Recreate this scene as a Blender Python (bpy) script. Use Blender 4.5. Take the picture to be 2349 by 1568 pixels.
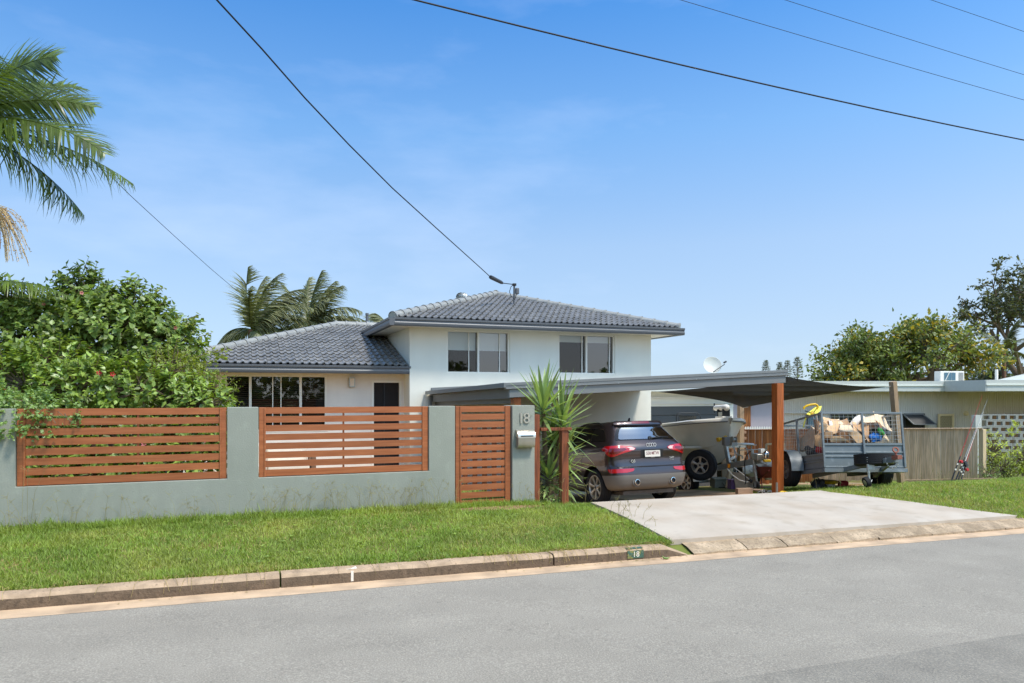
import bpy, bmesh, math, random
import numpy as np
from mathutils import Vector, Matrix, Euler, noise as mnoise
R = math.radians
random.seed(7); rng = np.random.default_rng(11)
for o in list(bpy.data.objects): bpy.data.objects.remove(o)
scene = bpy.context.scene
C = scene.collection

# ---------------------------------------------------------------- camera, sky, sun, exposure
FPX, CX, HY, PSI, HC = 1640.0, 1174.5, 905.0, R(20.8), 1.75     # focal length (px of a 2349 px wide frame), centre, horizon row, heading, eye height
cam = bpy.data.cameras.new('camera'); camo = bpy.data.objects.new('camera', cam); C.objects.link(camo)
cam.sensor_width = 36; cam.lens = 36 * FPX / 2349; cam.shift_y = (HY - 784) / 2349
cam.clip_start = 0.05; cam.clip_end = 3000
camo.location = (0, 0, HC); camo.rotation_euler = (R(90), 0, -PSI)
scene.camera = camo
SUN_EL, SUN_AZ = R(61), R(150)       # azimuth clockwise from +Y (into the property)
w = bpy.data.worlds.new('World'); scene.world = w; w.use_nodes = True
nt = w.node_tree; nt.nodes.clear()
wo = nt.nodes.new('ShaderNodeOutputWorld'); bg = nt.nodes.new('ShaderNodeBackground'); sky = nt.nodes.new('ShaderNodeTexSky')
sky.sky_type = 'NISHITA'; sky.sun_disc = False; sky.sun_elevation = SUN_EL; sky.sun_rotation = SUN_AZ
sky.altitude = 0; sky.air_density = 1.0; sky.dust_density = 3.0; sky.ozone_density = 2.2
bg.inputs['Strength'].default_value = 0.15
# thin wisps of high cloud
tc = nt.nodes.new('ShaderNodeTexCoord'); mp = nt.nodes.new('ShaderNodeMapping'); mp.inputs['Scale'].default_value = (1.0, 1.0, 3.2)
nz = nt.nodes.new('ShaderNodeTexNoise'); nz.inputs['Scale'].default_value = 2.3; nz.inputs['Detail'].default_value = 7; nz.inputs['Roughness'].default_value = 0.55
rp = nt.nodes.new('ShaderNodeValToRGB'); rp.color_ramp.elements[0].position = 0.50; rp.color_ramp.elements[1].position = 0.80
mul = nt.nodes.new('ShaderNodeMath'); mul.operation = 'MULTIPLY'; mul.inputs[1].default_value = 0.22
mx = nt.nodes.new('ShaderNodeMix'); mx.data_type = 'RGBA'; mx.inputs['B'].default_value = (5.2, 5.6, 6.6, 1)
L = nt.links.new
L(tc.outputs['Generated'], mp.inputs['Vector']); L(mp.outputs['Vector'], nz.inputs['Vector']); L(nz.outputs['Fac'], rp.inputs['Fac'])
L(rp.outputs['Color'], mul.inputs[0]); L(mul.outputs['Value'], mx.inputs['Factor'])
# the low sky is sampled a little higher up (no yellow haze line), and tinted evenly by elevation as photographed
sx_ = nt.nodes.new('ShaderNodeSeparateXYZ'); cb_ = nt.nodes.new('ShaderNodeCombineXYZ'); ma = nt.nodes.new('ShaderNodeMath'); ma.operation = 'MULTIPLY_ADD'; ma.inputs[1].default_value = 0.86; ma.inputs[2].default_value = 0.12
nv = nt.nodes.new('ShaderNodeVectorMath'); nv.operation = 'NORMALIZE'
L(tc.outputs['Generated'], sx_.inputs[0]); L(sx_.outputs['X'], cb_.inputs['X']); L(sx_.outputs['Y'], cb_.inputs['Y']); L(sx_.outputs['Z'], ma.inputs[0]); L(ma.outputs[0], cb_.inputs['Z'])
L(cb_.outputs[0], nv.inputs[0]); L(nv.outputs[0], sky.inputs['Vector'])
tr_ = nt.nodes.new('ShaderNodeValToRGB'); cr = tr_.color_ramp; TINT = [(0.0, (1.22, 1.12, 1.02)), (0.20, (1.14, 1.18, 1.15)), (0.34, (0.76, 1.10, 1.27)), (0.48, (0.36, 0.85, 1.25)), (1.0, (0.80, 0.92, 1.0))]
cr.elements[0].position = 0; cr.elements[0].color = (*[c / 2 for c in TINT[0][1]], 1); cr.elements[1].position = 1; cr.elements[1].color = (*[c / 2 for c in TINT[-1][1]], 1)
for p_, c_ in TINT[1:-1]: cr.elements.new(p_).color = (*[c / 2 for c in c_], 1)
L(sx_.outputs['Z'], tr_.inputs['Fac'])
tm = nt.nodes.new('ShaderNodeVectorMath'); tm.operation = 'MULTIPLY'; ts = nt.nodes.new('ShaderNodeVectorMath'); ts.operation = 'SCALE'; ts.inputs['Scale'].default_value = 2.0
L(sky.outputs['Color'], tm.inputs[0]); L(tr_.outputs['Color'], tm.inputs[1]); L(tm.outputs[0], ts.inputs[0]); L(ts.outputs[0], mx.inputs['A'])
L(mx.outputs['Result'], bg.inputs['Color']); L(bg.outputs['Background'], wo.inputs['Surface'])
sl = bpy.data.lights.new('sun', 'SUN'); sl.energy = 2.2; sl.angle = R(9); sl.color = (1.0, 0.955, 0.89)
so = bpy.data.objects.new('sun', sl); C.objects.link(so)
sdir = Vector((math.sin(SUN_AZ) * math.cos(SUN_EL), math.cos(SUN_AZ) * math.cos(SUN_EL), math.sin(SUN_EL)))
so.rotation_euler = sdir.to_track_quat('Z', 'Y').to_euler(); so.location = (0, 0, 30)
vs = scene.view_settings; vs.view_transform = 'Standard'; vs.look = 'None'; vs.exposure = 0.56; vs.gamma = 1.0
scene.cycles.max_bounces = 6; scene.cycles.transparent_max_bounces = 12; scene.cycles.use_denoising = True
scene.cycles.caustics_reflective = False; scene.cycles.caustics_refractive = False

# ---------------------------------------------------------------- geometry helpers
SP, CP = math.sin(PSI), math.cos(PSI)
def cam2w(right, fwd, z=0.0):                 # right / forward metres from the camera's foot -> world
    return Vector((right * CP + fwd * SP, -right * SP + fwd * CP, z))
def at_f(x, y, fwd):                          # a sight line followed fwd metres
    return cam2w((x - CX) / FPX * fwd, fwd, HC + (HY - y) / FPX * fwd)
def at_Y(x, y, Y):                            # a sight line met with the plane Y
    X = Y * math.tan(PSI + math.atan((x - CX) / FPX)); f = X * SP + Y * CP
    return Vector((X, Y, HC + (HY - y) / FPX * f))

class MB:
    def __init__(s): s.v = []; s.f = []; s.m = []; s.cm = 0
    def add(s, vs, fs):
        b = len(s.v); s.v += [tuple(p) for p in vs]; s.f += [tuple(i + b for i in f) for f in fs]; s.m += [s.cm] * len(fs); return s
    def box(s, x0, x1, y0, y1, z0, z1, mtx=None):
        p = [Vector((x, y, z)) for z in (z0, z1) for y in (y0, y1) for x in (x0, x1)]
        if mtx is not None: p = [mtx @ q for q in p]
        return s.add(p, [(0, 2, 3, 1), (4, 5, 7, 6), (0, 1, 5, 4), (1, 3, 7, 5), (3, 2, 6, 7), (2, 0, 4, 6)])
    def bar(s, a, b, w, h, up=(0, 0, 1)):      # rectangular bar from a to b
        a = Vector(a); b = Vector(b); d = (b - a).normalized(); u = Vector(up)
        sd = d.cross(u)
        if sd.length < 1e-4: sd = d.cross(Vector((1, 0, 0)))
        sd.normalize(); u2 = sd.cross(d)
        p = [e + sd * i * w / 2 + u2 * j * h / 2 for e in (a, b) for i, j in ((-1, -1), (1, -1), (1, 1), (-1, 1))]
        return s.add(p, [(0, 1, 2, 3), (7, 6, 5, 4), (0, 4, 5, 1), (1, 5, 6, 2), (2, 6, 7, 3), (3, 7, 4, 0)])
    def tube(s, pts, r, n=8, caps=True):
        pts = [Vector(p) for p in pts]; rs = r if hasattr(r, '__len__') else [r] * len(pts)
        vs, fs = [], []; prev = None
        for i, p in enumerate(pts):
            d = (pts[min(i + 1, len(pts) - 1)] - pts[max(i - 1, 0)])
            d = d.normalized() if d.length > 1e-9 else Vector((0, 0, 1))
            if prev is None: a = d.orthogonal().normalized()
            else:
                a = prev - d * prev.dot(d); a = a.normalized() if a.length > 1e-6 else d.orthogonal().normalized()
            prev = a; b = d.cross(a)
            for k in range(n):
                t = 2 * math.pi * k / n; vs.append(p + (a * math.cos(t) + b * math.sin(t)) * rs[i])
        for i in range(len(pts) - 1):
            for k in range(n): fs.append((i * n + k, i * n + (k + 1) % n, (i + 1) * n + (k + 1) % n, (i + 1) * n + k))
        if caps: fs.append(tuple(range(n))[::-1]); fs.append(tuple(range((len(pts) - 1) * n, len(pts) * n)))
        return s.add(vs, fs)
    def lathe(s, prof, mtx=None, n=24, close=False):   # prof: (radius, height) pairs about local Z
        mtx = mtx or Matrix(); vs, fs = [], []
        for (r, h) in prof:
            for k in range(n):
                t = 2 * math.pi * k / n; vs.append(mtx @ Vector((r * math.cos(t), r * math.sin(t), h)))
        m = len(prof)
        for i in range(m if close else m - 1):
            j = (i + 1) % m
            for k in range(n): fs.append((i * n + k, i * n + (k + 1) % n, j * n + (k + 1) % n, j * n + k))
        if not close: fs.append(tuple(range(n))[::-1]); fs.append(tuple(range((m - 1) * n, m * n)))
        return s.add(vs, fs)
    def prism(s, poly, d, mtx=None):           # poly (x, z) in local XZ, extruded along +Y by d
        mtx = mtx or Matrix(); n = len(poly)
        vs = [mtx @ Vector((x, 0, z)) for x, z in poly] + [mtx @ Vector((x, d, z)) for x, z in poly]
        return s.add(vs, [tuple(range(n)), tuple(range(2 * n - 1, n - 1, -1))] + [(i, i + n, (i + 1) % n + n, (i + 1) % n) for i in range(n)])
    def extr(s, prof, a, b):                   # profile (out, z) swept from a to b; 'out' is to the right of the travel direction
        a = Vector(a); b = Vector(b); d = (b - a); d.z = 0; d.normalize(); o = Vector((d.y, -d.x, 0)); n = len(prof)
        vs = [e + o * p + Vector((0, 0, q)) for e in (a, b) for p, q in prof]
        return s.add(vs, [tuple(range(n))[::-1], tuple(range(n, 2 * n))] + [(i, (i + 1) % n, (i + 1) % n + n, i + n) for i in range(n)])
    def grid(s, P):                            # P[i][j] points
        ni, nj = len(P), len(P[0])
        return s.add([p for r in P for p in r], [(i * nj + j, i * nj + j + 1, (i + 1) * nj + j + 1, (i + 1) * nj + j) for i in range(ni - 1) for j in range(nj - 1)])
    def mesh(s, name, mats, smooth=None, inv=None):
        me = bpy.data.meshes.new(name)
        vv = s.v if inv is None else [tuple(inv @ Vector(p)) for p in s.v]
        me.from_pydata(vv, [], s.f)
        for m in (mats if isinstance(mats, (list, tuple)) else [mats]): me.materials.append(m)
        if isinstance(mats, (list, tuple)) and len(mats) > 1: me.polygons.foreach_set('material_index', s.m)
        if smooth is not None:
            me.polygons.foreach_set('use_smooth', [True] * len(me.polygons)); me.set_sharp_from_angle(angle=R(smooth))
        me.update(); return me

def link(name, me, parent=None, loc=None, rot=None):
    o = bpy.data.objects.new(name, me); C.objects.link(o)
    if parent is not None: o.parent = parent
    if loc is not None: o.location = loc
    if rot is not None: o.rotation_euler = rot
    return o
ROOTS = {}
def tag(o, label=None, cat=None, group=None, kind=None):
    if label: o['label'] = label
    if cat: o['category'] = cat
    if group: o['group'] = group
    if kind: o['kind'] = kind
    return o
def thing(name, label, cat, loc=(0, 0, 0), rot=(0, 0, 0), group=None):
    o = bpy.data.objects.new(name, None); C.objects.link(o); o.empty_display_size = 0.1
    o.location = loc; o.rotation_euler = rot; tag(o, label, cat, group)
    ROOTS[o.name] = (Matrix.Translation(Vector(loc)) @ Euler(rot).to_matrix().to_4x4())
    return o
def rootof(o):
    while o.parent is not None: o = o.parent
    return o
def part(name, mb, mats, parent, world=False, smooth=None, bevel=0, seg=2):
    inv = ROOTS[rootof(parent).name].inverted() if world else None
    o = link(name, mb.mesh(name, mats, smooth, inv), parent)
    if bevel: bev(o, bevel, seg)
    return o
def single(name, mb, mats, label, cat, smooth=None, bevel=0, group=None, kind=None, loc=None):
    inv = Matrix.Translation(-Vector(loc)) if loc is not None else None
    o = link(name, mb.mesh(name, mats, smooth, inv), loc=loc)
    if bevel: bev(o, bevel)
    return tag(o, label, cat, group, kind)
def bev(o, wdt, seg=2):
    m = o.modifiers.new('bevel', 'BEVEL'); m.width = wdt; m.segments = seg; m.limit_method = 'ANGLE'; m.angle_limit = R(35)
    for p in o.data.polygons: p.use_smooth = True
    w2 = o.modifiers.new('wn', 'WEIGHTED_NORMAL'); w2.keep_sharp = True
def npmesh(name, V, F, mat, smooth=False):     # V (n,3), F (m,k) with one k
    me = bpy.data.meshes.new(name); V = np.ascontiguousarray(V, dtype=np.float32); F = np.ascontiguousarray(F, dtype=np.int32)
    k = F.shape[1]; me.vertices.add(len(V)); me.vertices.foreach_set('co', V.ravel())
    me.loops.add(F.size); me.loops.foreach_set('vertex_index', F.ravel())
    me.polygons.add(len(F)); me.polygons.foreach_set('loop_start', np.arange(0, F.size, k, dtype=np.int32))
    if smooth: me.polygons.foreach_set('use_smooth', np.ones(len(F), dtype=bool))
    me.materials.append(mat); me.update(calc_edges=True); me.validate(); return me

# ---------------------------------------------------------------- materials
def hexc(h):
    h = h.lstrip('#'); r = [int(h[i:i + 2], 16) / 255 for i in (0, 2, 4)]
    return tuple(((c + 0.055) / 1.055) ** 2.4 if c > 0.04045 else c / 12.92 for c in r)
def M(name, col, rough=0.6, metal=0.0, var=0.0, nscale=4.0, col2=None, ramp=(0.4, 0.62), bump=0.0, bscale=60.0, coat=0.0, objrand=0.0,
      stretch=None, spec=0.5, wave=None, island=0.0, transl=0.0, alpha=1.0, detail=5.0, c2=None, c2scale=30.0, c2ramp=(0.55, 0.7), gen=False, roughvar=0.0):
    if isinstance(col, str): col = hexc(col)
    if isinstance(col2, str): col2 = hexc(col2)
    if isinstance(c2, str): c2 = hexc(c2)
    warm = lambda c: None if c is None else tuple(min(0.88, v * k) for v, k in zip(c, (1.12, 1.0, 0.86)))   # surfaces as the photograph's white balance sees them
    col, col2, c2 = warm(col), warm(col2), warm(c2)
    m = bpy.data.materials.new(name); m.use_nodes = True; t = m.node_tree; n = t.nodes; L = t.links.new
    b = n['Principled BSDF']; b.inputs['Roughness'].default_value = rough; b.inputs['Metallic'].default_value = metal
    b.inputs['Base Color'].default_value = (*col, 1); b.inputs['Specular IOR Level'].default_value = spec
    if coat: b.inputs['Coat Weight'].default_value = coat; b.inputs['Coat Roughness'].default_value = 0.04
    vec = None
    def coords():
        nonlocal vec
        if vec is None:
            tcn = n.new('ShaderNodeTexCoord'); vec = tcn.outputs['Generated' if gen else 'Object']
            if stretch:
                mpn = n.new('ShaderNodeMapping'); mpn.inputs['Scale'].default_value = stretch; L(vec, mpn.inputs['Vector']); vec = mpn.outputs['Vector']
            if objrand:                         # shift the pattern from piece to piece
                oi = n.new('ShaderNodeObjectInfo'); ad = n.new('ShaderNodeVectorMath'); ad.operation = 'MULTIPLY_ADD'
                ad.inputs[1].default_value = (1, 1, 1); cb = n.new('ShaderNodeVectorMath'); cb.operation = 'SCALE'; cb.inputs['Scale'].default_value = 37.0
                cx_ = n.new('ShaderNodeCombineXYZ'); 
                for k in range(3): L(oi.outputs['Random'], cx_.inputs[k])
                L(cx_.outputs[0], cb.inputs[0]); L(vec, ad.inputs[0]); L(cb.outputs[0], ad.inputs[2]); vec = ad.outputs[0]
        return vec
    def nzn(sc, det=detail):
        q = n.new('ShaderNodeTexNoise'); q.inputs['Scale'].default_value = sc; q.inputs['Detail'].default_value = det; L(coords(), q.inputs['Vector']); return q.outputs['Fac']
    out = None
    def rgb(c):
        q = n.new('ShaderNodeRGB'); q.outputs[0].default_value = (*c, 1); return q.outputs[0]
    def mixc(fac, a, bb, mode='MIX'):
        q = n.new('ShaderNodeMix'); q.data_type = 'RGBA'; q.blend_type = mode
        if isinstance(fac, float): q.inputs['Factor'].default_value = fac
        else: L(fac, q.inputs['Factor'])
        L(a, q.inputs['A']); L(bb, q.inputs['B']); return q.outputs['Result']
    def rampn(fac, p0, p1):
        q = n.new('ShaderNodeMapRange'); q.inputs['From Min'].default_value = p0; q.inputs['From Max'].default_value = p1; L(fac, q.inputs['Value']); return q.outputs['Result']
    if col2 or var or c2 or objrand or island:
        out = rgb(col)
        if col2: out = mixc(rampn(nzn(nscale), *ramp), out, rgb(col2))
        if c2: out = mixc(rampn(nzn(c2scale), *c2ramp), out, rgb(c2))
        fac = None
        def mulv(src, lo, hi):
            nonlocal out
            q = n.new('ShaderNodeMapRange'); q.inputs['From Min'].default_value = 0; q.inputs['From Max'].default_value = 1
            q.inputs['To Min'].default_value = lo; q.inputs['To Max'].default_value = hi; L(src, q.inputs['Value'])
            sc = n.new('ShaderNodeVectorMath'); sc.operation = 'SCALE'; L(out, sc.inputs[0]); L(q.outputs['Result'], sc.inputs['Scale']); out = sc.outputs[0]
        if var: mulv(rampn(nzn(nscale * 1.7), 0.3, 0.7), 1 - var, 1 + var)
        if objrand:
            oi = n.new('ShaderNodeObjectInfo'); mulv(oi.outputs['Random'], 1 - objrand, 1 + objrand)
        if island:
            g = n.new('ShaderNodeNewGeometry'); mulv(g.outputs['Random Per Island'], 1 - island, 1 + island)
        L(out, b.inputs['Base Color'])
    if roughvar:
        q = n.new('ShaderNodeMapRange'); q.inputs['To Min'].default_value = max(0.02, rough - roughvar); q.inputs['To Max'].default_value = rough + roughvar
        q.inputs['From Min'].default_value = 0.3; q.inputs['From Max'].default_value = 0.7; L(nzn(nscale * 2.3), q.inputs['Value']); L(q.outputs['Result'], b.inputs['Roughness'])
    if bump:
        bp = n.new('ShaderNodeBump'); bp.inputs['Strength'].default_value = bump; bp.inputs['Distance'].default_value = 0.01
        L(nzn(bscale, 6.0), bp.inputs['Height']); L(bp.outputs['Normal'], b.inputs['Normal'])
    if transl:
        tr = n.new('ShaderNodeBsdfTranslucent'); ms = n.new('ShaderNodeMixShader'); ms.inputs[0].default_value = transl
        src = out if out is not None else rgb(col)
        br = n.new('ShaderNodeVectorMath'); br.operation = 'MULTIPLY'; br.inputs[1].default_value = (1.5, 1.55, 0.6); L(src, br.inputs[0])
        L(br.outputs[0], tr.inputs['Color']); L(b.outputs[0], ms.inputs[1]); L(tr.outputs[0], ms.inputs[2]); L(ms.outputs[0], n['Material Output'].inputs['Surface'])
    if alpha < 1: b.inputs['Alpha'].default_value = alpha
    return m
def glassmat(name, tint=(0.6, 0.65, 0.66), thru=0.5, rough=0.02):
    m = bpy.data.materials.new(name); m.use_nodes = True; t = m.node_tree; n = t.nodes; n.clear(); L = t.links.new
    o = n.new('ShaderNodeOutputMaterial'); ms = n.new('ShaderNodeMixShader'); fr = n.new('ShaderNodeFresnel'); fr.inputs['IOR'].default_value = 1.5
    gl = n.new('ShaderNodeBsdfGlossy'); gl.inputs['Roughness'].default_value = rough; tp = n.new('ShaderNodeBsdfTransparent'); tp.inputs['Color'].default_value = (*tint, 1)
    ad = n.new('ShaderNodeMath'); ad.operation = 'ADD'; ad.inputs[1].default_value = thru; ad.use_clamp = True
    L(fr.outputs[0], ad.inputs[0]); L(ad.outputs[0], ms.inputs[0]); L(tp.outputs[0], ms.inputs[1]); L(gl.outputs[0], ms.inputs[2]); L(ms.outputs[0], o.inputs['Surface'])
    return m

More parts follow.
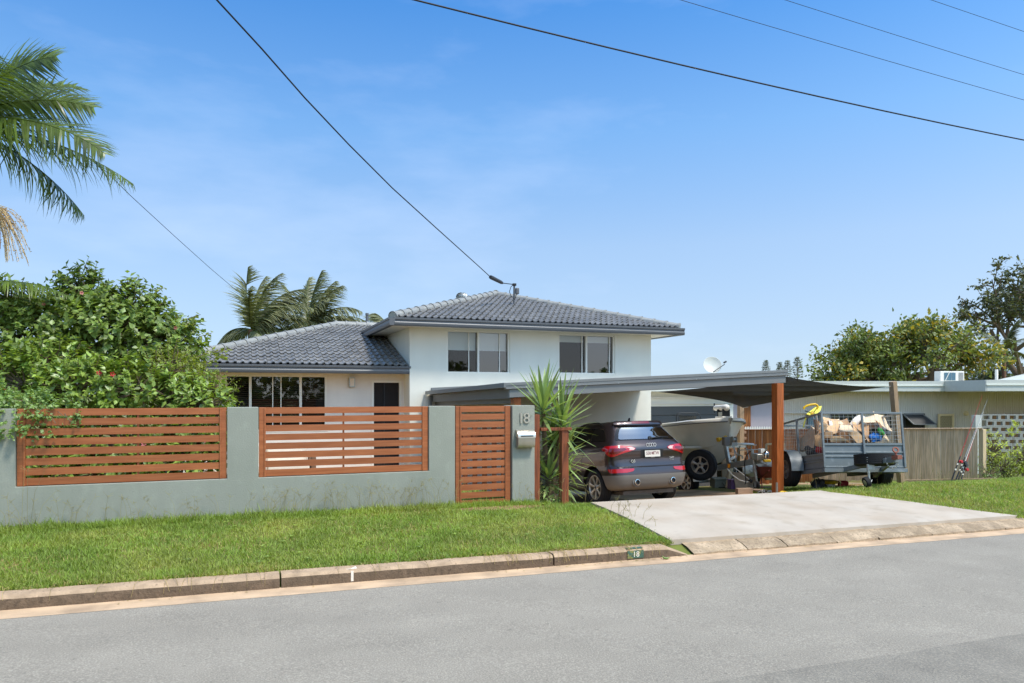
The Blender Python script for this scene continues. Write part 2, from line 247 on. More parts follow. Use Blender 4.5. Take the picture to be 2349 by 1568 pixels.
MAT = dict(
    asphalt=M('asphalt', '#8d8a83', 0.92, var=0.06, nscale=1.1, c2='#a8a59c', c2scale=85, c2ramp=(0.45, 0.70), bump=0.7, bscale=90, col2='#86837c', ramp=(0.35, 0.7)),
    asphalt_old=M('asphalt_old', '#7f7d77', 0.92, var=0.12, nscale=2.0, c2='#98958c', c2scale=70, c2ramp=(0.45, 0.70), bump=0.9, bscale=80),
    gutter=M('gutter', '#c8b095', 0.9, var=0.10, nscale=2.5, col2='#a8937d', ramp=(0.45, 0.7), bump=0.4, bscale=70),
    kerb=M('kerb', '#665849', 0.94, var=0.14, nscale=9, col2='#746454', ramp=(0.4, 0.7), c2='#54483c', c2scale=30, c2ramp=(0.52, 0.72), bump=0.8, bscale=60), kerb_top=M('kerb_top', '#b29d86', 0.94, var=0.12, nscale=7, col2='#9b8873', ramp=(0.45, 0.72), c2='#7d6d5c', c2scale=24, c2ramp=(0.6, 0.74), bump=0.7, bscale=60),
    slab=M('slab', '#b3a28c', 0.94, var=0.16, nscale=5, col2='#9a8a74', c2='#867866', c2scale=38, c2ramp=(0.48, 0.70), bump=1.0, bscale=45, objrand=0.08),
    drive=M('drive', '#bcb5ab', 0.75, var=0.05, nscale=1.4, c2='#a99f91', c2scale=3.2, c2ramp=(0.56, 0.78), col2='#b2a799', ramp=(0.42, 0.7), bump=0.12, bscale=90),
    cfloor=M('cfloor', '#ad9579', 0.85, var=0.15, nscale=1.5, col2='#8c7660', ramp=(0.45, 0.65), bump=0.3, bscale=50),
    soil=M('soil', '#65702f', 0.95, var=0.2, nscale=1.5, col2='#7d6444', ramp=(0.5, 0.72), bump=0.6, bscale=25),
    dirt=M('dirt', '#8d7455', 0.95, var=0.15, nscale=6, bump=0.6, bscale=40),
    render_wall=M('render_wall', '#969c96', 0.85, var=0.03, nscale=1.3, col2='#919891', ramp=(0.4, 0.7), bump=0.35, bscale=55, c2='#9ba29b', c2scale=7, c2ramp=(0.55, 0.75)),
    slat=M('slat', '#a8673f', 0.5, var=0.07, nscale=2.0, stretch=(1.2, 18, 18), col2='#985730', ramp=(0.35, 0.7), bump=0.08, bscale=30, objrand=0.10),
    hardwood=M('hardwood', '#8d4f2c', 0.6, var=0.2, nscale=3, stretch=(14, 14, 1.0), col2='#6f3b20', bump=0.25, bscale=20, objrand=0.08),
    hardwood2=M('hardwood2', '#b0632f', 0.55, var=0.15, nscale=3, stretch=(12, 12, 0.8), col2='#93501f', bump=0.2, bscale=20),
    housewall=M('housewall', (0.76, 0.80, 0.775), 0.8, var=0.03, nscale=0.8, col2=(0.72, 0.76, 0.745), ramp=(0.4, 0.75), bump=0.25, bscale=70),
    whitebrick=M('whitebrick', '#e2e2e1', 0.75, var=0.03, nscale=2, bump=0.15, bscale=40),
    soffit=M('soffit', '#dfe2e2', 0.7, var=0.03),
    tile=M('tile', '#7f8183', 0.45, var=0.09, nscale=3.5, objrand=0.15, bump=0.15, bscale=35, col2='#707274', ramp=(0.5, 0.75), roughvar=0.1),
    cap=M('cap', '#8e9396', 0.5, var=0.08, nscale=5, objrand=0.05, bump=0.2, bscale=40),
    bedding=M('bedding', '#a7acab', 0.9, var=0.1, bump=0.5, bscale=30),
    gutter_metal=M('gutter_metal', '#5f646c', 0.4, var=0.04, nscale=2),
    beam_metal=M('beam_metal', '#777d82', 0.45, var=0.04, nscale=1.5),
    beam_dark=M('beam_dark', '#6a6f74', 0.5, var=0.04),
    winframe=M('winframe', '#e9e9e8', 0.45), whitepaint=M('whitepaint', '#eceae6', 0.5), creamframe=M('creamframe', '#d9c9a0', 0.5),
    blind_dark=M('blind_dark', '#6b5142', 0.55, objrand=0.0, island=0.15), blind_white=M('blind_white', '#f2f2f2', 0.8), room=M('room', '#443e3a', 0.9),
    door=M('door', '#1f1c1c', 0.85, var=0.1), garage=M('garage', '#4b5055', 0.5, var=0.04, objrand=0.05),
    glass=glassmat('glass', (0.92, 0.94, 0.94), 0.02), glass_refl=glassmat('glass_refl', (0.9, 0.92, 0.92), 0.10), glass_dark=glassmat('glass_dark', (0.22, 0.26, 0.27), 0.10), glass_car=glassmat('glass_car', (0.4, 0.44, 0.43), 0.55),
    steel=M('steel', '#b9bcbc', 0.35, 0.9, var=0.06, nscale=6, roughvar=0.08), galv=M('galv', '#aeb6b9', 0.45, 0.7, var=0.12, nscale=14),
    silver=M('silver', '#d6d6d2', 0.28, 0.8), chrome=M('chrome', '#e4e6e8', 0.12, 1.0), black=M('black', '#1b1b1c', 0.5), blackrubber=M('blackrubber', '#1e1e1f', 0.8, var=0.15, bump=0.3),
    cable=M('cable', '#17171a', 0.6), darkgrey=M('darkgrey', '#3a3c40', 0.5), midgrey=M('midgrey', '#7b7f83', 0.55),
    carpaint=M('carpaint', '#463e42', 0.30, 0.75, coat=1.0), cargrey=M('cargrey', '#6f6e6c', 0.55, var=0.03), red_lamp=M('red_lamp', '#b3121d', 0.12, coat=1.0),
    red_lamp_dark=M('red_lamp_dark', '#6d0a14', 0.15, coat=1.0), lamp_clear=M('lamp_clear', '#e6b8b4', 0.1, coat=1.0), plate=M('plate', '#d9d9d4', 0.4), plate_text=M('plate_text', '#7a4b52', 0.5),
    under=M('under', '#5a544d', 0.7, var=0.2), black_gloss=M('black_gloss', '#121214', 0.15, coat=0.5),
    hull=M('hull', (0.86, 0.84, 0.84), 0.35, var=0.02, coat=0.15), hullwhite=M('hullwhite', '#e8e8e6', 0.25, coat=0.5), yellow=M('yellow', '#e0b81a', 0.4), lime=M('lime', '#d8d63a', 0.55), orange=M('orange', '#f08a1c', 0.4),
    trailer=M('trailer', '#6f7a81', 0.45, var=0.06, nscale=5, c2='#8d98a0', c2scale=9, c2ramp=(0.6, 0.8), bump=0.06), rust=M('rust', '#8d5a4c', 0.8, var=0.25, nscale=30),
    card=M('card', '#cdae88', 0.85, var=0.07, nscale=6), card2=M('card2', '#b99673', 0.85, var=0.08, nscale=6), card3=M('card3', '#e2cdb0', 0.85, var=0.07), card4=M('card4', '#8a6848', 0.88, var=0.1),
    blue=M('blue', '#1f6fc4', 0.6), green=M('green', '#2ba33a', 0.5), red=M('red', '#b8242b', 0.6), purple=M('purple', '#8d6a9c', 0.5), foam=M('foam', '#cbb9a4', 0.95, var=0.08, nscale=8),
    paling=M('paling', '#d8bea2', 0.9, var=0.18, nscale=3, stretch=(16, 16, 0.9), col2='#b59b80', bump=0.3, bscale=20, objrand=0.24),
    paling_red=M('paling_red', '#a9703f', 0.8, var=0.2, nscale=3, stretch=(14, 14, 0.8), col2='#7d4a26', bump=0.3, bscale=20, objrand=0.22),
    timber_grey=M('timber_grey', '#a08a72', 0.9, var=0.15, nscale=3, stretch=(12, 12, 1), bump=0.3, bscale=20), timber_pale=M('timber_pale', '#cfbc9c', 0.85, var=0.12, nscale=3, stretch=(10, 10, 1)),
    ply=M('ply', '#a58f7c', 0.85, var=0.12, nscale=4), sail=M('sail', '#2f2f2d', 0.95, var=0.08, nscale=80, alpha=0.97),
    lav=M('lav', '#b3aebd', 0.85, var=0.03), nwall=M('nwall', '#d8d7d4', 0.8, var=0.04, nscale=1.0), nfascia=M('nfascia', '#c9d1d1', 0.5, var=0.03), nwhite=M('nwhite', '#eef0ee', 0.5), roofsheet=M('roofsheet', '#c4cfd2', 0.45, var=0.04),
    block=M('block', '#979d9d', 0.9, var=0.08, nscale=8, bump=0.4, objrand=0.05), brick=M('brick', '#9a7a62', 0.9, var=0.2, nscale=8),
    leaf_hib=M('leaf_hib', (0.235, 0.345, 0.07), 0.38, island=0.45, var=0.22, nscale=1.2, transl=0.28, spec=0.7), leaf_boug=M('leaf_boug', (0.20, 0.295, 0.075), 0.42, island=0.45, var=0.22, nscale=1.2, transl=0.28, spec=0.6),
    leaf_lime=M('leaf_lime', (0.24, 0.31, 0.05), 0.4, island=0.4, var=0.2, nscale=2, transl=0.35), leaf_pale=M('leaf_pale', (0.22, 0.34, 0.11), 0.4, island=0.35, transl=0.3),
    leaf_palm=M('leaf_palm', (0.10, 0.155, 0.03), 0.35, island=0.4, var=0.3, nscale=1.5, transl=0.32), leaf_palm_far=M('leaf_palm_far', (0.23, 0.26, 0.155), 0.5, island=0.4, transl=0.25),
    leaf_tree=M('leaf_tree', (0.185, 0.235, 0.065), 0.5, island=0.5, var=0.25, nscale=0.35, col2=(0.13, 0.185, 0.055), transl=0.25), leaf_yel=M('leaf_yel', (0.46, 0.37, 0.06), 0.5, island=0.4, transl=0.3),
    leaf_dark=M('leaf_dark', (0.12, 0.14, 0.075), 0.55, island=0.5, transl=0.2), leaf_yucca=M('leaf_yucca', (0.27, 0.39, 0.15), 0.38, island=0.2, objrand=0.35, transl=0.25), leaf_weed=M('leaf_weed', (0.46, 0.56, 0.09), 0.45, island=0.4, transl=0.35),
    grass=M('grass', (0.215, 0.325, 0.065), 0.5, island=0.42, var=0.22, nscale=0.9, col2=(0.32, 0.375, 0.10), ramp=(0.45, 0.7), transl=0.38, spec=0.3), grass_seed=M('grass_seed', (0.33, 0.30, 0.14), 0.7, island=0.3, transl=0.3),
    bark=M('bark', '#6f6152', 0.9, var=0.25, nscale=8, bump=0.6, bscale=25), palmtrunk=M('palmtrunk', '#7a5a48', 0.9, var=0.25, nscale=9, stretch=(1, 1, 6)), seed=M('seed', '#c4ae83', 0.8, island=0.35),
    flower_red=M('flower_red', '#d0203a', 0.5, transl=0.3), flower_pink=M('flower_pink', '#dd7f8e', 0.5, transl=0.3), cushion=M('cushion', '#e2ddd6', 0.9, var=0.04, nscale=8), rattan=M('rattan', '#7a5f4b', 0.8, var=0.2, nscale=30),
    white_mark=M('white_mark', '#e4e2dc', 0.8, var=0.1, nscale=20), green_paint=M('green_paint', '#47695c', 0.85, var=0.2, nscale=20, col2='#8a8a4c', ramp=(0.5, 0.65)), acblue=M('acblue', '#4d7186', 0.4),
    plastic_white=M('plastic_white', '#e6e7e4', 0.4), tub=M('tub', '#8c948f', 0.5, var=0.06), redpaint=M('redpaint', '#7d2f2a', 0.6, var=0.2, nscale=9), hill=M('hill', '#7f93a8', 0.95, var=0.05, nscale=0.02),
)

MAT['grass_dry'] = M('grass_dry', (0.42, 0.36, 0.17), 0.7, island=0.35, transl=0.3, spec=0.2)
def overlay(mat, stretch, nscale, lo, hi, r0=.35, r1=.65, gen=False):
    """multiply a material's colour by one more, differently stretched, noise (wear, streaks, traffic polish)"""
    t = mat.node_tree; n = t.nodes; b = n['Principled BSDF']; L = t.links.new; src = b.inputs['Base Color'].links[0].from_socket
    tcn = n.new('ShaderNodeTexCoord'); mpn = n.new('ShaderNodeMapping'); mpn.inputs['Scale'].default_value = stretch; q = n.new('ShaderNodeTexNoise'); q.inputs['Scale'].default_value = nscale; q.inputs['Detail'].default_value = 6
    L(tcn.outputs['Object'], mpn.inputs['Vector']); L(mpn.outputs['Vector'], q.inputs['Vector'])
    mr = n.new('ShaderNodeMapRange'); mr.inputs['From Min'].default_value = r0; mr.inputs['From Max'].default_value = r1; mr.inputs['To Min'].default_value = lo; mr.inputs['To Max'].default_value = hi
    sc = n.new('ShaderNodeVectorMath'); sc.operation = 'SCALE'; L(q.outputs['Fac'], mr.inputs['Value']); L(src, sc.inputs[0]); L(mr.outputs['Result'], sc.inputs['Scale']); L(sc.outputs[0], b.inputs['Base Color'])
overlay(MAT['asphalt'], (0.06, 0.9, 1), 1.6, .95, 1.04); overlay(MAT['asphalt'], (1, 1, 1), 22, .78, 1.0, .30, .36)
overlay(MAT['drive'], (1.2, .5, 1), 1.3, .965, 1.03); overlay(MAT['drive'], (1, 1, 1), 7, .90, 1.0, .28, .36)
overlay(MAT['housewall'], (2.2, 2.2, .22), 1.6, .98, 1.01); overlay(MAT['render_wall'], (2.5, 2.5, .25), 1.8, .95, 1.02); overlay(MAT['whitebrick'], (2.5, 2.5, .3), 1.6, .95, 1.02)
overlay(MAT['tile'], (1, 1, 1), 1.1, .92, 1.06); overlay(MAT['gutter'], (.6, 4, 1), 2.5, .85, 1.06); overlay(MAT['slat'], (.7, 6, 6), 1.5, .90, 1.06)
# ---------------------------------------------------------------- terrain
def sm(a, b, x):
    t = min(1.0, max(0.0, (x - a) / (b - a))); return t * t * (3 - 2 * t)
def road_z(x): return -0.012 * (min(max(x, -25), 35) + 1.7)
def slope_z(y):                                    # the fall from the footpath down to the garage
    if y < 9.4: return 0.0
    if y < 12.0: return -0.185 * (y - 9.4)
    if y < 15.0: return -0.481 - 0.09 * (y - 12.0)
    if y < 20.5: return -0.751 - 0.137 * (y - 15.0)
    return -1.5 - 0.01 * min(y - 20.5, 40)
def g(x, y):
    r = road_z(x)
    if y <= 6.95: return r + 0.12 * sm(6.6, 6.95, y) - 0.06
    fz = 0.17 - 0.006 * (min(max(x, -12), 20) + 2.6)
    t = min(1, (y - 6.95) / 2.9)
    base = (r + 0.125) * (1 - t) + fz * t + 0.03 * math.sin(math.pi * t)
    yard = -0.05 * min(max(y - 10, 0), 9)
    b = sm(3.9, 4.5, x)
    return base + yard * (1 - b) + slope_z(y) * b + 0.06 * sm(9.6, 11, x) * sm(9.4, 11, y)
xs = sorted(set([-300, -150, -80, -50, -30, -20] + [round(-14 + 0.35 * i, 3) for i in range(102)] + [24, 28, 34, 42, 55, 80, 120, 200, 400]))
ys = sorted(set([-200, -80, -30, -10, 0, 4, 6, 6.6] + [round(6.95 + 0.25 * i, 3) for i in range(66)] + [24, 27, 31, 36, 45, 60, 80, 120, 200, 400, 900]))
mb = MB(); mb.grid([[(x, y, g(x, y)) for x in xs] for y in ys])
ground = single('ground', mb, MAT['soil'], None, None, smooth=60, kind='structure')
# asphalt road
rx = [-120, -60, -25] + [i for i in range(-20, 36, 3)] + [60, 140, 300]
mb = MB(); mb.grid([[(x, y, road_z(x) + 0.004 + cr) for x in rx] for y, cr in ((-6, -0.02), (-1, 0.04), (2.2, 0.05), (4.5, 0.03), (6.6, 0.0))])
road = single('road', mb, MAT['asphalt'], None, None, smooth=60, kind='structure')
# older darker lane surface beyond a seam
mb = MB(); P0 = []
for i in range(41):
    x = 2.2 + i * 0.7; e = 3.62 + 0.012 * math.sin(i * 1.7) + 0.02 * math.sin(i * .6)
    P0.append([(x, -6, road_z(x) - 0.008), (x, -1, road_z(x) + 0.052), (x, 2.2, road_z(x) + 0.062), (x, e, road_z(x) + 0.0505)])
mb.grid([list(c) for c in zip(*P0)])
part('road_patch', mb, MAT['asphalt_old'], road) if False else None
o = link('road_patch', mb.mesh('road_patch', MAT['asphalt_old'], 60), road)
# concrete gutter strip
mb = MB(); mb.grid([[(x, y, road_z(x) + z) for x in rx] for y, z in ((6.585, 0.0065), (6.70, 0.012), (6.82, 0.02))])
gut = single('gutter_strip', mb, MAT['gutter'], None, None, smooth=60, kind='structure')
# kerb stones: one object per cast length
kerb = thing('kerb', None, None, (0, 6.8, 0)); kerb['kind'] = 'structure'
def kerb_piece(x0, x1, seed, end=None):
    rr = random.Random(seed); n = max(3, int((x1 - x0) / 0.25)); P = []
    for i in range(n + 1):
        x = x0 + (x1 - x0) * i / n; r = road_z(x); j = lambda s: rr.uniform(-s, s)
        h = 0.135 + j(0.004)
        if end == 'R' and i >= n - 1: h = 0.135 - 0.11 * (i - (n - 1)) if i == n else 0.13
        P.append([(x, 6.8 + j(.003), r - 0.05), (x, 6.8 + j(.004), r + h * 0.55), (x, 6.806 + j(.004), r + h - 0.03), (x, 6.825 + j(.004), r + h - 0.007), (x, 6.85, r + h), (x, 6.965, r + h + 0.002), (x, 6.99, r - 0.05)])
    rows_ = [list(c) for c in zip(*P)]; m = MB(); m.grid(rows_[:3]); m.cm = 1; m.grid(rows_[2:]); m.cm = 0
    k = len(P); nn = len(P[0])
    m.add(P[0], [tuple(range(nn))]); m.add(P[-1], [tuple(range(nn))[::-1]])
    return m
kb = [-24, -18, -12, -6.2, -3.4, -0.02, 0.0, 0.0]
cuts = [-26, -18, -12.0, -6.4, -2.9, 0.34, 3.05, 4.72]
for i in range(len(cuts) - 1):
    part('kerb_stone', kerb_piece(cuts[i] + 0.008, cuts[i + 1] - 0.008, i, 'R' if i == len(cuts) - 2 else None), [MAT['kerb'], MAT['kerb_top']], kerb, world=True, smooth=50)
for i, (a, b) in enumerate(((10.74, 12.9), (12.9, 16), (16, 22), (22, 30), (30, 45))):
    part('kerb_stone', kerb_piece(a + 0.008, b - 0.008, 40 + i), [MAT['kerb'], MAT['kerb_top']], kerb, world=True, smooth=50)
sx = [4.76, 5.52, 6.1, 6.86, 7.55, 8.48, 9.10, 9.86, 10.72]
for i in range(len(sx) - 1):
    rr = random.Random(i + 90); n = 6; rows = []
    tilt = rr.uniform(-.008, .008)
    for j, (y, z) in enumerate(((6.795, -0.03), (6.80, 0.035), (6.83, 0.048), (6.92, 0.085), (7.04, 0.108), (7.05, -0.02))):
        rows.append([(sx[i] + .009 + (sx[i + 1] - sx[i] - .018) * k / n + rr.uniform(-.006, .006) * (j > 2), y + rr.uniform(-.008, .008), road_z(sx[i]) + z + tilt * k / n + rr.uniform(-.003, .003)) for k in range(n + 1)])
    m = MB(); m.grid(rows); part('crossing_slab', m, MAT['slab'], kerb, world=True, smooth=40)
# crack lines and the white survey mark, painted house number on the kerb
mb = MB(); x0 = 0.98; r = road_z(x0)
mb.box(x0 - .012, x0 + .012, 6.796, 6.8, r + .03, r + .125); mb.box(x0 - .05, x0 + .05, 6.84, 6.92, r + .132, r + .1375)
part('paint_mark', mb, MAT['white_mark'], kerb, world=True)
NX = 4.02; r = road_z(NX)
mb = MB(); mb.box(NX - .10, NX + .10, 6.7925, 6.7995, r + .035, r + .118)
mb.box(NX - .10, NX + .10, 6.82, 6.875, r + .13, r + .1385)
part('number_panel', mb, MAT['green_paint'], kerb, world=True)
def text(name, body, size, mat, parent, loc, rot, ext=0.002, align='CENTER', off=0.0, sx=1.0):
    cu = bpy.data.curves.new(name, 'FONT'); cu.body = body; cu.size = size; cu.extrude = ext; cu.align_x = align; cu.align_y = 'CENTER'; cu.offset = off; cu.resolution_u = 3
    o = bpy.data.objects.new(name, cu); C.objects.link(o)
    me = bpy.data.meshes.new_from_object(o.evaluated_get(bpy.context.evaluated_depsgraph_get())); me.materials.clear(); me.materials.append(mat)
    bpy.data.objects.remove(o); bpy.data.curves.remove(cu)
    q = link(name, me, parent, loc, rot); q.scale = (sx, 1, 1); return q
text('number', '18', 0.085, MAT['white_mark'], kerb, (NX + .005, 6.7915 - 6.8, r + .076), (R(90), 0, 0), 0.001)

# driveway slab and carport floor
mb = MB(); P = []
for y in [7.035] + [7.4 + 0.2 * i for i in range(10)] + [9.42]:
    t = (y - 7.035) / 2.385; x0 = 4.62 + 0.2 * t; x1 = 10.45 - 1.32 * min(1, t * 1.08) ** .8
    P.append([(x0 + (x1 - x0) * k / 10, y, g(x0 + (x1 - x0) * k / 10, min(y, 9.4)) + 0.022 + 0.012 * t) for k in range(11)])
mb.grid(P); mb.grid([P[-1], [(p[0], 9.5, p[2] - 0.10) for p in P[-1]]])
for e in (0, -1): mb.grid([[r_[e] for r_ in P], [(r_[e][0], r_[e][1], r_[e][2] - .08) for r_ in P]])
mb.grid([P[0], [(p[0], p[1], p[2] - .06) for p in P[0]]])
drv = single('driveway', mb, MAT['drive'], None, None, smooth=30, kind='structure')
mb = MB()
for ya, yb in ((7.04, 9.42),):
    mb.add([(6.905, ya, g(6.9, ya) + .0245), (6.912, ya, g(6.9, ya) + .0245), (6.912, yb, g(6.9, 9.4) + .0365), (6.905, yb, g(6.9, 9.4) + .0365)], [(0, 1, 2, 3)])
link('control_joint', mb.mesh('control_joint', MAT['cfloor']), drv)
mb = MB(); P = []
def cf(y): return g(7.0, y) + 0.02
for y in [9.44, 10, 10.6, 11.2, 11.8, 12.4, 12.6, 13, 14, 15, 16, 17, 18, 19.2]:
    P.append([(x, y, cf(y)) for x in (4.55, 6, 7.5, 9, (9.3 if y < 10.5 else 10.45 if y < 12.8 else 14.9))])
mb.grid(P); single('carport_floor', mb, MAT['cfloor'], None, None, smooth=50, kind='structure')
# bare worn earth at the gate
mb = MB(); n = 22; vs_ = [(3.45, 9.55, g(3.45, 9.55) + 0.012)]
for k in range(n):
    a = 2 * math.pi * k / n; rr = 1 + 0.25 * math.sin(3 * a + 1) + 0.12 * math.sin(7 * a)
    x = 3.5 + 0.7 * rr * math.cos(a); y = 9.52 + 0.17 * rr * math.sin(a); vs_.append((x, y, g(x, y) + 0.006))
mb.add(vs_, [(0, 1 + k, 1 + (k + 1) % n) for k in range(n)])
single('bare_earth', mb, MAT['dirt'], None, None, smooth=80, kind='structure')

# ---------------------------------------------------------------- rendered front fence
FT, FB, FY = 1.58, 0.65, 10.0
fence = thing('front_fence', 'grey green rendered street wall with two timber look slatted infills and end pillar', 'fence', (0, FY, 0.1))
mb = MB()
def wallbox(x0, x1, z0, z1): mb.box(x0, x1, FY, FY + 0.19, z0, z1)
mb.prism([(-9, -.2), (2.915, -.2), (2.915, FT), (2.525, FT), (2.525, FB), (.223, FB), (.223, FT), (-.162, FT), (-.162, FB), (-2.49, FB), (-2.49, FT), (-9, FT)], .19, Matrix.Translation((0, FY, 0)))
wm = part('masonry_wall', mb, MAT['render_wall'], fence, world=True, bevel=0.008)
mb = MB(); mb.box(3.80, 4.163, FY - 0.01, FY + 0.38, -.3, FT); part('number_pillar', mb, MAT['render_wall'], fence, world=True, bevel=0.008)
def slat_mesh(wd, name):
    m = MB(); m.prism([(-wd / 2, 0), (wd / 2, 0), (wd / 2, 0.085), (-wd / 2, 0.085)], 0.016); return m.mesh(name, MAT['slat'])
def infill(x0, x1, n, pitch, parent, zb, top=FT - .004, y=FY + .03):
    mb = MB()
    for s, xe in ((1, x0), (-1, x1)):
        a, b = sorted((xe + s * 0.006, xe + s * 0.075)); mb.box(a, b, y, y + .06, zb + 0.004, top)
        a, b = sorted((xe + s * 0.070, xe + s * 0.092)); mb.box(a, b, y - .012, y + .03, zb + 0.004, top)
    mb.box(x0 + .05, x1 - .05, y + .02, y + .055, zb + .004, zb + .022)
    fr = part('infill_frame', mb, MAT['slat'], parent, world=True, bevel=0.003)
    wd = x1 - x0 - 0.15; me = slat_mesh(wd, 'slat'); base = ROOTS[parent.name].translation
    for i in range(n):
        o = link('slat', me, fr, Vector(((x0 + x1) / 2, y + 0.004, top - 0.085 - i * pitch)) - base)
        bev(o, 0.002) if i == 0 and False else None
    return fr
f1 = infill(-2.49, -0.162, 8, 0.1185, fence, FB); f2 = infill(0.223, 2.525, 8, 0.1185, fence, FB)
for fr, xm in ((f1, -1.2), (f2, 1.33)):
    mb = MB(); mb.box(xm - .012, xm + .012, FY + .052, FY + .075, FB + .01, FT - .02); part('stiffener', mb, MAT['slat'], fr, world=True)
dg = thing('house_number', 'raised silver house number 18 on the letterbox pillar', 'house number', (3.98, FY - .01, 1.30))
text('digit', '1', .225, MAT['silver'], dg, (3.935 - 3.98, -.012, 1.384 - 1.30), (R(90), 0, 0), .007, off=.001)
text('digit', '8', .225, MAT['silver'], dg, (4.025 - 3.98, -.012, 1.384 - 1.30), (R(90), 0, 0), .007, off=.001)
gate = thing('pedestrian_gate', 'tall narrow slatted timber look gate beside the number pillar', 'gate', (3.35, FY, 0.1))
infill(2.925, 3.79, 13, 0.1152, gate, 0.09)
mb = MB(); mb.box(3.66, 3.70, FY + .06, FY + .11, .85, .97); part('latch', mb, MAT['darkgrey'], gate, world=True, bevel=.004)
lb = thing('letterbox', 'stainless steel letterbox with curved lid on the number pillar', 'letterbox', (3.98, FY - .01, 0.95))
x0, x1 = 3.855, 4.125; yb = FY - 0.012
mb = MB(); mb.prism([(0, .95), (-.085, .955), (-.105, 1.0), (-.11, 1.115), (0, 1.115)], x1 - x0, Matrix(((0, 1, 0, x0), (1, 0, 0, yb), (0, 0, 1, 0), (0, 0, 0, 1))))
part('box_body', mb, MAT['steel'], lb, world=True, smooth=40)
mb = MB(); pr = [(0, 1.118)] + [(-0.118 * math.sin(R(a)) , 1.118 + 0.10 * math.cos(R(a))) for a in range(0, 95, 12)] + [(-.118, 1.10), (-.112, 1.10)]
mb.prism(pr, x1 - x0 + .012, Matrix(((0, 1, 0, x0 - .006), (1, 0, 0, yb), (0, 0, 1, 0), (0, 0, 0, 1)))); part('lid', mb, MAT['silver'], lb, world=True, smooth=40)
mb = MB(); mb.box(x0 + .035, x1 - .035, yb - .1215, yb - .112, 1.118, 1.136); part('slot', mb, MAT['black'], lb, world=True)
rail = thing('timber_rail', 'low hardwood post and rail frame between the pillar and the driveway', 'rail', (4.5, 10.1, 0.1))
mb = MB(); mb.box(4.178, 4.275, 10.05, 10.15, -.1, 1.44); part('post', mb, MAT['hardwood'], rail, world=True, bevel=.004)
mb = MB(); mb.box(4.63, 4.745, 10.02, 10.13, -.1, 1.19); part('post', mb, MAT['hardwood'], rail, world=True, bevel=.004)
mb = MB(); mb.box(4.275, 4.79, 10.0, 10.14, 1.192, 1.237); part('top_rail', mb, MAT['hardwood'], rail, world=True, bevel=.004)

# ---------------------------------------------------------------- the house
house = thing('house', 'pale grey split level brick house with dark grey tiled hip roofs', 'house', (4, 17.5, -0.5))
BX0, BX1, BY, BT = 3.93, 10.85, 17.5, 3.43
WY, WT = 18.15, 2.30
U1, U2 = (4.88, 6.59, 2.29, 3.385), (7.98, 9.70, 2.30, 3.385)
def wall_with_holes(m, x0, x1, z0, z1, y, holes, th=0.24):
    xs_ = sorted({x0, x1, *[h[0] for h in holes], *[h[1] for h in holes]}); zs_ = sorted({z0, z1, *[h[2] for h in holes], *[h[3] for h in holes]})
    inh = lambda xa, za: any(h[0] <= xa < h[1] and h[2] <= za < h[3] for h in holes)
    for i in range(len(xs_) - 1):
        for j in range(len(zs_) - 1):
            if not inh((xs_[i] + xs_[i + 1]) / 2, (zs_[j] + zs_[j + 1]) / 2):
                m.add([(xs_[i], y, zs_[j]), (xs_[i + 1], y, zs_[j]), (xs_[i + 1], y, zs_[j + 1]), (xs_[i], y, zs_[j + 1])], [(0, 1, 2, 3)])
    for (a, b, c, d) in holes:
        q = [(a, c), (b, c), (b, d), (a, d)]
        for k in range(4):
            p, r_ = q[k], q[(k + 1) % 4]; m.add([(p[0], y, p[1]), (r_[0], y, r_[1]), (r_[0], y + th, r_[1]), (p[0], y + th, p[1])], [(0, 1, 2, 3)])
mb = MB(); wall_with_holes(mb, BX0, BX1, -1.5, BT, BY, [U1, U2])
mb.add([(BX0, BY, -1.5), (BX0, BY, BT), (BX0, 27, BT), (BX0, 27, -1.5)], [(0, 1, 2, 3)])
mb.add([(BX1, BY, -1.5), (BX1, BY, BT), (BX1, 27, BT), (BX1, 27, -1.5)], [(3, 2, 1, 0)])
mb.add([(BX0, 27, -1.5), (BX0, 27, BT), (BX1, 27, BT), (BX1, 27, -1.5)], [(0, 1, 2, 3)])
part('upper_wall', mb, MAT['housewall'], house, world=True)
LW = (-0.35, 2.0, 0.86, 2.222); DR = (3.10, 3.86, -0.25, 2.10)
mb = MB(); wall_with_holes(mb, -1.3, BX0, -.6, WT, WY, [LW, DR], 0.12)
mb.add([(-1.3, WY, -.6), (-1.3, WY, WT), (-1.3, 27, WT), (-1.3, 27, -.6)], [(0, 1, 2, 3)])
part('lower_wall', mb, MAT['whitebrick'], house, world=True)
# the faint courses of the painted brickwork, as real recessed joints
mb = MB()
for k in range(30):
    z = 2.25 - k * 0.086
    for xa, xb in ((2.02, 3.08), (-1.28, -.37)): mb.add([(xa, WY - .002, z), (xb, WY - .002, z), (xb, WY - .002, z + .004), (xa, WY - .002, z + .004)], [(0, 1, 2, 3)])
tag(part('mortar_joint', mb, MAT['soffit'], house, world=True), kind='stuff')
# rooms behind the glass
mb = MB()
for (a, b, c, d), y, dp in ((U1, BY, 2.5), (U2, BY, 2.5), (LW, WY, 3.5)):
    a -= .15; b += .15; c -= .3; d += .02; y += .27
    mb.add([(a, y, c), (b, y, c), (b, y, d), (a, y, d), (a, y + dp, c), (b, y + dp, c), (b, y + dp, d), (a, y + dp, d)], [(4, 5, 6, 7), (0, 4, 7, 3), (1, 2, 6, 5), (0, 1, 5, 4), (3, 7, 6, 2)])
part('room_lining', mb, MAT['room'], house, world=True)

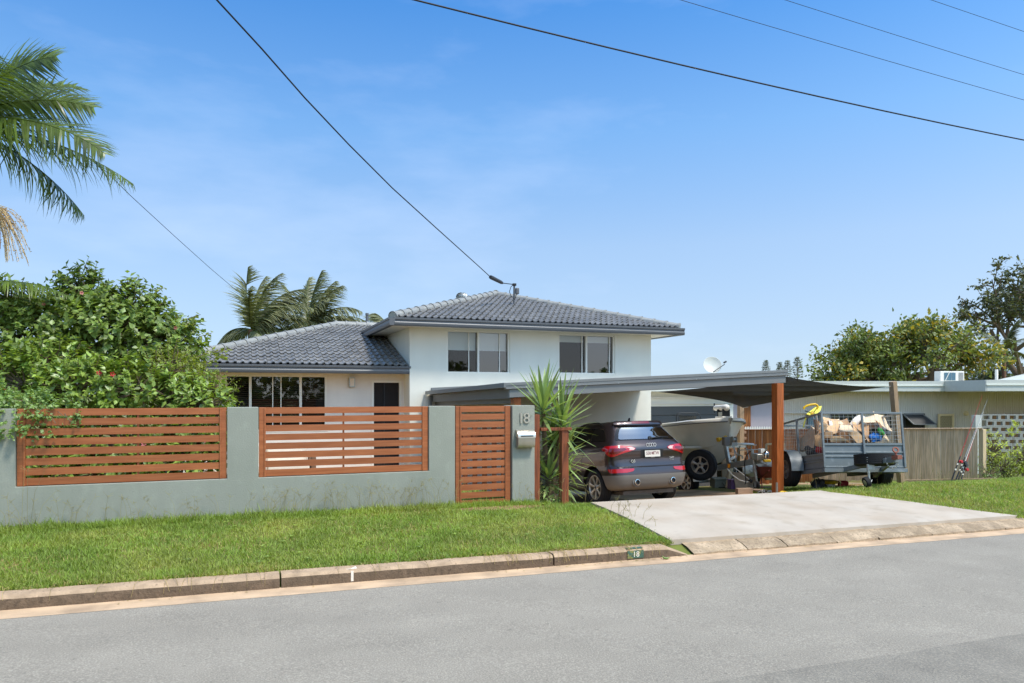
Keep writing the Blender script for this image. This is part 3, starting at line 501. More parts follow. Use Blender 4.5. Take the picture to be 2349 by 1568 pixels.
def window(rect, y, mull, blind, bars, fw=0.045):
    a, b, c, d = rect; m = MB()
    m.box(a - .012, b + .012, y - .022, y + .09, d - fw, d + .005); m.box(a - .03, b + .03, y - .04, y + .09, c - .025, c + fw * .8)
    m.box(a - .012, a + fw, y - .022, y + .09, c + fw * .8, d - fw); m.box(b - fw, b + .012, y - .022, y + .09, c + fw * .8, d - fw)
    for x, wd in mull: m.box(x - wd / 2, x + wd / 2, y - .015, y + .08, c + fw * .8, d - fw)
    wv = part('window', m, MAT['winframe'], house, world=True, bevel=.003)
    xs_ = [a + fw] + [x for x, wd in mull] + [b - fw]; m = None
    for i in range(len(xs_) - 1):
        m = MB(); m.add([(xs_[i], y + .055, c), (xs_[i + 1], y + .055, c), (xs_[i + 1], y + .055, d), (xs_[i], y + .055, d)], [(0, 1, 2, 3)]); part('pane', m, MAT['glass_refl' if i % 2 else 'glass'], wv, world=True)
    for x in bars:
        m = MB(); m.box(x - .011, x + .011, y + .02, y + .05, c + fw * .8, d - fw); part('sash_bar', m, MAT['winframe'], wv, world=True)
    return wv
a, b, c, d = U1; xm = a + .5 * (b - a)
w1 = window(U1, BY + .05, [(xm, .05)], 0, [a + .355 * (b - a), a + .845 * (b - a)])
a, b, c, d = U2; xm = a + .5 * (b - a)
w2 = window(U2, BY + .05, [(xm, .05)], 0, [a + .43 * (b - a), a + .92 * (b - a)])
for (rc, wv, drop) in ((U1, w1, .46), (U2, w2, .20)):
    a, b, c, d = rc
    for k in range(2):
        m = MB(); x0, x1 = (a + .05, (a + b) / 2 - .03) if k == 0 else ((a + b) / 2 + .03, b - .05)
        m.box(x0, x1, BY + .20, BY + .205, d - drop * (d - c), d - .02); part('roller_blind', m, MAT['blind_white'], wv, world=True)
w3 = window(LW, WY + .03, [(LW[0] + .57, .06), (LW[0] + 1.725, .06)], 0, [LW[0] + 1.08, LW[0] + 1.27], 0.05)
# timber venetian blinds: fine slats, joined
m = MB(); z = LW[3] - .09
while z > LW[2] + .05:
    for xa, xb in ((LW[0] + .06, LW[0] + .54), (LW[0] + .61, LW[0] + 1.69), (LW[0] + 1.76, LW[1] - .06)):
        m.add([(xa, WY + .15, z), (xb, WY + .15, z), (xb, WY + .185, z + .022), (xa, WY + .185, z + .022)], [(0, 1, 2, 3)])
    z -= 0.047
tag(part('venetian_blind', m, MAT['blind_dark'], w3, world=True), kind='stuff')
# front door
m = MB(); m.box(DR[0] + .05, DR[1] - .05, WY + .06, WY + .1, DR[2], DR[3] - .05); dr = part('front_door', m, MAT['door'], house, world=True, bevel=.004)
m = MB(); m.box(DR[0], DR[0] + .055, WY - .012, WY + .12, DR[2], DR[3]); m.box(DR[1] - .055, DR[1], WY - .012, WY + .12, DR[2], DR[3]); m.box(DR[0] + .055, DR[1] - .055, WY - .012, WY + .12, DR[3] - .055, DR[3])
part('door_frame', m, MAT['winframe'], dr, world=True)
m = MB(); m.box(DR[0] + .32, DR[0] + .345, WY + .045, WY + .06, DR[2] + .05, DR[3] - .06); part('door_stile', m, MAT['black'], dr, world=True)
m = MB(); m.lathe([(.012, 0), (.016, .02), (.0, .03)], Matrix.Translation((3.66, WY + .06, 1.35)) @ Matrix.Rotation(R(90), 4, 'X'), 12); part('handle', m, MAT['chrome'], dr, world=True)
m = MB(); p = at_Y(800, 866, WY); q = at_Y(813, 889, WY); m.box(p.x, q.x, WY - .10, WY - .002, q.z, p.z); wl = part('wall_light', m, MAT['galv'], house, world=True, bevel=.006)
m = MB(); m.box(p.x + .02, q.x - .02, WY - .106, WY - .1, q.z + .03, p.z - .03); part('lamp_lens', m, MAT['cushion'], wl, world=True)

# roofs: eave rectangle, pitch; front slope gets individually laid tiles
PITCH = math.tan(R(17.3))
TW, TE = 0.33, 0.32                       # tile width, exposed length
def tile_geo():                           # local: x across, y up the slope, z normal. Two rolls per tile.
    xs_ = []; 
    for k in range(2):
        o_ = k * TW / 2
        xs_ += [(o_, 0.004), (o_ + .055, 0.0), (o_ + .085, 0.012), (o_ + .105, .034), (o_ + .125, .040), (o_ + .145, .034), (o_ + .160, .012)]
    xs_.append((TW, 0.004)); return xs_
TG = tile_geo()
def tile_mb():
    m = MB(); lip = 0.030
    f = [(x, 0.0, z + lip) for x, z in TG]; b = [(x, TE + .03, z + 0.0) for x, z in TG]; u = [(x, 0.004, z + lip - .026) for x, z in TG]
    n = len(TG)
    m.add(f + b, [(i, i + 1, n + i + 1, n + i) for i in range(n - 1)]); m.add(u + f, [(i, i + 1, n + i + 1, n + i) for i in range(n - 1)])
    return m
tile_me = tile_mb().mesh('roof_tile', MAT['tile'], 40)
def roof_front(root, x0, x1, y0, z0, left_hip, right_clip, ymax, holes=()):
    """front slope rising from the eave (x0..x1 at y0, z0); left_hip / right_clip: functions giving x limits at a given plan distance up the slope"""
    ang = math.atan(PITCH); base = ROOTS[rootof(root).name].translation
    ca, sa = math.cos(ang), math.sin(ang); nrow = int((ymax - y0) / ca / TE) + 1; cnt = 0
    for r_ in range(nrow):
        s0 = r_ * TE; d0 = s0 * ca; off = 0.0
        xa, xb = left_hip(d0), right_clip(d0); k0 = math.floor((xa - x0 - off) / TW) - 1
        for k in range(k0, int((xb - x0) / TW) + 2):
            tx = x0 + off + k * TW
            if tx + TW < xa or tx > xb: continue
            dmax = d0 + (TE + .03) * ca
            full = tx >= max(left_hip(d0), left_hip(dmax)) and tx + TW <= min(right_clip(d0), right_clip(dmax)) and dmax <= ymax - y0
            M4 = Matrix.Translation((tx, y0 + d0, z0 + d0 * PITCH + .005)) @ Matrix.Rotation(ang, 4, 'X')
            if full:
                o = link('roof_tile', tile_me, root, (M4.translation - base) + Vector((random.uniform(-.004, .004), 0, random.uniform(-.003, .005))), (ang + random.uniform(-.012, .006), 0, random.uniform(-.009, .009))); cnt += 1
            else:
                bm = bmesh.new(); t = tile_mb(); vv = [bm.verts.new(M4 @ Vector(p)) for p in t.v]
                for f in t.f: bm.faces.new([vv[i] for i in f])
                def cut(co, no):
                    gg = bm.verts[:] + bm.edges[:] + bm.faces[:]
                    if gg: bmesh.ops.bisect_plane(bm, geom=gg, plane_co=co, plane_no=no, clear_outer=True)
                sl = (left_hip(1.0) - left_hip(0.0)); cut((left_hip(0), y0, 0), (-1, sl, 0))
                sr = (right_clip(1.0) - right_clip(0.0)); cut((right_clip(0), y0, 0), (1, -sr, 0))
                cut((0, ymax, 0), (0, 1, 0))
                if len(bm.faces) > 2:
                    bmesh.ops.transform(bm, matrix=Matrix.Translation(-base), verts=bm.verts)
                    me = bpy.data.meshes.new('roof_tile'); bm.to_mesh(me); me.materials.append(MAT['tile'])
                    me.polygons.foreach_set('use_smooth', [True] * len(me.polygons)); me.set_sharp_from_angle(angle=R(40))
                    link('roof_tile', me, root); cnt += 1
                bm.free()
    return cnt
def cap_row(root, a, b, n, wd=0.115, flip=False):
    """overlapping barrel caps from a (low) to b (high)"""
    a = Vector(a); b = Vector(b); d = b - a; Ln = d.length / n; base = ROOTS[rootof(root).name].translation
    m = MB(); pts = [(-wd, -.05), (-wd * .95, .0), (-wd * .72, .045), (-wd * .35, .075), (0, .085), (wd * .35, .075), (wd * .72, .045), (wd * .95, 0), (wd, -.05)]
    k = len(pts)
    f0 = [(x * 1.08, 0, z + .022) for x, z in pts]; f1 = [(x * 1.06, .05, z + .020) for x, z in pts]; f2 = [(x * .97, .06, z + .004) for x, z in pts]; f3 = [(x * .93, Ln + .05, z) for x, z in pts]; u = [(x * 1.0, 0.0, z + .004) for x, z in pts]
    m.grid([u, f0, f1, f2, f3]); me = m.mesh('ridge_cap', MAT['cap'], 50)
    q = d.normalized(); yv = q; xv = q.cross(Vector((0, 0, 1))).normalized(); zv = xv.cross(yv)
    rot = Matrix((xv, yv, zv)).transposed().to_euler()
    for i in range(n): link('ridge_cap', me, root, a + d * (i / n) - base, rot)
    # mortar bedding under the caps
    m = MB(); m.tube([a + Vector((0, 0, -.02)), b + Vector((0, 0, -.02))], 0.105, 6); part('bedding', m, MAT['bedding'], root, world=True)
OG = [(0.0, 0.0), (-0.02, 0), (-.02, -.10), (0.0, -.14), (0.0, -.195), (0.10, -.195), (0.115, -.17), (0.118, -.12), (0.105, -.10), (0.105, -.065), (0.128, -.05), (0.132, -.005), (0.12, 0.0), (0.112, -.02), (0.02, -.03)]
# upper roof
EX0, EX1, EY, EZ = 3.42, 11.45, 17.02, 3.585
hx = (EX1 - EX0) / 2; AP = Vector((EX0 + hx, EY + hx, EZ + hx * PITCH)); BK = 27.6
m = MB(); zc = -.02
A_, B_, C_, D_ = (EX0, EY, EZ + zc), (EX1, EY, EZ + zc), (EX1, BK, EZ + zc), (EX0, BK, EZ + zc); P1 = (AP.x, AP.y, AP.z + zc); P2 = (AP.x, BK - hx, AP.z + zc)
m.add([A_, B_, C_, D_, P1, P2], [(0, 1, 4), (1, 2, 5, 4), (2, 3, 5), (3, 0, 4, 5)])
upr = part('upper_roof', m, MAT['tile'], house, world=True)
n1 = roof_front(upr, EX0, EX1, EY - .03, EZ + .005, lambda s: EX0 + s + .02, lambda s: EX1 - s - .02, AP.y)
cap_row(upr, (EX0 - .02, EY - .02, EZ + .05), AP + Vector((0, 0, .055)), 16); cap_row(upr, (EX1 + .02, EY - .02, EZ + .05), AP + Vector((0, 0, .05)), 16)
cap_row(upr, AP + Vector((0, -.05, .06)), (P2[0], P2[1], AP.z + .06), 4)
m = MB(); m.extr(OG, (EX0 - .005, EY - .0, EZ + .005), (EX1 + .12, EY - .0, EZ + .005)); part('gutter', m, MAT['gutter_metal'], house, world=True, smooth=30)
m = MB(); m.extr(OG, (EX0 - .0, BK, EZ + .005), (EX0 - .0, EY - .132, EZ + .005)); part('gutter', m, MAT['gutter_metal'], house, world=True, smooth=30)
m = MB(); m.box(EX1 - .005, EX1 + .13, EY, BK, EZ - .19, EZ + .005); part('gutter', m, MAT['gutter_metal'], house, world=True)
m = MB(); m.box(EX0 + .004, EX1 - .006, EY + .004, BK - .1, BT - .012, BT + .012); part('soffit', m, MAT['soffit'], house, world=True)
# lower roof
GX0, GX1, GY, GZ = -1.72, BX0, 17.62, 2.44
hd = 4.42; PK = Vector((GX0 + hd, GY + hd, GZ + hd * PITCH))
m = MB(); z2 = GZ - .02; pz = PK.z - .02
m.add([(GX0, GY, z2), (GX1, GY, z2), (GX1, PK.y, pz), (PK.x, PK.y, pz), (GX0, GY + 2 * hd, z2), (GX1, GY + 2 * hd, z2)], [(0, 1, 2, 3), (0, 3, 4), (4, 3, 2, 5)])
lwr = part('lower_roof', m, MAT['tile'], house, world=True)
n2 = roof_front(lwr, GX0, GX1, GY - .03, GZ + .005, lambda s: GX0 + s + .02, lambda s: GX1 - .004, PK.y)
print('tiles', n1, n2)
cap_row(lwr, (GX0 - .02, GY - .02, GZ + .05), PK + Vector((0, 0, .05)), 17); cap_row(lwr, PK + Vector((-.04, 0, .055)), (GX1 - .01, PK.y, PK.z + .055), 4)
m = MB(); m.extr(OG, (GX0 - .13, GY, GZ + .005), (GX1 + .03, GY, GZ + .005)); part('gutter', m, MAT['gutter_metal'], house, world=True, smooth=30)
m = MB(); m.extr(OG, (GX0, GY + 2 * hd, GZ + .005), (GX0, GY - .1, GZ + .005)); part('gutter', m, MAT['gutter_metal'], house, world=True, smooth=30)
m = MB(); m.box(GX0 + .004, GX1 - .002, GY + .004, WY + .1, WT - .035, WT - .012); part('soffit', m, MAT['soffit'], house, world=True)
# roof fittings
m = MB(); vp = at_Y(1060, 681, 20.6); rz = EZ + (22.0 - EY) * 0
prof = [(.05, -.25), (.09, -.2), (.09, -.12), (.17, -.1)]
m.lathe([(.10, -.45), (.10, -.13), (.15, -.10)], Matrix.Translation(vp), 16); tv = part('turbine_vent', m, MAT['galv'], upr, world=True, smooth=40)
for k in range(16):
    a = 2 * math.pi * k / 16; m = MB(); rows = []
    for t in range(7):
        ph = R(-80 + t * 160 / 6); rad = .17 * math.cos(ph * .92); tw = a + ph * .45
        rows.append([vp + Vector((rad * math.cos(tw + dl), rad * math.sin(tw + dl), .115 * math.sin(ph))) * (1 + e) for dl, e in ((-.16, 0.0), (.0, .0), (.17, .0))])
        rows[-1][2] = vp + (rows[-1][2] - vp) * 1.09
    m.grid(rows); part('vane', m, MAT['galv'], tv, world=True, smooth=60)
m = MB(); vp2 = at_Y(842, 745, 23.5); m.tube([vp2 - Vector((0, 0, .45)), vp2 + Vector((0, 0, .33))], .045, 12); m.tube([vp2 + Vector((0, 0, .30)), vp2 + Vector((0, 0, .37))], .055, 12); part('vent_pipe', m, MAT['gutter_metal'], lwr, world=True, smooth=40)
# garage wing
garage = thing('garage', 'low rendered garage with wide charcoal panel door behind the boat', 'garage', (12.8, 19.2, -1.2))
GD = (11.0, 14.66, -1.22, 1.37)
m = MB(); wall_with_holes(m, 10.87, 15.0, -1.5, 1.83, 19.2, [GD], .2); m.add([(15.0, 19.2, -1.5), (15.0, 25, -1.5), (15.0, 25, 1.83), (15.0, 19.2, 1.83)], [(0, 1, 2, 3)]); part('wall', m, MAT['housewall'], garage, world=True)
m = MB(); m.box(10.87, 14.95, 19.14, 19.195, 1.62, 1.66); m.box(10.87, 14.95, 19.15, 19.195, 1.44, 1.47); part('head_trim', m, MAT['soffit'], garage, world=True)
m = MB(); m.box(10.87, 15.3, 18.75, 25.2, 1.835, 1.90); part('roof', m, MAT['roofsheet'], garage, world=True)
m = MB(); m.box(14.68, 14.90, 19.08, 19.19, -1.3, 1.40); part('corner_post', m, MAT['whitepaint'], garage, world=True)
npn = 9; ph = (GD[3] - GD[2]) / npn
for k in range(npn):
    m = MB(); m.box(GD[0] + .01, GD[1] - .01, 19.24, 19.28, GD[2] + k * ph + .008, GD[2] + (k + 1) * ph - .008); part('door_panel', m, MAT['garage'], garage, world=True, bevel=.008)
m = MB(); m.box(GD[0], GD[1], 19.285, 19.3, GD[2], GD[3]); part('door_backing', m, MAT['midgrey'], garage, world=True)

# ---------------------------------------------------------------- carport
cp = thing('carport', 'grey steel carport with deep fascia and hardwood posts over the car', 'carport', (7.2, 11.5, -0.3))
CX0, CX1, CYF, CYB = 4.37, 10.55, 11.8, 17.46
def cz(x, y): return 1.942 + (x - CX0) / 6.18 * 0.304 - (y - CYF) * 0.022
def slopebeam(m, x0, x1, y0, y1, d0, d1):   # slab hung from the roof plane, top d0 and bottom d1 below it
    vv = [(x, y, cz(x, y) - d) for d in (d1, d0) for y in (y0, y1) for x in (x0, x1)]
    m.add(vv, [(0, 2, 3, 1), (4, 5, 7, 6), (0, 1, 5, 4), (1, 3, 7, 5), (3, 2, 6, 7), (2, 0, 4, 6)])
m = MB(); slopebeam(m, CX0 + .02, CX1 - .01, CYF + .03, CYB, .035, .06); rf = part('roof_sheet', m, MAT['beam_metal'], cp, world=True)
m = MB()
for k in range(24):
    x = CX0 + .2 + k * .245; slopebeam(m, x, x + .03, CYF + .04, CYB, .002, .04)
tag(part('roof_rib', m, MAT['beam_metal'], rf, world=True), kind='stuff')
m = MB(); slopebeam(m, CX0 - .02, CX1 + .02, CYF - .03, CYF + .03, -.01, .045); slopebeam(m, CX0 - .02, CX1 + .02, CYF - .022, CYF + .03, .045, .085); slopebeam(m, CX0 - .02, CX1 + .02, CYF - .045, CYF + .03, .085, .105); part('barge_cap', m, MAT['beam_metal'], cp, world=True, bevel=.004)
m = MB(); slopebeam(m, CX0 + .06, CX1 - .03, CYF - .012, CYF + .07, .105, .255); part('front_beam', m, MAT['beam_metal'], cp, world=True, bevel=.003)
m = MB(); slopebeam(m, CX0 - .06, CX0 - .02, CYF - .05, CYB, -.012, .075); slopebeam(m, CX0 - .02, CX0 + .02, CYF + .03, CYB, .0, .02); part('side_gutter', m, MAT['beam_metal'], cp, world=True, bevel=.003)
m = MB(); slopebeam(m, CX0 + .10, CX0 + .17, CYF + .08, CYB, .09, .27); part('side_beam', m, MAT['beam_dark'], cp, world=True, bevel=.003)
m = MB(); slopebeam(m, CX0 + .2, CX0 + .26, CYF + .08, CYB, .2, .36); part('inner_beam', m, MAT['beam_dark'], cp, world=True)
m = MB(); slopebeam(m, CX1 - .10, CX1 - .03, CYF + .08, CYB, .09, .27); part('side_beam', m, MAT['beam_dark'], cp, world=True)
for x0, wd, y0 in ((4.54, .14, 11.86), (10.225, .17, 11.70)):
    m = MB(); zt = cz(x0, y0) - .257; m.box(x0, x0 + wd, y0, y0 + .165, g(x0, y0) - .1, zt); part('post', m, MAT['hardwood2'], cp, world=True, bevel=.005)
m = MB(); m.box(CX0 + .02, CX0 + .09, CYB - .12, CYB - .02, -.5, 1.72); part('downpipe', m, MAT['beam_metal'], cp, world=True, bevel=.01)
# bolts in the fascia
for k in range(7):
    x = CX0 + .5 + k * .86; m = MB(); m.lathe([(.009, 0), (.008, .006), (0, .008)], Matrix.Translation((x, CYF - .046, cz(x, CYF) - .095)) @ Matrix.Rotation(R(90), 4, 'X'), 8); part('bolt', m, MAT['galv'], cp, world=True)
# upstand flashing where the roof meets the house wall
m = MB(); slopebeam(m, CX0 + .1, BX1, CYB - .01, CYB + .035, -.09, .03); part('flashing', m, MAT['beam_metal'], cp, world=True)
# ---------------------------------------------------------------- wheels (shared builder)
def wheel(parent, loc, axis, r, wd, rim_r, spokes, rim_mat='silver', name='wheel', tread=True, twist=0.0):
    """axis: outward direction of the wheel's visible face, in the parent's frame"""
    ax = Vector(axis).normalized(); q = ax.to_track_quat('Z', 'Y').to_matrix().to_4x4(); T = Matrix.Translation(Vector(loc)) @ q
    m = MB(); h = wd / 2; prof = [(rim_r, -h * .8), (rim_r + .02, -h * .92), (r - .07, -h), (r - .025, -h * .93), (r - .006, -h * .78)]
    if tread:
        for k in range(5):
            a = -h * .72 + k * h * .36
            prof += [(r, a), (r, a + h * .26), (r - .010, a + h * .27), (r - .010, a + h * .35)]
        prof = prof[:-2]
    prof += [(r - .006, h * .78), (r - .025, h * .93), (r - .07, h), (rim_r + .02, h * .92), (rim_r, h * .8)]
    m.lathe(prof, T, 40, close=True); ty = part(name, m, MAT['blackrubber'], parent, smooth=35)
    m = MB(); fz = h * .78
    m.lathe([(rim_r - .005, -h * .7), (rim_r + .004, fz), (rim_r + .004, fz + .012), (rim_r - .012, fz + .012), (rim_r - .022, fz - .02), (rim_r - .03, -h * .7)], T, 36, close=True)
    m.lathe([(.0, fz - .005), (.05, fz - .005), (.075, fz - .03), (.075, fz - .07), (0, fz - .07)], T, 20)
    for k in range(spokes):
        a = 2 * math.pi * k / spokes + twist; c, s = math.cos(a), math.sin(a); w0, w1 = .030, .022 + rim_r * .06
        pts = []
        for (rad, hw, z) in ((.03, w0 * .8, fz - .012), (.5 * rim_r, w0 * .62, fz - .006), (rim_r - .016, w1, fz + .004)):
            pts.append([T @ Vector((rad * c - e * s, rad * s + e * c, zz)) for e, zz in ((-hw, z - .03), (-hw, z), (0, z + .006), (hw, z), (hw, z - .03))])
        m.grid(pts)
    part('rim', m, MAT[rim_mat], ty, smooth=30)
    m = MB(); m.lathe([(0, fz + .003), (.022, fz + .003), (.026, fz - .01)], T, 14); part('hub_cap', m, MAT['darkgrey'], ty, smooth=30)
    m = MB(); m.lathe([(0, -h * .3), (rim_r - .02, -h * .3), (rim_r - .02, -h * .25), (0, -h * .25)], T, 24); part('brake_backing', m, MAT['black'], ty)
    return ty

# ---------------------------------------------------------------- the parked car
CARX, CARY = 7.06, 11.16
car = thing('car', 'dark grey metallic five door wagon parked nose in under the carport', 'car', (CARX, CARY, cf(11.9) + .085), (-math.atan(0.10), 0, R(4.0))); car.scale = (.90, .90, .955)
SL = [  # z, rear y, half width, corner radius, front y
    (.285, .26, .78, .20, 4.30), (.33, .11, .87, .24, 4.45), (.40, .05, .905, .28, 4.55), (.50, .01, .925, .30, 4.6), (.58, .0, .935, .30, 4.6), (.66, .015, .938, .30, 4.6), (.715, .03, .938, .29, 4.58),
    (.74, .075, .936, .28, 4.57), (.82, .095, .936, .27, 4.55), (.90, .10, .936, .26, 4.52), (.97, .085, .935, .25, 4.45), (1.03, .075, .932, .24, 4.3), (1.08, .085, .925, .24, 3.9), (1.14, .115, .905, .24, 3.55),
    (1.20, .165, .865, .24, 3.42), (1.25, .215, .838, .24, 3.32), (1.35, .315, .785, .24, 3.08), (1.45, .405, .73, .24, 2.84), (1.52, .455, .69, .24, 2.66), (1.555, .465, .665, .24, 2.56), (1.585, .50, .625, .25, 2.45), (1.61, .60, .56, .25, 2.3), (1.63, .78, .44, .22, 2.1), (1.64, 1.0, .28, .14, 1.9)]
SA = np.array(SL)
def slc(z): return [float(np.interp(z, SA[:, 0], SA[:, k])) for k in range(1, 5)]
def SS(q, z, off=0.0):
    """point on the body: |q| 0..1 rear, 1..2 corner, 2..3 flank, 3..4 front corner, 4..5 front; sign = side"""
    y0, w_, r_, y1 = slc(z); sg = -1 if q < 0 else 1; q = abs(q); bow = .055; xf = w_ - r_
    if q <= 1: x = xf * q; y = y0 + bow * q * q
    elif q <= 2:
        a = (q - 1) * math.pi / 2; x = xf + r_ * math.sin(a) ** .9; y = y0 + bow + r_ * 1.05 * (1 - math.cos(a)) ** 1.0
    elif q <= 3:
        t = q - 2; ya, yb = y0 + bow + r_ * 1.05, y1 - .55; x = w_ - .012 * (2 * t - 1) ** 2 + .012; y = ya + (yb - ya) * t
    elif q <= 4:
        a = (q - 3) * math.pi / 2; x = w_ - .45 * (1 - math.cos(a)); y = y1 - .55 + .5 * math.sin(a)
    else: x = (w_ - .45) * (5 - q); y = y1 - .05 + .05 * (q - 4)
    return Vector((sg * x, y, z))
def SN(q, z):
    e = .004; a = SS(q + e, z) - SS(q - e, z); b = SS(q, min(z + e, 1.6399)) - SS(q, max(z - e, .2851)); n = a.cross(b); return n.normalized() * (-1 if n.dot(SS(q, z) - Vector((0, 2.3, .8))) < 0 else 1)
def bodymesh():
    zs_ = []
    for i in range(len(SL) - 1):
        n = max(1, int((SL[i + 1][0] - SL[i][0]) / .03)); zs_ += [SL[i][0] + (SL[i + 1][0] - SL[i][0]) * k / n for k in range(n)]
    zs_.append(1.64); qs = [0, .2, .4, .6, .8, 1, 1.15, 1.3, 1.5, 1.7, 1.85, 2] + [2 + .05 * k for k in range(1, 20)] + [3, 3.3, 3.6, 4, 4.5, 5]
    ring = [-q for q in qs[1:-1]][::-1] + qs; ring = ring[:]       # -4.5 .. 5
    V = [SS(q, z) for z in zs_ for q in ring]; n = len(ring); F = []; mi = []
    for i in range(len(zs_) - 1):
        for k in range(n):
            F.append((i * n + k, i * n + (k + 1) % n, (i + 1) * n + (k + 1) % n, (i + 1) * n + k)); zc = (zs_[i] + zs_[i + 1]) / 2; q = abs(ring[k])
            lim = .575
            mi.append(1 if zc < lim else 0)
    F.append(tuple(range(n))[::-1]); mi.append(1); F.append(tuple(range((len(zs_) - 1) * n, len(zs_) * n))); mi.append(0)
    m = MB(); m.v = [tuple(p) for p in V]; m.f = F; m.m = mi; return m
bo = link('body_shell', bodymesh().mesh('body_shell', [MAT['carpaint'], MAT['cargrey'], MAT['black']]))
cut = MB()
for s in (-1, 1):
    for y in (.90, 3.70): cut.lathe([(.425, 0), (.425, .6)], Matrix.Translation((s * .62, y, .345)) @ Matrix.Rotation(R(90) * s, 4, 'Y'), 40)
co = link('arch_cutter', cut.mesh('arch_cutter', MAT['black']))
bmod = bo.modifiers.new('b', 'BOOLEAN'); bmod.object = co; bmod.operation = 'DIFFERENCE'; bmod.solver = 'EXACT'
bpy.context.view_layer.update(); dgp = bpy.context.evaluated_depsgraph_get()
me = bpy.data.meshes.new_from_object(bo.evaluated_get(dgp)); bpy.data.objects.remove(bo); bpy.data.objects.remove(co)
while len(me.materials) < 3: me.materials.append(MAT['black'])
me.polygons.foreach_set('use_smooth', [True] * len(me.polygons)); me.set_sharp_from_angle(angle=R(42)); me.name = 'body_shell'
body = link('body_shell', me, car)
def patch(name, rows, mat, n=14, off=.004, parent=None, thick=True):
    P = []
    for z, qa, qb in rows:
        P.append([SS(qa + (qb - qa) * k / n, z) + SN(qa + (qb - qa) * k / n, z) * off for k in range(n + 1)])
    m = MB(); m.grid(P)
    return part(name, m, MAT[mat], parent or car, smooth=60)
def densify(rows, k=3):
    o = []
    for i in range(len(rows) - 1):
        for j in range(k): t = j / k; o.append(tuple(a + (b - a) * t for a, b in zip(rows[i], rows[i + 1])))
    return o + [rows[-1]]
# glazing
win = patch('rear_window', densify([(1.235, -1.30, 1.30), (1.26, -1.36, 1.36), (1.35, -1.30, 1.30), (1.45, -1.22, 1.22), (1.515, -1.1, 1.1)]), 'black_gloss', 24, .003)
patch('pane', densify([(1.25, -1.08, 1.08), (1.265, -1.16, 1.16), (1.35, -1.12, 1.12), (1.45, -1.04, 1.04), (1.488, -.95, .95)]), 'glass_car', 24, .008, win)
for s in (-1, 1):
    r3 = [(1.24, s * 1.98, s * 2.22), (1.30, s * 1.92, s * 2.23), (1.40, s * 1.93, s * 2.24), (1.47, s * 2.02, s * 2.25), (1.495, s * 2.12, s * 2.25)]
    sw = patch('side_window', densify([(z, a - s * .03, b) for z, a, b in r3]), 'chrome', 8, .002); patch('pane', densify(r3), 'black_gloss', 8, .007, sw)
    r3 = [(1.22, s * 2.26, s * 2.55), (1.35, s * 2.26, s * 2.56), (1.50, s * 2.27, s * 2.57)]
    sw = patch('side_window', densify(r3), 'black_gloss', 8, .006)
    r3 = [(1.20, s * 2.58, s * 2.86), (1.35, s * 2.585, s * 2.84), (1.50, s * 2.59, s * 2.78)]
    sw = patch('side_window', densify(r3), 'black_gloss', 8, .006)
    # lamps
    tl = patch('tail_lamp', densify([(.935, s * 1.42, s * 1.60), (.97, s * 1.15, s * 1.80), (1.01, s * .85, s * 1.95), (1.045, s * .62, s * 2.02), (1.075, s * .56, s * 2.04), (1.11, s * .70, s * 2.02), (1.135, s * 1.0, s * 1.98)]), 'red_lamp', 20, .010)
    patch('lamp_segment', densify([(.985, s * 1.25, s * 1.66), (1.03, s * .98, s * 1.72), (1.06, s * .86, s * 1.7), (1.085, s * .90, s * 1.6)]), 'red_lamp_dark', 14, .0135, tl)
    patch('lamp_lens', densify([(1.045, s * .63, s * .78), (1.075, s * .59, s * .76), (1.10, s * .70, s * .86)]), 'lamp_clear', 5, .0135, tl)
    patch('reflector', densify([(.625, s * 1.02, s * 1.72), (.65, s * .80, s * 1.80), (.685, s * .74, s * 1.84), (.70, s * .76, s * 1.84)]), 'red_lamp', 16, .008)
    # exhaust
    p = SS(s * .70, .44); m = MB(); m.lathe([(.058, -.12), (.058, .035), (.049, .038), (.046, -.02), (.046, -.12)], Matrix.Translation(p + Vector((0, -.012, 0))) @ Matrix.Rotation(R(90), 4, 'X'), 24); ex = part('exhaust_tip', m, MAT['chrome'], car, smooth=40)
    m = MB(); m.lathe([(.0, .012), (.047, .012), (.047, -.02)], Matrix.Translation(p + Vector((0, -.005, 0))) @ Matrix.Rotation(R(90), 4, 'X'), 20); part('exhaust_bore', m, MAT['black'], ex)
    m = MB(); m.lathe([(.10, -.06), (.085, .008), (.062, .012), (.060, -.05)], Matrix.Translation(p) @ Matrix.Rotation(R(90), 4, 'X'), 28); part('exhaust_surround', m, MAT['cargrey'], ex, smooth=50)
    # roof rail, mirror
    P = [SS(s * (2.02 + .8 * t), 1.585 - .05 * (2 * t - 1) ** 4) + Vector((s * .02 * (1 if abs(2 * t - 1) < .9 else 0), 0, .035 - .03 * (2 * t - 1) ** 6)) for t in [k / 12 for k in range(13)]]
    m = MB(); m.tube(P, .014, 8); part('roof_rail', m, MAT['black'], car, smooth=60)
    m = MB(); m.lathe([(0, -.09), (.05, -.085), (.075, -.03), (.07, .05), (.03, .09), (0, .095)], Matrix.Translation((s * 1.02, 2.75, 1.22)) @ Matrix.Rotation(R(90), 4, 'Y'), 14); part('door_mirror', m, MAT['carpaint'], car, smooth=60)
    # shut lines
    for qq in (2.245, 2.57):
        patch('shut_line', [(z, s * qq, s * (qq + .004)) for z in [.5 + .05 * k for k in range(15)]], 'black', 1, .002)
    patch('door_handle', densify([(1.06, s * 2.30, s * 2.36), (1.085, s * 2.30, s * 2.36)]), 'carpaint', 4, .03)
    patch('bumper_seam', [(.71 + .012 * k, s * (1.0 + .09 * k), s * (1.0 + .09 * k) + s * .02) for k in range(9)], 'black', 1, .003)
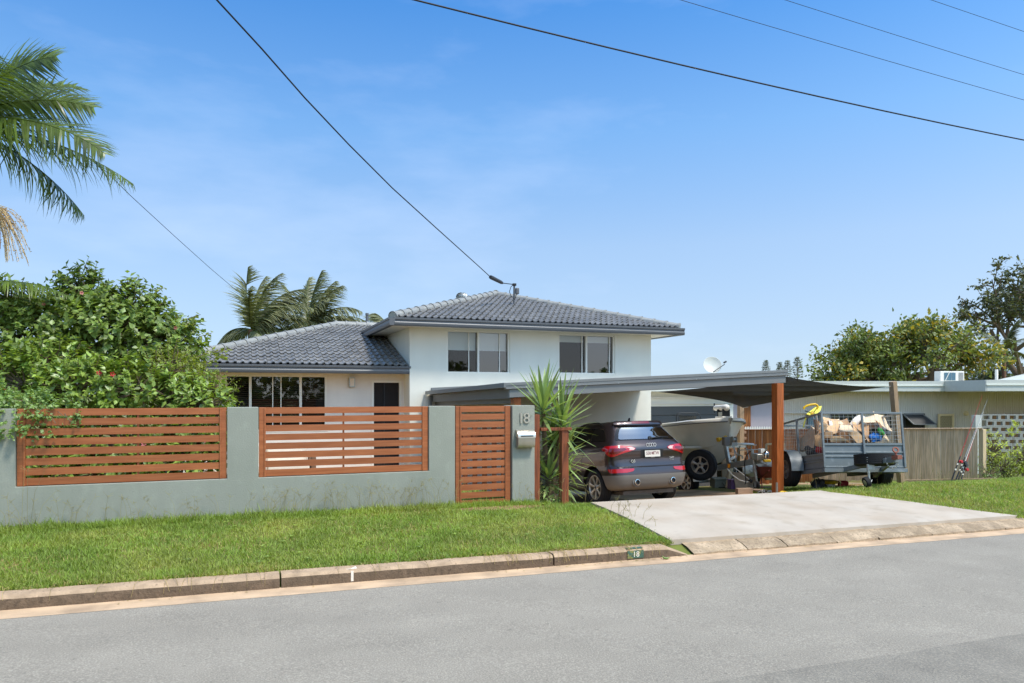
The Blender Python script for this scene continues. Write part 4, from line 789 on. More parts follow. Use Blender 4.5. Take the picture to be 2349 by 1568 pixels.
# tailgate details
patch('tailgate_seam', [(.722, -1.05, 1.05), (.735, -1.05, 1.05)], 'black', 30, .004)
patch('tailgate_crease', [(1.045, -.98, .98), (1.053, -1.0, 1.0)], 'black', 30, .003)
patch('plate_recess', densify([(.895, -.40, .40), (1.043, -.40, .40)]), 'black', 10, .005)
sp = patch('roof_spoiler', densify([(1.525, -1.35, 1.35), (1.55, -1.4, 1.4), (1.575, -1.4, 1.4)]), 'carpaint', 26, .055)
P = [[SS(q, 1.575) + SN(q, 1.575) * .055, SS(q, 1.60) + SN(q, 1.6) * .01] for q in np.linspace(-1.4, 1.4, 27)]; m = MB(); m.grid(P); P = [[SS(q, 1.525) + SN(q, 1.525) * .055, SS(q, 1.515) + SN(q, 1.515) * .004] for q in np.linspace(-1.35, 1.35, 27)]; m.grid(P); part('spoiler_skin', m, MAT['carpaint'], sp, smooth=70)
patch('brake_light', [(1.545, -.5, .5), (1.562, -.5, .5)], 'red_lamp_dark', 12, .058, sp)
def rear_y(x, z): 
    q = abs(x) / (slc(z)[1] - slc(z)[2]); return SS(min(q, 1), z).y
m = MB(); m.box(-.188, .188, rear_y(0, .97) - .016, rear_y(0, .97) - .008, .905, 1.03); pl = part('number_plate', m, MAT['plate'], car, bevel=.002)
m = MB(); yy = rear_y(0, .97) - .019
for a, b, c, d in ((-.2, .2, .893, .905), (-.2, .2, 1.03, 1.04), (-.2, -.188, .905, 1.03), (.188, .2, .905, 1.03)): m.box(a, b, yy, yy + .012, c, d)
part('plate_frame', m, MAT['black'], pl)
text('plate_text', '550\u00b7MTW', .088, MAT['plate_text'], pl, (0, yy + .002, .972), (R(90), 0, 0), .0015, off=.001, sx=.86)
text('plate_caption', 'QUEENSLAND', .014, MAT['black'], pl, (0, yy - .0005, .899), (R(90), 0, 0), .0005).data.materials[0] = MAT['white_mark']
bd = text('badge', 'Q5', .075, MAT['chrome'], car, (-.46, rear_y(.46, .86) - .016, .835), (R(90), 0, R(8)), .004, off=.002, sx=1.25)
text('badge', '2.0T', .048, MAT['chrome'], car, (.50, rear_y(.5, .86) - .02, .875), (R(90), 0, R(-9)), .003, off=.001, sx=1.2); text('badge', 'quattro', .024, MAT['chrome'], car, (.505, rear_y(.5, .85) - .018, .838), (R(90), 0, R(-9)), .003)
m = MB(); yz = 1.135
for k in range(4):
    x = -.087 + .058 * k; m.lathe([(.036, -.004), (.036, .004), (.029, .004), (.029, -.004)], Matrix.Translation((x, rear_y(x, yz) - .012 - .002 * (k % 2), yz)) @ Matrix.Rotation(R(90), 4, 'X'), 28, close=True)
part('ring_emblem', m, MAT['chrome'], car, smooth=40)
m = MB(); m.tube([SS(.10, 1.262) + Vector((0, -.03, 0)), SS(.55, 1.285) + Vector((0, -.035, 0)), SS(1.0, 1.29) + Vector((0, -.03, 0))], [.017, .012, .006], 8); m.lathe([(.045, 0), (.04, .03), (0, .035)], Matrix.Translation(SS(.10, 1.262)) @ Matrix.Rotation(R(80), 4, 'X'), 16); part('rear_wiper', m, MAT['black'], car, smooth=50)
m = MB(); m.prism([(0, 0), (.10, .0), (.03, .075), (0, .07)], .02, Matrix.Translation((-.01, .78, 1.625)) @ Matrix.Rotation(R(90), 4, 'Z')); part('roof_antenna', m, MAT['black'], car, bevel=.006)
m = MB(); m.box(-.62, .62, .28, 1.6, .20, .27); m.tube([(-.5, .42, .30), (.5, .46, .30)], .085, 12); m.tube([(-.2, 1.0, .22), (-.1, 3.0, .24)], .05, 8); part('underbody', m, MAT['under'], car, smooth=50)
m = MB(); m.box(-.7, .7, .45, 4.1, .26, .30); part('floor_pan', m, MAT['black'], car)
for s in (-1, 1):
    for y in (.90, 3.70): wheel(car, (s * .80, y, .352), (s, 0, 0), .357, .235, .235, 7, twist=.2)
m = MB(); m.box(-.6, .6, 1.2, 1.45, .75, 1.28); m.box(-.42, -.22, 1.25, 1.4, 1.28, 1.42); m.box(.22, .42, 1.25, 1.4, 1.28, 1.42); part('rear_seat', m, MAT['darkgrey'], car, bevel=.03)

# ---------------------------------------------------------------- boat and its trailer
S0 = Vector((12.12, 18.65, -.20)); B0 = Vector((11.36, 14.62, -.20)); bl = (B0 - S0).xy.length; bang = math.atan2(B0.y - S0.y, B0.x - S0.x) - R(90)
boat = thing('boat', 'cream fibreglass runabout hull with flared bow on the boat trailer', 'boat', S0, (math.asin(.034), 0, bang))
ST = np.array([  # t, half beam, sheer z, flare mid half, mid z, chine half, chine z, keel z
    (0, .93, 1.0, .90, .72, .76, .36, .05), (.3, .97, 1.01, .93, .73, .77, .37, .02), (.5, .98, 1.03, .91, .74, .74, .38, .0), (.65, .94, 1.06, .82, .77, .62, .41, .0), (.78, .84, 1.10, .66, .81, .43, .45, .02),
    (.87, .68, 1.13, .46, .86, .25, .51, .10), (.93, .50, 1.15, .29, .92, .13, .60, .24), (.97, .32, 1.165, .15, .98, .055, .74, .48), (.99, .17, 1.17, .06, 1.05, .02, .92, .80), (1.0, .05, 1.172, .02, 1.11, .01, 1.06, 1.02)])
def bs(t): return [float(np.interp(t, ST[:, 0], ST[:, k])) for k in range(1, 8)]
def smooth_t(n):
    return [0, .15, .3, .4, .5, .58, .65, .72, .78, .83, .87, .9, .93, .95, .97, .98, .99, 1.0]
rows = []
for t in smooth_t(0):
    b, s, fm, zm, ch, zc, k = bs(t); y = t * bl
    half = [(b, s), ((b + fm) / 2 - .01, (s + zm) / 2), (fm, zm), ((fm + ch) / 2 + .01, (zm + zc) / 2), (ch, zc), (ch - .02 * min(1, ch * 8), zc - .005), (ch * .5, (zc + k) / 2 - .0), (.015, k)]
    rows.append([Vector((-x, y, z)) for x, z in half] + [Vector((x, y, z)) for x, z in half[::-1]])
m = MB(); m.grid(rows); n = len(rows[0]); m.add(rows[0], [tuple(range(n))[::-1]])
part('hull', m, MAT['hull'], boat, smooth=38)
for s in (-1, 1):
    m = MB(); m.tube([Vector((s * (bs(t)[0] + .012), t * bl, bs(t)[1] - .035)) for t in smooth_t(0)], .018, 8); part('rub_rail', m, MAT['midgrey'], boat, smooth=60)
    m = MB(); P = []
    for t in smooth_t(0):
        b, z = bs(t)[0], bs(t)[1]; i = max(0.0, b - .16)
        P.append([Vector((s * (b + .012), t * bl, z - .015)), Vector((s * (b + .008), t * bl, z + .03)), Vector((s * (b - .03 * min(1, b * 4)), t * bl, z + .055)), Vector((s * i, t * bl, z + .045)), Vector((s * max(0, i - .005), t * bl, z - .10))])
    m.grid(P); part('gunwale', m, MAT['hullwhite'], boat, smooth=50)
m = MB(); P = []
for t in (.80, .87, .93, .97, .99): P.append([Vector((x * max(.02, bs(t)[0] - .12), t * bl, bs(t)[1] + .04)) for x in (-1, -.5, 0, .5, 1)])
m.grid(P); part('foredeck', m, MAT['hullwhite'], boat, smooth=50)
m = MB(); m.box(-.85, .85, .03, .8 * bl, .45, .5); part('deck', m, MAT['hullwhite'], boat)
m = MB(); m.box(-.35, .35, 1.45, 1.95, .5, 1.02); con = part('console', m, MAT['hullwhite'], boat, bevel=.04)
m = MB(); y0 = 1.62
m.tube([(-.36, y0, 1.0), (-.36, y0, 1.25), (-.33, y0 - .02, 1.33), (-.26, y0 - .03, 1.37), (.26, y0 - .03, 1.37), (.33, y0 - .02, 1.33), (.36, y0, 1.25), (.36, y0, 1.0)], .016, 8); m.tube([(-.26, y0 - .1, 1.02), (-.26, y0 - .06, 1.28), (.26, y0 - .06, 1.28), (.26, y0 - .1, 1.02)], .012, 8); part('grab_rail', m, MAT['black'], con, smooth=60)
m = MB(); m.add([(-.25, y0 - .05, 1.04), (.25, y0 - .05, 1.04), (.25, y0 - .03, 1.27), (-.25, y0 - .03, 1.27)], [(0, 1, 2, 3)]); part('windscreen', m, MAT['glass_dark'], con)
# electric motor stowed on the foredeck
mo = thing('bow_motor', 'white electric bow motor lying in its cradle on the boat foredeck', 'motor', (S0.x, S0.y, S0.z), (math.asin(.034), 0, bang))
yb = bl * .945; zb = 1.205
m = MB(); m.box(-.13, .13, yb - .34, yb + .06, zb, zb + .06); part('base_plate', m, MAT['hullwhite'], mo, bevel=.01)
m = MB(); m.box(-.09, .09, yb - .25, yb - .02, zb + .06, zb + .17); part('cradle', m, MAT['galv'], mo, bevel=.015)
for yy in (yb - .28, yb - .0):
    m = MB(); m.box(-.10, .10, yy - .025, yy + .025, zb + .05, zb + .24); part('bracket', m, MAT['black'], mo, bevel=.01)
m = MB(); m.lathe([(0, -.56), (.065, -.55), (.075, -.50), (.078, -.2), (.085, .0), (.08, .08), (.05, .13), (0, .145)], Matrix.Translation((0, yb - .03, zb + .275)) @ Matrix.Rotation(R(-90), 4, 'X'), 22); part('motor_body', m, MAT['plastic_white'], mo, smooth=40)
m = MB(); m.lathe([(0, -.66), (.03, -.655), (.06, -.62), (.066, -.56), (0, -.555)], Matrix.Translation((0, yb - .03, zb + .275)) @ Matrix.Rotation(R(-90), 4, 'X'), 18); m.box(-.01, .01, yb - .66, yb - .62, zb + .15, zb + .40); part('propeller_hub', m, MAT['black'], mo, smooth=40)

bt = thing('boat_trailer', 'galvanised boat trailer with winch post and raised yellow capped coupling', 'trailer', (11.1, 13.0, -.4))
def seg(a, b, wd, h, mat, name, **k):
    m = MB(); m.bar(a, b, wd, h); return part(name, m, MAT[mat], bt, world=True, bevel=.006, **k)
CPL = at_f(1748, 1056, 16.05); MID = at_f(1650, 1073, 17.1); dirb = (MID - CPL).normalized()
REAR = MID + Vector(((S0.x - MID.x) * .9, (S0.y - MID.y) * .9, -.62))
seg(CPL, MID, .085, .13, 'galv', 'drawbar'); seg(MID + Vector((0, 0, -.01)), REAR, .09, .13, 'galv', 'main_beam')
for s in (-1, 1): 
    a = MID + Vector((s * .03, .35, -.05)); b = Vector((MID.x + .25 + s * .8, MID.y + 2.0, -.55)); seg(a, b, .06, .1, 'galv', 'chassis_arm'); seg(b, b + Vector((.15, 2.3, -.28)), .06, .1, 'galv', 'side_rail')
wl_ = at_f(1579, 1107, 18.25); wheel(bt, wl_ - Vector(bt.location), (-1, -.1, 0), .33, .19, .19, 6); wr_ = wl_ + Vector((1.75, .05, 0)); wheel(bt, wr_ - Vector(bt.location), (1, 0, 0), .33, .19, .19, 6)
m = MB(); pr = [(.40 * math.cos(R(a)), .40 * math.sin(R(a))) for a in range(10, 171, 16)]; pr = pr + [(.385 * math.cos(R(a)), .385 * math.sin(R(a))) for a in range(170, 9, -16)]
m.prism(pr, .26, Matrix.Translation(wl_ + Vector((.13, -.02, 0))) @ Matrix.Rotation(R(90), 4, 'Z')); part('mudguard', m, MAT['plastic_white'], bt, world=True, smooth=40)
m = MB(); m.bar(wl_ + Vector((.05, 0, 0)), wr_ + Vector((-.05, 0, 0)), .06, .06); part('axle', m, MAT['galv'], bt, world=True)
WP = at_f(1672, 1062, 16.75); WT_ = at_f(1663, 1016, 16.85); seg(WP, WT_, .07, .09, 'galv', 'winch_post')
m = MB(); c_ = at_f(1668, 1013, 16.75); m.box(-.09, .09, -.05, .10, -.10, .10, Matrix.Translation(c_) @ Matrix.Rotation(R(-12), 4, 'Z')); part('winch_body', m, MAT['midgrey'], bt, world=True, bevel=.02)
m = MB(); c2_ = at_f(1683, 1009, 16.5); m.lathe([(.06, -.06), (.075, -.05), (.04, -.04), (.04, .04), (.075, .05), (.06, .06)], Matrix.Translation(c2_) @ Matrix.Rotation(R(90), 4, 'Y'), 18); m.box(-.07, .09, -.03, .03, -.14, -.06, Matrix.Translation(c2_)); part('winch_drum', m, MAT['galv'], bt, world=True, smooth=40)
m = MB(); a = at_f(1680, 1022, 16.4); b = at_f(1690, 1043, 16.3); c = at_f(1703, 1047, 16.2); m.tube([a, b, c], .014, 8); m.tube([c, c + Vector((0, 0, -.06))], .016, 8); part('winch_handle', m, MAT['galv'], bt, world=True, smooth=60)
m = MB(); c_ = at_f(1656, 1007, 16.9); m.lathe([(.0, -.13), (.055, -.125), (.06, -.09), (.03, -.02), (.03, .02), (.06, .09), (.055, .125), (0, .13)], Matrix.Translation(c_) @ Matrix.Rotation(R(80), 4, 'Y'), 18); part('bow_roller', m, MAT['yellow'], bt, world=True, smooth=40)
m = MB(); c_ = at_f(1680, 1052, 16.5); m.lathe([(0, -.1), (.03, -.05), (.035, .05), (0, .1)], Matrix.Translation(c_) @ Matrix.Rotation(R(60), 4, 'Y'), 12); part('safety_float', m, MAT['plastic_white'], bt, world=True, smooth=60)
# spare wheel
sw_ = at_f(1608, 1067, 16.9); wheel(bt, sw_ - Vector(bt.location), (-.80, -.60, .0), .365, .23, .205, 5, twist=.3); seg(sw_ + Vector((.05, .04, 0)), MID + Vector((0, .2, -.02)), .05, .05, 'galv', 'wheel_bracket')
# coupling, jockey stand
m = MB(); m.box(-.11, .11, -.07, .07, -.07, .075, Matrix.Translation(at_f(1738, 1049, 16.0)) @ Matrix.Rotation(bang + R(90), 4, 'Z')); part('coupling_body', m, MAT['steel'], bt, world=True, bevel=.015)
m = MB(); c_ = at_f(1757, 1043, 15.9); m.lathe([(.065, -.07), (.07, 0), (.06, .05), (.03, .08), (0, .085)], Matrix.Translation(c_), 18); part('coupling_dome', m, MAT['chrome'], bt, world=True, smooth=50)
m = MB(); m.box(-.075, .075, -.06, .06, -.03, .025, Matrix.Translation(at_f(1759, 1057, 15.88)) @ Matrix.Rotation(R(-15), 4, 'Z')); part('coupling_cap', m, MAT['yellow'], bt, world=True, bevel=.012)
m = MB(); m.box(-.06, .06, -.05, .05, -.05, .05, Matrix.Translation(at_f(1747, 1035, 16.0))); part('brake_reservoir', m, MAT['plastic_white'], bt, world=True, bevel=.01)
JT, JB = at_f(1725, 1032, 16.15), at_f(1736, 1108, 16.1)
m = MB(); m.tube([JT, JT.lerp(JB, .55)], .035, 12); m.tube([JT.lerp(JB, .5), JB], .026, 12); part('jockey_stand', m, MAT['galv'], bt, world=True, smooth=50)
m = MB(); m.box(-.05, .05, -.03, .03, -.005, .02, Matrix.Translation(JB)); m.box(-.05, -.04, -.03, .03, -.10, .0, Matrix.Translation(JB)); m.box(.04, .05, -.03, .03, -.10, .0, Matrix.Translation(JB)); part('wheel_fork', m, MAT['galv'], bt, world=True)
m = MB(); m.lathe([(.0, -.03), (.08, -.03), (.095, -.02), (.095, .02), (.08, .03), (0, .03)], Matrix.Translation(JB + Vector((0, 0, -.06))) @ Matrix.Rotation(R(90), 4, 'Y'), 20); part('jockey_wheel', m, MAT['blackrubber'], bt, world=True, smooth=40)
m = MB(); m.box(-.035, .035, -.006, .006, -.045, .045, Matrix.Translation(at_f(1674, 1063, 16.7) + Vector((-.05, -.03, -.06)))); part('side_reflector', m, MAT['orange'], bt, world=True)
m = MB(); m.tube([at_f(x, y, 16.0) for x, y in ((1722, 1035), (1712, 1045), (1708, 1062), (1709, 1085), (1711, 1105), (1709, 1112))], .012, 6); part('brake_hose', m, MAT['black'], bt, world=True, smooth=60)
m = MB(); m.tube([at_f(x, y, 16.1) for x, y in ((1668, 1075), (1680, 1090), (1697, 1102), (1712, 1106), (1722, 1105))], .011, 6); m.tube([at_f(x, y, 16.1) for x, y in ((1684, 1073), (1700, 1085), (1715, 1097), (1722, 1103))], .008, 6); part('wiring_loom', m, MAT['plastic_white'], bt, world=True, smooth=60)
m = MB(); m.box(-.05, .03, -.03, .03, -.03, .03, Matrix.Translation(at_f(1722, 1104, 16.1)) @ Matrix.Rotation(R(35), 4, 'Y')); part('trailer_plug', m, MAT['black'], bt, world=True, bevel=.008)

# ---------------------------------------------------------------- box trailer
TP = R(-8.5)
tr0 = cam2w(6.76, 13.7, .345)
tr = thing('box_trailer', 'blue grey steel box trailer with mesh cage standing nose up on the grass', 'trailer', tr0, (TP, 0, -PSI))
TM = ROOTS[tr.name]; TI = TM.inverted()
def tl(x, y, f): return TI @ at_f(x, y, f)
HWD, LEN, SH, CH = .77, 2.35, .47, 1.05
def tpart(name, m, mat='trailer', **k): return part(name, m, MAT[mat], tr, **k)
m = MB(); m.box(-HWD, HWD, 0, LEN, -.02, .0); tpart('floor', m)
def ribbed(m, x0, x1, flip):   # pressed sheet: profile (z, out)
    pr = [(0.0, .012), (.02, .012), (.03, 0), (.19, 0), (.20, .016), (.225, .016), (.235, .0), (.27, .0), (.28, .016), (.305, .016), (.315, 0), (.42, 0), (.43, .02), (SH, .02), (SH, -.02), (0, -.02)]
    return pr
def wallsheet(a, b, nrm, hs=1.0):
    m = MB(); a = Vector(a); b = Vector(b); nrm = Vector(nrm); pr = ribbed(None, 0, 0, 0)
    vs_ = [e + nrm * o + Vector((0, 0, z)) for e in (a, b) for z, o in [(q[0] * hs, q[1]) for q in pr]]; n = len(pr)
    m.add(vs_, [tuple(range(n)), tuple(range(n, 2 * n))[::-1]] + [(i, i + n, (i + 1) % n + n, (i + 1) % n) for i in range(n)]); return m
tpart('front_panel', wallsheet((-HWD, 0, 0), (HWD, 0, 0), (0, -1, 0))); tpart('side_panel', wallsheet((-HWD, 0, 0), (-HWD, LEN, 0), (-1, 0, 0), .60)); tpart('side_panel', wallsheet((HWD, 0, 0), (HWD, LEN, 0), (1, 0, 0), .60)); tpart('tailgate', wallsheet((-HWD, LEN, 0), (HWD, LEN, 0), (0, 1, 0)))
for x, y in ((-HWD, -.01), (0.0, -.03), (HWD, -.01), (-HWD - .02, 1.15), (HWD + .02, 1.15), (-HWD, LEN), (HWD, LEN)):
    m = MB(); m.box(x - .019, x + .019, y - .019, y + .019, .0, CH); tpart('cage_post', m, bevel=.004)
for a, b in (((-HWD, -.01, CH), (HWD, -.01, CH)), ((-HWD, -.01, CH), (-HWD, LEN, CH)), ((HWD, -.01, CH), (HWD, LEN, CH)), ((-HWD, LEN, CH), (HWD, LEN, CH))):
    m = MB(); m.bar(a, b, .036, .036); tpart('cage_rail', m, bevel=.004)
def meshpanel(a, b, SH=SH):
    m = MB(); a = Vector(a); b = Vector(b); Ln = (b - a).length; n = int(Ln / .085); d = (b - a) / n
    for k in range(1, n): p = a + d * k + Vector((0, 0, SH)); m.bar(p, p + Vector((0, 0, CH - SH)), .0034, .0034)
    for k in range(1, 8): z = SH + (CH - SH) * k / 8; m.bar(a + Vector((0, 0, z)), b + Vector((0, 0, z)), .0034, .0034)
    o = tpart('wire_mesh', m, 'galv'); o['kind'] = 'stuff'
meshpanel((-HWD, -.005, 0), (HWD, -.005, 0)); meshpanel((-HWD, 0, 0), (-HWD, LEN, 0), .28); meshpanel((HWD, 0, 0), (HWD, LEN, 0), .28); meshpanel((-HWD, LEN, 0), (HWD, LEN, 0))
m = MB(); m.box(-HWD - .02, HWD + .03, -.04, .03, -.09, -.02); tpart('front_sill', m, bevel=.005)
for s in (-1, 1):
    m = MB(); m.box(s * HWD - .03, s * HWD + .03, .03, LEN, -.09, -.02); tpart('chassis_rail', m)
TIP = tl(2048, 1056, 12.55)
for s in (-1, 1):
    m = MB(); m.bar((s * .62, .9, -.13), TIP + Vector((s * .05, .1, 0)), .05, .085); tpart('drawbar_arm', m, bevel=.005)
m = MB(); m.box(-.05, .05, -.12, .2, -.05, .05, Matrix.Translation(TIP)); tpart('drawbar_head', m, bevel=.006)
m = MB(); c_ = tl(2056, 1052, 12.35); m.box(-.04, .04, -.12, .08, -.02, .05, Matrix.Translation(c_)); m.tube([c_ + Vector((0, 0, .05)), c_ + Vector((0, .0, .12))], .018, 8); m.lathe([(.055, -.012), (.055, .012), (.035, .012), (.035, -.012)], Matrix.Translation(c_ + Vector((0, 0, .145))) @ Matrix.Rotation(R(75), 4, 'X'), 16, close=True); tpart('coupling', m, 'rust', smooth=50)
m = MB(); c_ = tl(2045, 1062, 12.5)
for k in range(9):
    a = R(200 + k * 17); p = c_ + Vector((.10 * math.cos(a), -.03, .12 * math.sin(a) + .02)); m.lathe([(.018, -.004), (.018, .004), (.011, .004), (.011, -.004)], Matrix.Translation(p) @ Matrix.Rotation(R(60 + 70 * (k % 2)), 4, 'Y'), 10, close=True)
tpart('safety_chain', m, 'galv')
sp_ = tl(2006, 1056, 13.05); wheel(tr, sp_, (0, .0, 1), .345, .21, .19, 5, 'midgrey', name='spare_wheel'); 
m = MB(); m.bar(tl(2030, 1042, 12.9), tl(2040, 1062, 12.75), .03, .012); tpart('wheel_clamp', m, 'rust')
# mudguards and wheels
for s in (-1, 1):
    wc = Vector((s * (HWD + .17), 1.28, .02)); wheel(tr, wc, (s, 0, 0), .355, .22, .19, 5, 'midgrey')
    m = MB(); pr = [(.42 * math.cos(R(a)), .40 * math.sin(R(a))) for a in (-8, 15, 38, 60, 90, 120, 142, 165, 188)]; pr = pr + [(x * .965, z * .965) for x, z in pr[::-1]]
    m.prism(pr, .25, Matrix.Translation(wc + Vector((.125, 0, .01))) @ Matrix.Rotation(R(90), 4, 'Z')); tpart('mudguard', m, smooth=30)
m = MB(); m.bar((-HWD - .1, 1.28, .0), (HWD + .1, 1.28, .0), .05, .05); tpart('axle', m, 'black')
JT, JB = tl(1990, 1046, 12.85), tl(1994, 1106, 12.8)
m = MB(); m.tube([JT, JT.lerp(JB, .66)], .030, 12); m.tube([JT.lerp(JB, .6), JB], .023, 12); m.tube([JT, JT + Vector((.04, -.03, .015))], .008, 6); tpart('jockey_stand', m, 'galv', smooth=50)
m = MB(); m.box(-.0, .10, -.03, .03, -.06, .06, Matrix.Translation(JT.lerp(JB, .42))); tpart('stand_clamp', m, 'galv', bevel=.006)
m = MB(); m.lathe([(.0, -.035), (.055, -.035), (.06, -.04), (.095, -.035), (.10, 0), (.095, .035), (.06, .04), (.055, .035), (0, .035)], Matrix.Translation(JB + Vector((-.05, -.01, -.005))) @ Matrix.Rotation(R(70), 4, 'Y') , 22); jw = tpart('jockey_wheel', m, 'blackrubber', smooth=40)
m = MB(); m.lathe([(0, -.045), (.05, -.045), (.06, -.04), (.06, .045), (.045, .046), (0, .05)], Matrix.Translation(JB + Vector((-.045, -.01, -.005))) @ Matrix.Rotation(R(70), 4, 'Y'), 16); part('rim', m, MAT['galv'], jw, smooth=40)
m = MB(); m.bar(JB + Vector((.03, -.03, .03)), JB + Vector((-.01, -.05, -.03)), .05, .008, (1, 0, 0)); tpart('wheel_fork', m, 'galv')
# ---------------------------------------------------------------- leaf and blade generators
def unit(a): return a / np.maximum(np.linalg.norm(a, axis=1, keepdims=True), 1e-9)
def leaves_arrays(P, D, N, Ln, Wd, fold=.25, droop=.15):
    """folded ovate leaves: P base, D axis, N facing, returns V, F(tri)"""
    n = len(P); D = unit(D); S = unit(np.cross(D, N)); N = np.cross(S, D); Ln = Ln[:, None]; Wd = Wd[:, None]
    b = P; t = P + D * Ln - N * Ln * droop; c = P + D * Ln * .45 - N * Wd * fold * .5
    l = P + D * Ln * .38 + S * Wd * .5 + N * Wd * fold * .3; r = P + D * Ln * .38 - S * Wd * .5 + N * Wd * fold * .3
    V = np.stack([b, l, c, r, t], 1).reshape(-1, 3); i = np.arange(n)[:, None] * 5
    F = np.concatenate([i + np.array([[0, 2, 1]]), i + np.array([[1, 2, 4]]), i + np.array([[0, 3, 2]]), i + np.array([[3, 4, 2]])], 0)
    return V, F
def blades_arrays(P, D, N, Ln, Wd, bend, segs=3):
    """narrow tapering strips that bend towards -N (per blade)"""
    n = len(P); D = unit(D); S = unit(np.cross(D, N)); N = np.cross(S, D); rows = []
    for k in range(segs + 1):
        t = k / segs; c = P + D * (Ln * t)[:, None] - N * (bend * Ln * t * t)[:, None]; wv = (Wd * (1 - t ** 1.6) * .5 + .0004)[:, None]
        rows.append(c + S * wv); rows.append(c - S * wv)
    V = np.stack(rows, 1).reshape(-1, 3); m = 2 * (segs + 1); i = np.arange(n)[:, None] * m
    F = np.concatenate([i + np.array([[2 * k, 2 * k + 1, 2 * k + 3, 2 * k + 2]]) for k in range(segs)], 0)
    return V, F
def cat(parts):
    V, F, o = [], [], 0
    for v, f in parts: V.append(v); F.append(f + o); o += len(v)
    return np.concatenate(V), np.concatenate(F)
def leafmesh(name, VF, mat, parent, base, stuff=True):
    V, F = VF; me = npmesh(name, V - np.array(base)[None, :], F, mat); o = link(name, me, parent)
    if stuff: o['kind'] = 'stuff'
    return o
def rnd(n, a, b): return rng.uniform(a, b, n)
UP = np.array([0, 0, 1.0])
# ---------------------------------------------------------------- shrubs built from leafy shoots
def shoots(ellipsoids, per_m2, shoot_len, leaf_len, leaf_w, nleaf, up=.5, droop=.2, seedstem=None, stem_out=None):
    """shoots start on the shells of ellipsoids and run outwards; leaves alternate along each shoot"""
    out = []
    for (c, r, dens) in ellipsoids:
        c = np.array(c); r = np.array(r); area = 4 * math.pi * ((((r[0] * r[1]) ** 1.6 + (r[0] * r[2]) ** 1.6 + (r[1] * r[2]) ** 1.6) / 3) ** (1 / 1.6)); ns = int(area * per_m2 * dens)
        d = unit(rng.normal(size=(ns, 3))); sh = rng.uniform(.55, 1.0, (ns, 1)) ** .6
        p0 = c + d * r * sh * .92; ax = unit(d / r * r.mean() + UP * up + rng.normal(size=(ns, 3)) * .35); L_ = rng.uniform(.5, 1.2, ns) * shoot_len
        for k in range(nleaf):
            t = (k + .6) / nleaf; P = p0 + ax * (L_ * t)[:, None] + rng.normal(size=(ns, 3)) * .012
            side = unit(np.cross(ax, rng.normal(size=(ns, 3)))); D = unit(side * .9 + ax * (.25 + .6 * t) - UP * droop * rng.uniform(0, 1.6, (ns, 1)))
            N = unit(UP * .8 + d * .7 + rng.normal(size=(ns, 3)) * .35)
            out.append(leaves_arrays(P, D, N, leaf_len * rng.uniform(.65, 1.25, ns) * (1.1 - .3 * t), leaf_w * rng.uniform(.7, 1.2, ns) * (1.1 - .3 * t)))
        if stem_out is not None:
            for j in rng.choice(ns, min(ns, 40), replace=False): stem_out.tube([c + (p0[j] - c) * .2, p0[j], p0[j] + ax[j] * L_[j]], [.014, .007, .003], 5, caps=False)
    return cat(out)
def hib_flower(parent, p, mat, s=.055, base=(0, 0, 0)):
    m = MB(); p = Vector(p) - Vector(base); ax = (Vector((0, 0, HC)) - Vector(base) - p).normalized(); ax = (ax + Vector((random.uniform(-.5, .5), 0, random.uniform(-.3, .4)))).normalized()
    q = ax.to_track_quat('Z', 'Y').to_matrix().to_4x4()
    for k in range(5):
        a = 2 * math.pi * k / 5
        def V_(rr, aa, z): return Matrix.Translation(p) @ q @ Vector((rr * math.cos(a + aa), rr * math.sin(a + aa), z))
        m.add([V_(.004, 0, 0), V_(s * .6, -.5, s * .35), V_(s, -.28, s * .5), V_(s * 1.08, 0, s * .42), V_(s, .28, s * .5), V_(s * .6, .5, s * .35)], [(0, 1, 2, 3, 4, 5)])
    return link('flower', m.mesh('flower', MAT[mat]), parent)

# tall climber-covered shrub behind the fence
B1 = at_f(300, 1080, 11.6)
sh1 = thing('flowering_shrub', 'tall dark green rounded shrub with pink flowers behind the slatted fence', 'shrub', (B1.x, B1.y, g(B1.x, B1.y)))
def E(x, y, f, rx, ry, rz, dens=1.0):
    p = at_f(x, y, f); return ((p.x, p.y, p.z), (rx, ry, rz), dens)
stm = MB()
vf = shoots([E(250, 770, 12.0, .85, .8, .75), E(120, 790, 11.8, .8, .7, .8), E(350, 790, 12.2, .65, .7, .62), E(30, 790, 11.6, .7, .6, .8), E(205, 690, 12.0, .42, .4, .38, .9), E(300, 705, 12.1, .40, .4, .30, .9), E(180, 660, 12.0, .22, .2, .3, .8), E(25, 690, 11.5, .30, .3, .40, .7),
            E(400, 800, 12.3, .42, .4, .4, .9), E(180, 870, 11.9, 1.3, .7, .6)], 44, .28, .122, .095, 8, up=.45, stem_out=stm)
leafmesh('crown', vf, MAT['leaf_boug'], sh1, sh1.location)
# loose arching sprays at its edge
sp_pts = []
def spray(pts, f, n, ll, lw, sz=.03):
    P = [np.array(at_f(x, y, f)) for x, y in pts]; out = []; k = len(P) - 1
    for i in range(n):
        t = i / n * k; j = int(t); p = P[j] * (1 - (t - j)) + P[min(j + 1, k)] * (t - j); d = P[min(j + 1, k)] - P[j]
        for s in (-1, 1): out.append((p, d, s))
    p = np.array([o[0] for o in out]) + rng.normal(size=(len(out), 3)) * sz; d = unit(np.array([o[1] for o in out])); s = np.array([o[2] for o in out])[:, None]
    N = unit(UP + rng.normal(size=p.shape) * .5); side = unit(np.cross(d, N)) * s; D = unit(side + d * .45 - UP * rng.uniform(0, .6, (len(p), 1)))
    stm.tube([Vector(q) for q in P], .005, 5)
    return leaves_arrays(p, D, N, ll * rnd(len(p), .7, 1.2), lw * rnd(len(p), .7, 1.2))
